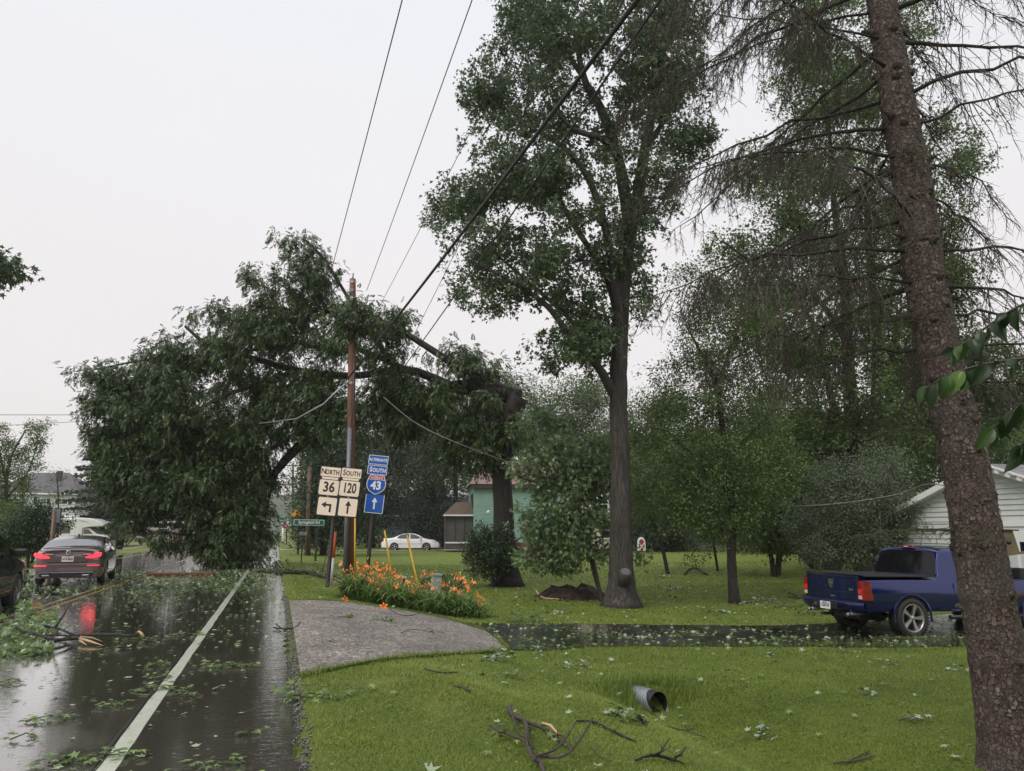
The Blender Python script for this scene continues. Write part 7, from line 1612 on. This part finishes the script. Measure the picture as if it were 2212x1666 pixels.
# ------------------------------------------------------------------ sprigs one can point at
def sprig(label, px, py, k, size, spread, mat='leaf_litter', lift=.05, aspect=1.0, group=None, stem=True):
    c = G(px, py); road = c[0] < RX1; c[2] = (0 if road else float(tz(c[0], c[1]))); s = thing('leaf_sprig', label, 'leaf sprig', tuple(c), group=group)
    a0 = rng.random()*PI; ax = np.array((math.cos(a0), math.sin(a0), 0)); ax = np.array((cy, -sy, 0))*.9+ax*.4; ax = unit(ax)
    t_ = (rng.random(k)-.5)*2; spread *= (.8 if road else .9); k = int(k*1.4); t_ = (rng.random(k)-.5)*2; C = c+ax*(t_*spread*aspect)[:, None]+rng.standard_normal((k, 3))*(spread*.28, spread*.28, 0); C[:, 2] = c[2]+.012+lift*np.abs(rng.standard_normal(k))
    D = C-c; D[:, 2] = 0; D = unit(D+1e-4)+rng.standard_normal((k, 3))*(.7, .7, .08 if road else .25)
    up = np.array((0, 0, 1.))+rng.standard_normal((k, 3))*(.22 if road else .5); C[:, 2] = c[2]+.012+(C[:, 2]-c[2]-.012)*(.45 if road else 1)
    leaves('leaves', C, D, size*(.62 if road else .72)*(.6+.6*rng.random(k)), 'maple5', M[mat], s, up=up, tint=.8*rng.random(k))
    if stem:
        e0, e1 = c-ax*spread*aspect*1.1, c+ax*spread*aspect*.8; MB().tube([e0+(0, 0, .012), c+(0, 0, .03+lift*.4), e1+(0, 0, .02)], [.006, .005, .003], 5).build('stem', M['twig'], s, world=True)
        s.data
SPR = [
 ('bushy green sprig right of the white line, beside its middle stretch', 478, 1441, 34, .10, .22), ('pale leafy sprig lying half across the white line top end', 520, 1442, 22, .10, .20),
 ('small leafy sprig in the middle of the near lane, above the others', 285, 1382, 18, .09, .17), ('yellowish-green sprig on the near lane just right of the splintered limb', 323, 1388, 20, .10, .18),
 ('upright little sprig on the near lane below the yellowish-green one', 335, 1440, 16, .10, .14), ('feathery sprig on the near lane halfway down', 352, 1466, 18, .09, .14), ('flat fan-shaped sprig on the near lane beside the white line', 335, 1492, 14, .14, .17),
 ('dark leafy sprig in the sky reflection at the lower left', 105, 1558, 34, .10, .20), ('brownish-green sprig in the lower middle of the near lane', 238, 1526, 20, .09, .14), ('long pale leaf spray at the bottom of the near lane', 195, 1643, 24, .14, .30),
 ('leaf spray at the bottom edge right of the white line', 458, 1655, 18, .11, .22), ('small standing leaf on the shoulder, lower right', 537, 1588, 8, .10, .08), ('little sprig touching the white line from the right', 402, 1505, 12, .09, .12),
 ('small dark sprig at the far lower left', 55, 1598, 10, .10, .12), ('dark sprig upper left of the sky reflection', 26, 1476, 16, .10, .14), ('wide pale spray left of the middle stretch of the white line', 405, 1374, 26, .12, .30),
 ('green sprig on the lane centre, far side, before the crown', 245, 1405, 10, .09, .12), ('leafy heap on the near lane right under the fallen crown', 405, 1255, 110, .15, .75, 'leaf_litter', .22), ('second leafy heap under the crown, near the white line', 520, 1275, 70, .14, .60, 'leaf_litter', .15),
 ('leafy heap below the orange timber', 350, 1285, 60, .14, .60, 'leaf_litter', .12), ('flat dark spray on the far lane behind the grey saloon', 285, 1240, 60, .13, .70, 'leaf_fallen', .12),
 ('loose sprig at the lane centre below the crown', 360, 1303, 30, .12, .35, 'leaf_litter', .08), ('sprig right of the white line below the crown', 560, 1298, 30, .12, .32, 'leaf_litter', .08),
 ('sprig on the far lane in front of the grey saloon reflection', 210, 1296, 34, .12, .45, 'leaf_litter', .1), ('leafy green clump near the dark car wheel', 40, 1322, 40, .11, .30, 'leaf_litter', .12),
 ('green sprig at the upper left of the apron', 741, 1337, 26, .10, .20), ('largest sprig on the apron, in its upper middle', 823, 1344, 44, .10, .26), ('faint green tuft low on the apron', 712, 1392, 12, .07, .10),
 ('small green tuft at the right of the apron', 930, 1371, 14, .08, .12), ('long-leaved sprig lying from the road edge onto the grass', 668, 1510, 46, .12, .34, 'leaf_litter', .06),
 ('silvery sprig on the grass below the apron corner', 1075, 1431, 34, .13, .22, 'leaf_pale', .10), ('green sprig under the silvery one below the apron corner', 1098, 1466, 18, .12, .18),
 ('whitish leaf string on the grass left of the culvert', 1245, 1445, 26, .10, .24, 'leaf_pale', .06), ('silvery sprig with dark stem at the middle of the front lawn', 1340, 1552, 10, .15, .08, 'leaf_pale', .10), ('dark green leaves trailing from the silvery sprig at the middle of the front lawn', 1366, 1566, 20, .10, .18, 'leaf_shrub', .05),
 ('white upturned leaf on the front lawn above the pale twig line', 1668, 1421, 6, .11, .07, 'leaf_pale', .04), ('pale leaves on the front lawn, upper middle right', 1878, 1505, 8, .11, .12, 'leaf_pale', .05), ('silvery leaf cluster on the front lawn, lower right', 1974, 1560, 12, .12, .16, 'leaf_pale', .07),
 ('pale leaf pair right of centre on the lower front lawn', 1650, 1578, 5, .11, .08, 'leaf_pale', .03), ('pale flat leaf below the pair on the lower front lawn', 1660, 1594, 6, .10, .12, 'leaf_pale', .03), ('pale sprig with a long stalk near the spruce trunk', 2058, 1449, 9, .11, .14, 'leaf_pale', .05), ('small pale leaf high on the front lawn near the driveway', 1930, 1438, 6, .10, .10, 'leaf_pale', .05),
 ('green weedy tuft at the driveway edge left of the spruce', 1828, 1414, 22, .08, .18), ('leafy sprig standing at the driveway start beside the apron', 1130, 1345, 60, .14, .42, 'leaf_silver', .16), ('pale sprig on the lawn before the stump', 1212, 1328, 18, .11, .25, 'leaf_pale', .06),
 ('pale sprig on the lawn between the tall maple and the slender tree', 1460, 1276, 30, .13, .40, 'leaf_pale', .08), ('longest pale sprig on the lawn, right of the slender tree foot', 1655, 1301, 44, .13, .55, 'leaf_pale', .10), ('pale sprig just below the longest one near the slender tree', 1610, 1308, 20, .13, .30, 'leaf_pale', .08),
 ('flat pale sprig in front of the slender tree', 1545, 1325, 22, .13, .36, 'leaf_pale', .05), ('dark leafy twig on the lawn behind the pickup tailgate', 1700, 1315, 50, .10, .60, 'leaf_shrub', .12), ('second dark twig closer to the pickup bumper', 1745, 1332, 34, .10, .40, 'leaf_shrub', .1),
 ('pale leaves at the far lawn left of the twin-trunk tree', 1430, 1248, 20, .13, .35, 'leaf_pale', .08), ('leafy fallen twig under the twin-trunk tree', 1620, 1258-14, 60, .12, .70, 'leaf_back', .2), ('green clump on the far lawn beyond the lilies', 1050/1+250, 1140, 10, .12, .3),
 ('leafy green debris on the wet driveway left part', 1290, 1372, 50, .10, .50), ('green debris heap on the driveway before the pickup tailgate', 1690, 1384, 44, .10, .45), ('green debris patch mid driveway', 1500, 1376, 40, .10, .55), ('pale green flat debris at the driveway near edge', 1155, 1388, 40, .08, .45),
]
for q in SPR:
    if q[1] == 1300 and q[2] == 1140: continue
    sprig(*q)
# ------------------------------------------------------------------ grass
def grass(name, n, x0, x1, y0, y1, h0, w0, dens=None):
    X = x0+(x1-x0)*rng.random(n); Y = y0+(y1-y0)*rng.random(n)
    # only what lies in front of the camera
    fw = X*sy+Y*cy; rt = X*cy-Y*sy; k = (fw > 3.4) & (rt/fw < .74) & (rt/fw > -.75)
    r_, a_, d_ = in_poly_strip(X, Y); jx = rng.normal(0, .05, n)
    k &= ~(r_ | a_)
    isl = np.sin(X*2.1+Y*3.3)+np.sin(X*.9-Y*5.1+1)+np.sin(Y*7+X*1.7); k &= ~(d_ & ~(isl > 2.05))
    # worn spots at the road edge
    worn = np.exp(-((X-1.15)/.35)**2-((Y-8.6)/.45)**2)+.8*np.exp(-((X-1.55)/.25)**2-((Y-7.3)/.5)**2)+.55*np.exp(-((X-.4)/.2)**2)
    k &= rng.random(n) > worn*1.05
    k &= ~(((X-5.03)/.24)**2+((Y-9.5)/.3)**2 < 1)
    X, Y, worn = X[k], Y[k], worn[k]; n = len(X)
    Z = np.where(X < .3, 0, tz(X, Y)); az = rng.random(n)*2*PI; dv = np.stack([np.cos(az), np.sin(az), 0*az], 1)
    pn = .5+.5*np.sin(X*1.7+np.sin(Y*1.1)*2)*np.sin(Y*1.9+np.sin(X*.8)*2)
    h = h0*(.55+.8*rng.random(n))*(.75+.5*pn); w = w0*(.7+.6*rng.random(n)); sd = np.stack([-dv[:, 1], dv[:, 0], 0*az], 1)
    b0_ = np.stack([X, Y, Z-.005], 1); ln = .4+1.5*rng.random(n)
    up = np.array((0, 0, 1.)); V = np.zeros((n, 3, 3)); V[:, 0] = b0_-sd*w[:, None]; V[:, 1] = b0_+sd*w[:, None]; V[:, 2] = b0_+dv*(h*ln)[:, None]+up*h[:, None]
    F_ = np.arange(n*3).reshape(-1, 3)
    pn2 = .5+.5*np.sin(X*4.7+np.sin(Y*3.1)*2)*np.sin(Y*5.3+np.sin(X*2.6)*2); t_ = np.clip(.22*rng.random(n)+.40*pn+.28*pn2+.12*rng.random(n), 0, .92); t_ = np.where(rng.random(n) < .05+.35*np.clip(worn, 0, 1)+.12*(pn > .85), .97+.03*rng.random(n), t_)
    o = obj(name, np_mesh(name, V.reshape(-1, 3), F_, 3, np.repeat(t_, 3)), M['grass_blade']); tag(o, kind='stuff'); return o
grass('grass', 380000, .2, 8.5, 3.2, 9.6, .026, .0028)
grass('grass', 320000, .2, 17, 8, 14, .030, .0048)
grass('grass', 240000, .2, 24, 13, 27, .036, .0085)
grass('grass', 60000, .2, 30, 26, 40, .045, .016)
grass('grass', 40000, -26, -9.9, 18, 60, .07, .02)
def tufts(name, n, px0, px1, py0, py1, h0):   # longer unmown tufts along edges
    C = []
    for _ in range(n):
        g_ = G(px0+(px1-px0)*rng.random(), py0+(py1-py0)*rng.random()); C.append(g_)
    return C
# long grass round the culvert mouth and at the driveway banks
n = 6000; X = np.r_[5.03+.45*rng.standard_normal(n//2), 4.2+12*rng.random(n-n//2)]; Y = np.r_[9.8+.25*rng.standard_normal(n//2), np.interp(4.2+12*rng.random(n-n//2), [q[0] for q in DRN], [q[1] for q in DRN])-.12+.1*rng.standard_normal(n-n//2)]
k = ~((np.abs(X-5.03) < .22) & (Y < 9.95) & (Y > 9.2)); X, Y = X[k], Y[k]; n = len(X); az = rng.random(n)*2*PI; dv = np.stack([np.cos(az), np.sin(az), 0*az], 1); h = .08+.10*rng.random(n); b0_ = np.stack([X, Y, tz(X, Y)-.01], 1); sd = np.stack([-dv[:, 1], dv[:, 0], 0*az], 1)*.004
V = np.stack([b0_-sd, b0_+sd, b0_+dv*(h*.6)[:, None]+np.array((0, 0, 1.))*h[:, None]], 1); tag(obj('long_grass', np_mesh('long_grass', V.reshape(-1, 3), np.arange(n*3).reshape(-1, 3), 3, np.repeat(.7*rng.random(n), 3)), M['grass_blade']), kind='stuff')
# ragged overhanging grass and loose stones along the apron and the road edge
n = 9000; t_ = rng.random(n); e1 = np.array(APN); e2 = np.array(APF); pick = rng.random(n)
def along(pl, t): s_ = np.r_[0, np.cumsum(np.linalg.norm(np.diff(pl, axis=0), axis=1))]; return np.stack([np.interp(t*s_[-1], s_, pl[:, 0]), np.interp(t*s_[-1], s_, pl[:, 1])], 1)
Q = np.where((pick < .5)[:, None], along(e1, t_), along(e2, t_)); off = np.abs(rng.normal(0, .09, n))*np.where(np.sin(t_*46)+np.sin(t_*17+2) > .2, 1.6, .5); Q[:, 1] += np.where(pick < .5, 1, -1)*(off-.07)
az = rng.random(n)*2*PI; dv = np.stack([np.cos(az), np.sin(az), 0*az], 1); h = .03+.05*rng.random(n); b0_ = np.stack([Q[:, 0], Q[:, 1], tz(Q[:, 0], Q[:, 1])+.01], 1); sd = np.stack([-dv[:, 1], dv[:, 0], 0*az], 1)*.005
V = np.stack([b0_-sd, b0_+sd, b0_+dv*(h*.9)[:, None]+np.array((0, 0, 1.))*h[:, None]], 1); tag(obj('edge_grass', np_mesh('edge_grass', V.reshape(-1, 3), np.arange(n*3).reshape(-1, 3), 3, np.repeat(.8*rng.random(n), 3)), M['grass_blade']), kind='stuff')
n = 7000; X = .45+3.9*rng.random(n); Y = 8.6+10.3*rng.random(n); r_, a_, d_ = in_poly_strip(X, Y); kk = a_ | (rng.random(n) < .06); X, Y = X[kk], Y[kk]; n = len(X); C = np.stack([X, Y, tz(X, Y)+.034], 1)
v8 = rng.standard_normal((n, 4, 3))*(.0045+.004*rng.random(n))[:, None, None]; V = (C[:, None]+v8).reshape(-1, 3); Fq = (np.array([(0, 1, 2), (0, 2, 3), (0, 3, 1), (1, 3, 2)])[None]+(np.arange(n)*4)[:, None, None]).reshape(-1, 3)
tag(obj('loose_stones', np_mesh('loose_stones', V, Fq, 3), pm('pale_stone_chips', (.34, .31, .29), .6, (.16, .145, .135), 40)), kind='stuff')
# clover and broad weeds in the near lawn
n = 16000; X = .4+8*rng.random(n); Y = 3.6+7*rng.random(n); k = (np.sin(X*3+1)*np.sin(Y*2.3)+rng.normal(0, .4, n) > .3); X, Y = X[k], Y[k]; n = len(X); C = np.stack([X, Y, tz(X, Y)+.02+.02*rng.random(n)], 1)
r_, a_, d_ = in_poly_strip(X, Y); C = C[~(r_ | a_ | d_)]; n = len(C); az = rng.random(n)*2*PI
leaves('clover', C, np.stack([np.cos(az), np.sin(az), .2+0*az], 1), .022+.02*rng.random(n), 'oval', M['grass_blade'], up=np.array((0, 0, 1.))+.3*rng.standard_normal((n, 3)), tint=.9*rng.random(n), kind='stuff')
# ------------------------------------------------------------------ near leafy twigs hanging in at the right edge
def big_leaf():
    mb = MB(); rows = []
    for t_ in np.linspace(0, 1, 9):
        w_ = .27*math.sin(PI*min(1, t_**.85))**.8*(1-.25*t_); z = .10*t_-.42*t_*t_
        rows.append([(t_-.1*t_*t_, w_*v*(1+.03*math.sin(t_*40)), z+.10*abs(v)*w_/.27) for v in (-1, -.5, 0, .5, 1)])
    me = mb.grid(rows, True).mesh('leaf'); me.attributes.new('tint', 'FLOAT', 'POINT').data.foreach_set('value', [.5]*len(me.vertices)); return me
LM = []
for nm, c1, c2 in (('elm_leaf_dark', (.015, .03, .010), (.03, .06, .018)), ('elm_leaf_green', (.03, .065, .016), (.06, .115, .026)), ('elm_leaf_bright', (.07, .14, .025), (.13, .24, .04))):
    me = big_leaf(); me.materials.append(leaf_mat(nm, c1, c2, trans=.35, rough=.35)); LM.append(me)
TWG = [('upper leafy twig hanging in from the right edge against the sky', [(2260, 640, 2.55), (2195, 665, 2.6), (2140, 700, 2.65), (2085, 740, 2.7), (2055, 760, 2.72)], 17, 0),
       ('middle leafy twig hanging in from the right edge across the spruce trunk', [(2260, 770, 2.45), (2180, 778, 2.5), (2105, 792, 2.55), (2040, 815, 2.6), (1998, 840, 2.62)], 20, 1),
       ('lower leafy twig hanging in from the right edge', [(2260, 850, 2.45), (2215, 870, 2.5), (2170, 905, 2.55), (2120, 945, 2.6)], 16, 1),
       ('lowest leafy twig at the right edge below the others', [(2270, 900, 2.4), (2225, 940, 2.45), (2190, 985, 2.5)], 10, 1)]
for lab, pts_, nl, tone in TWG:
    w, r_ = smooth_line([P(*q) for q in pts_], np.linspace(.006, .0018, len(pts_)), 8); s = thing('leafy_twig', lab, 'twig', tuple(w[0]))
    MB().tube(w, r_, 6).build('stem', M['twig'], s, world=True)
    for i in range(nl):
        u_ = (i+.5)/nl; j = int(u_*(len(w)-2)); p_ = w[j]; ax = unit(w[j+1]-w[j]); side = 1 if i % 2 else -1; sdv = unit(np.cross(ax, (0, 0, 1)))*side
        dv = unit(ax*.55+sdv*.45+np.array((0, 0, -.75))+rng.standard_normal(3)*.25); q_ = Vector(dv).to_track_quat('X', 'Z'); e_ = q_.to_euler(); me = LM[min(2, max(0, tone+int(rng.choice((-1, -1, 0, 0, 1)))))]
        sz = .06+.05*rng.random(); o = obj('leaf', me, None, s, loc=tuple(p_-np.array(s.location)), rot=e_); o.rotation_euler.rotate_axis('X', rng.normal()*.9); o.scale = (sz, sz, sz)
# ------------------------------------------------------------------ misty air
def haze(dens):
    o = MB().box(-910, 910, -70, 1520, -2.5, 42).build('haze', None); m, N, L, b = new_mat('mist'); N.remove(b)
    v = N.new('ShaderNodeVolumePrincipled'); v.inputs['Density'].default_value = dens; v.inputs['Color'].default_value = (.95, .955, .965, 1); v.inputs['Anisotropy'].default_value = .2
    L.new(v.outputs[0], N['Material Output'].inputs['Volume']); o.data.materials.append(m); tag(o, kind='stuff')
if HAZE: haze(HAZE)
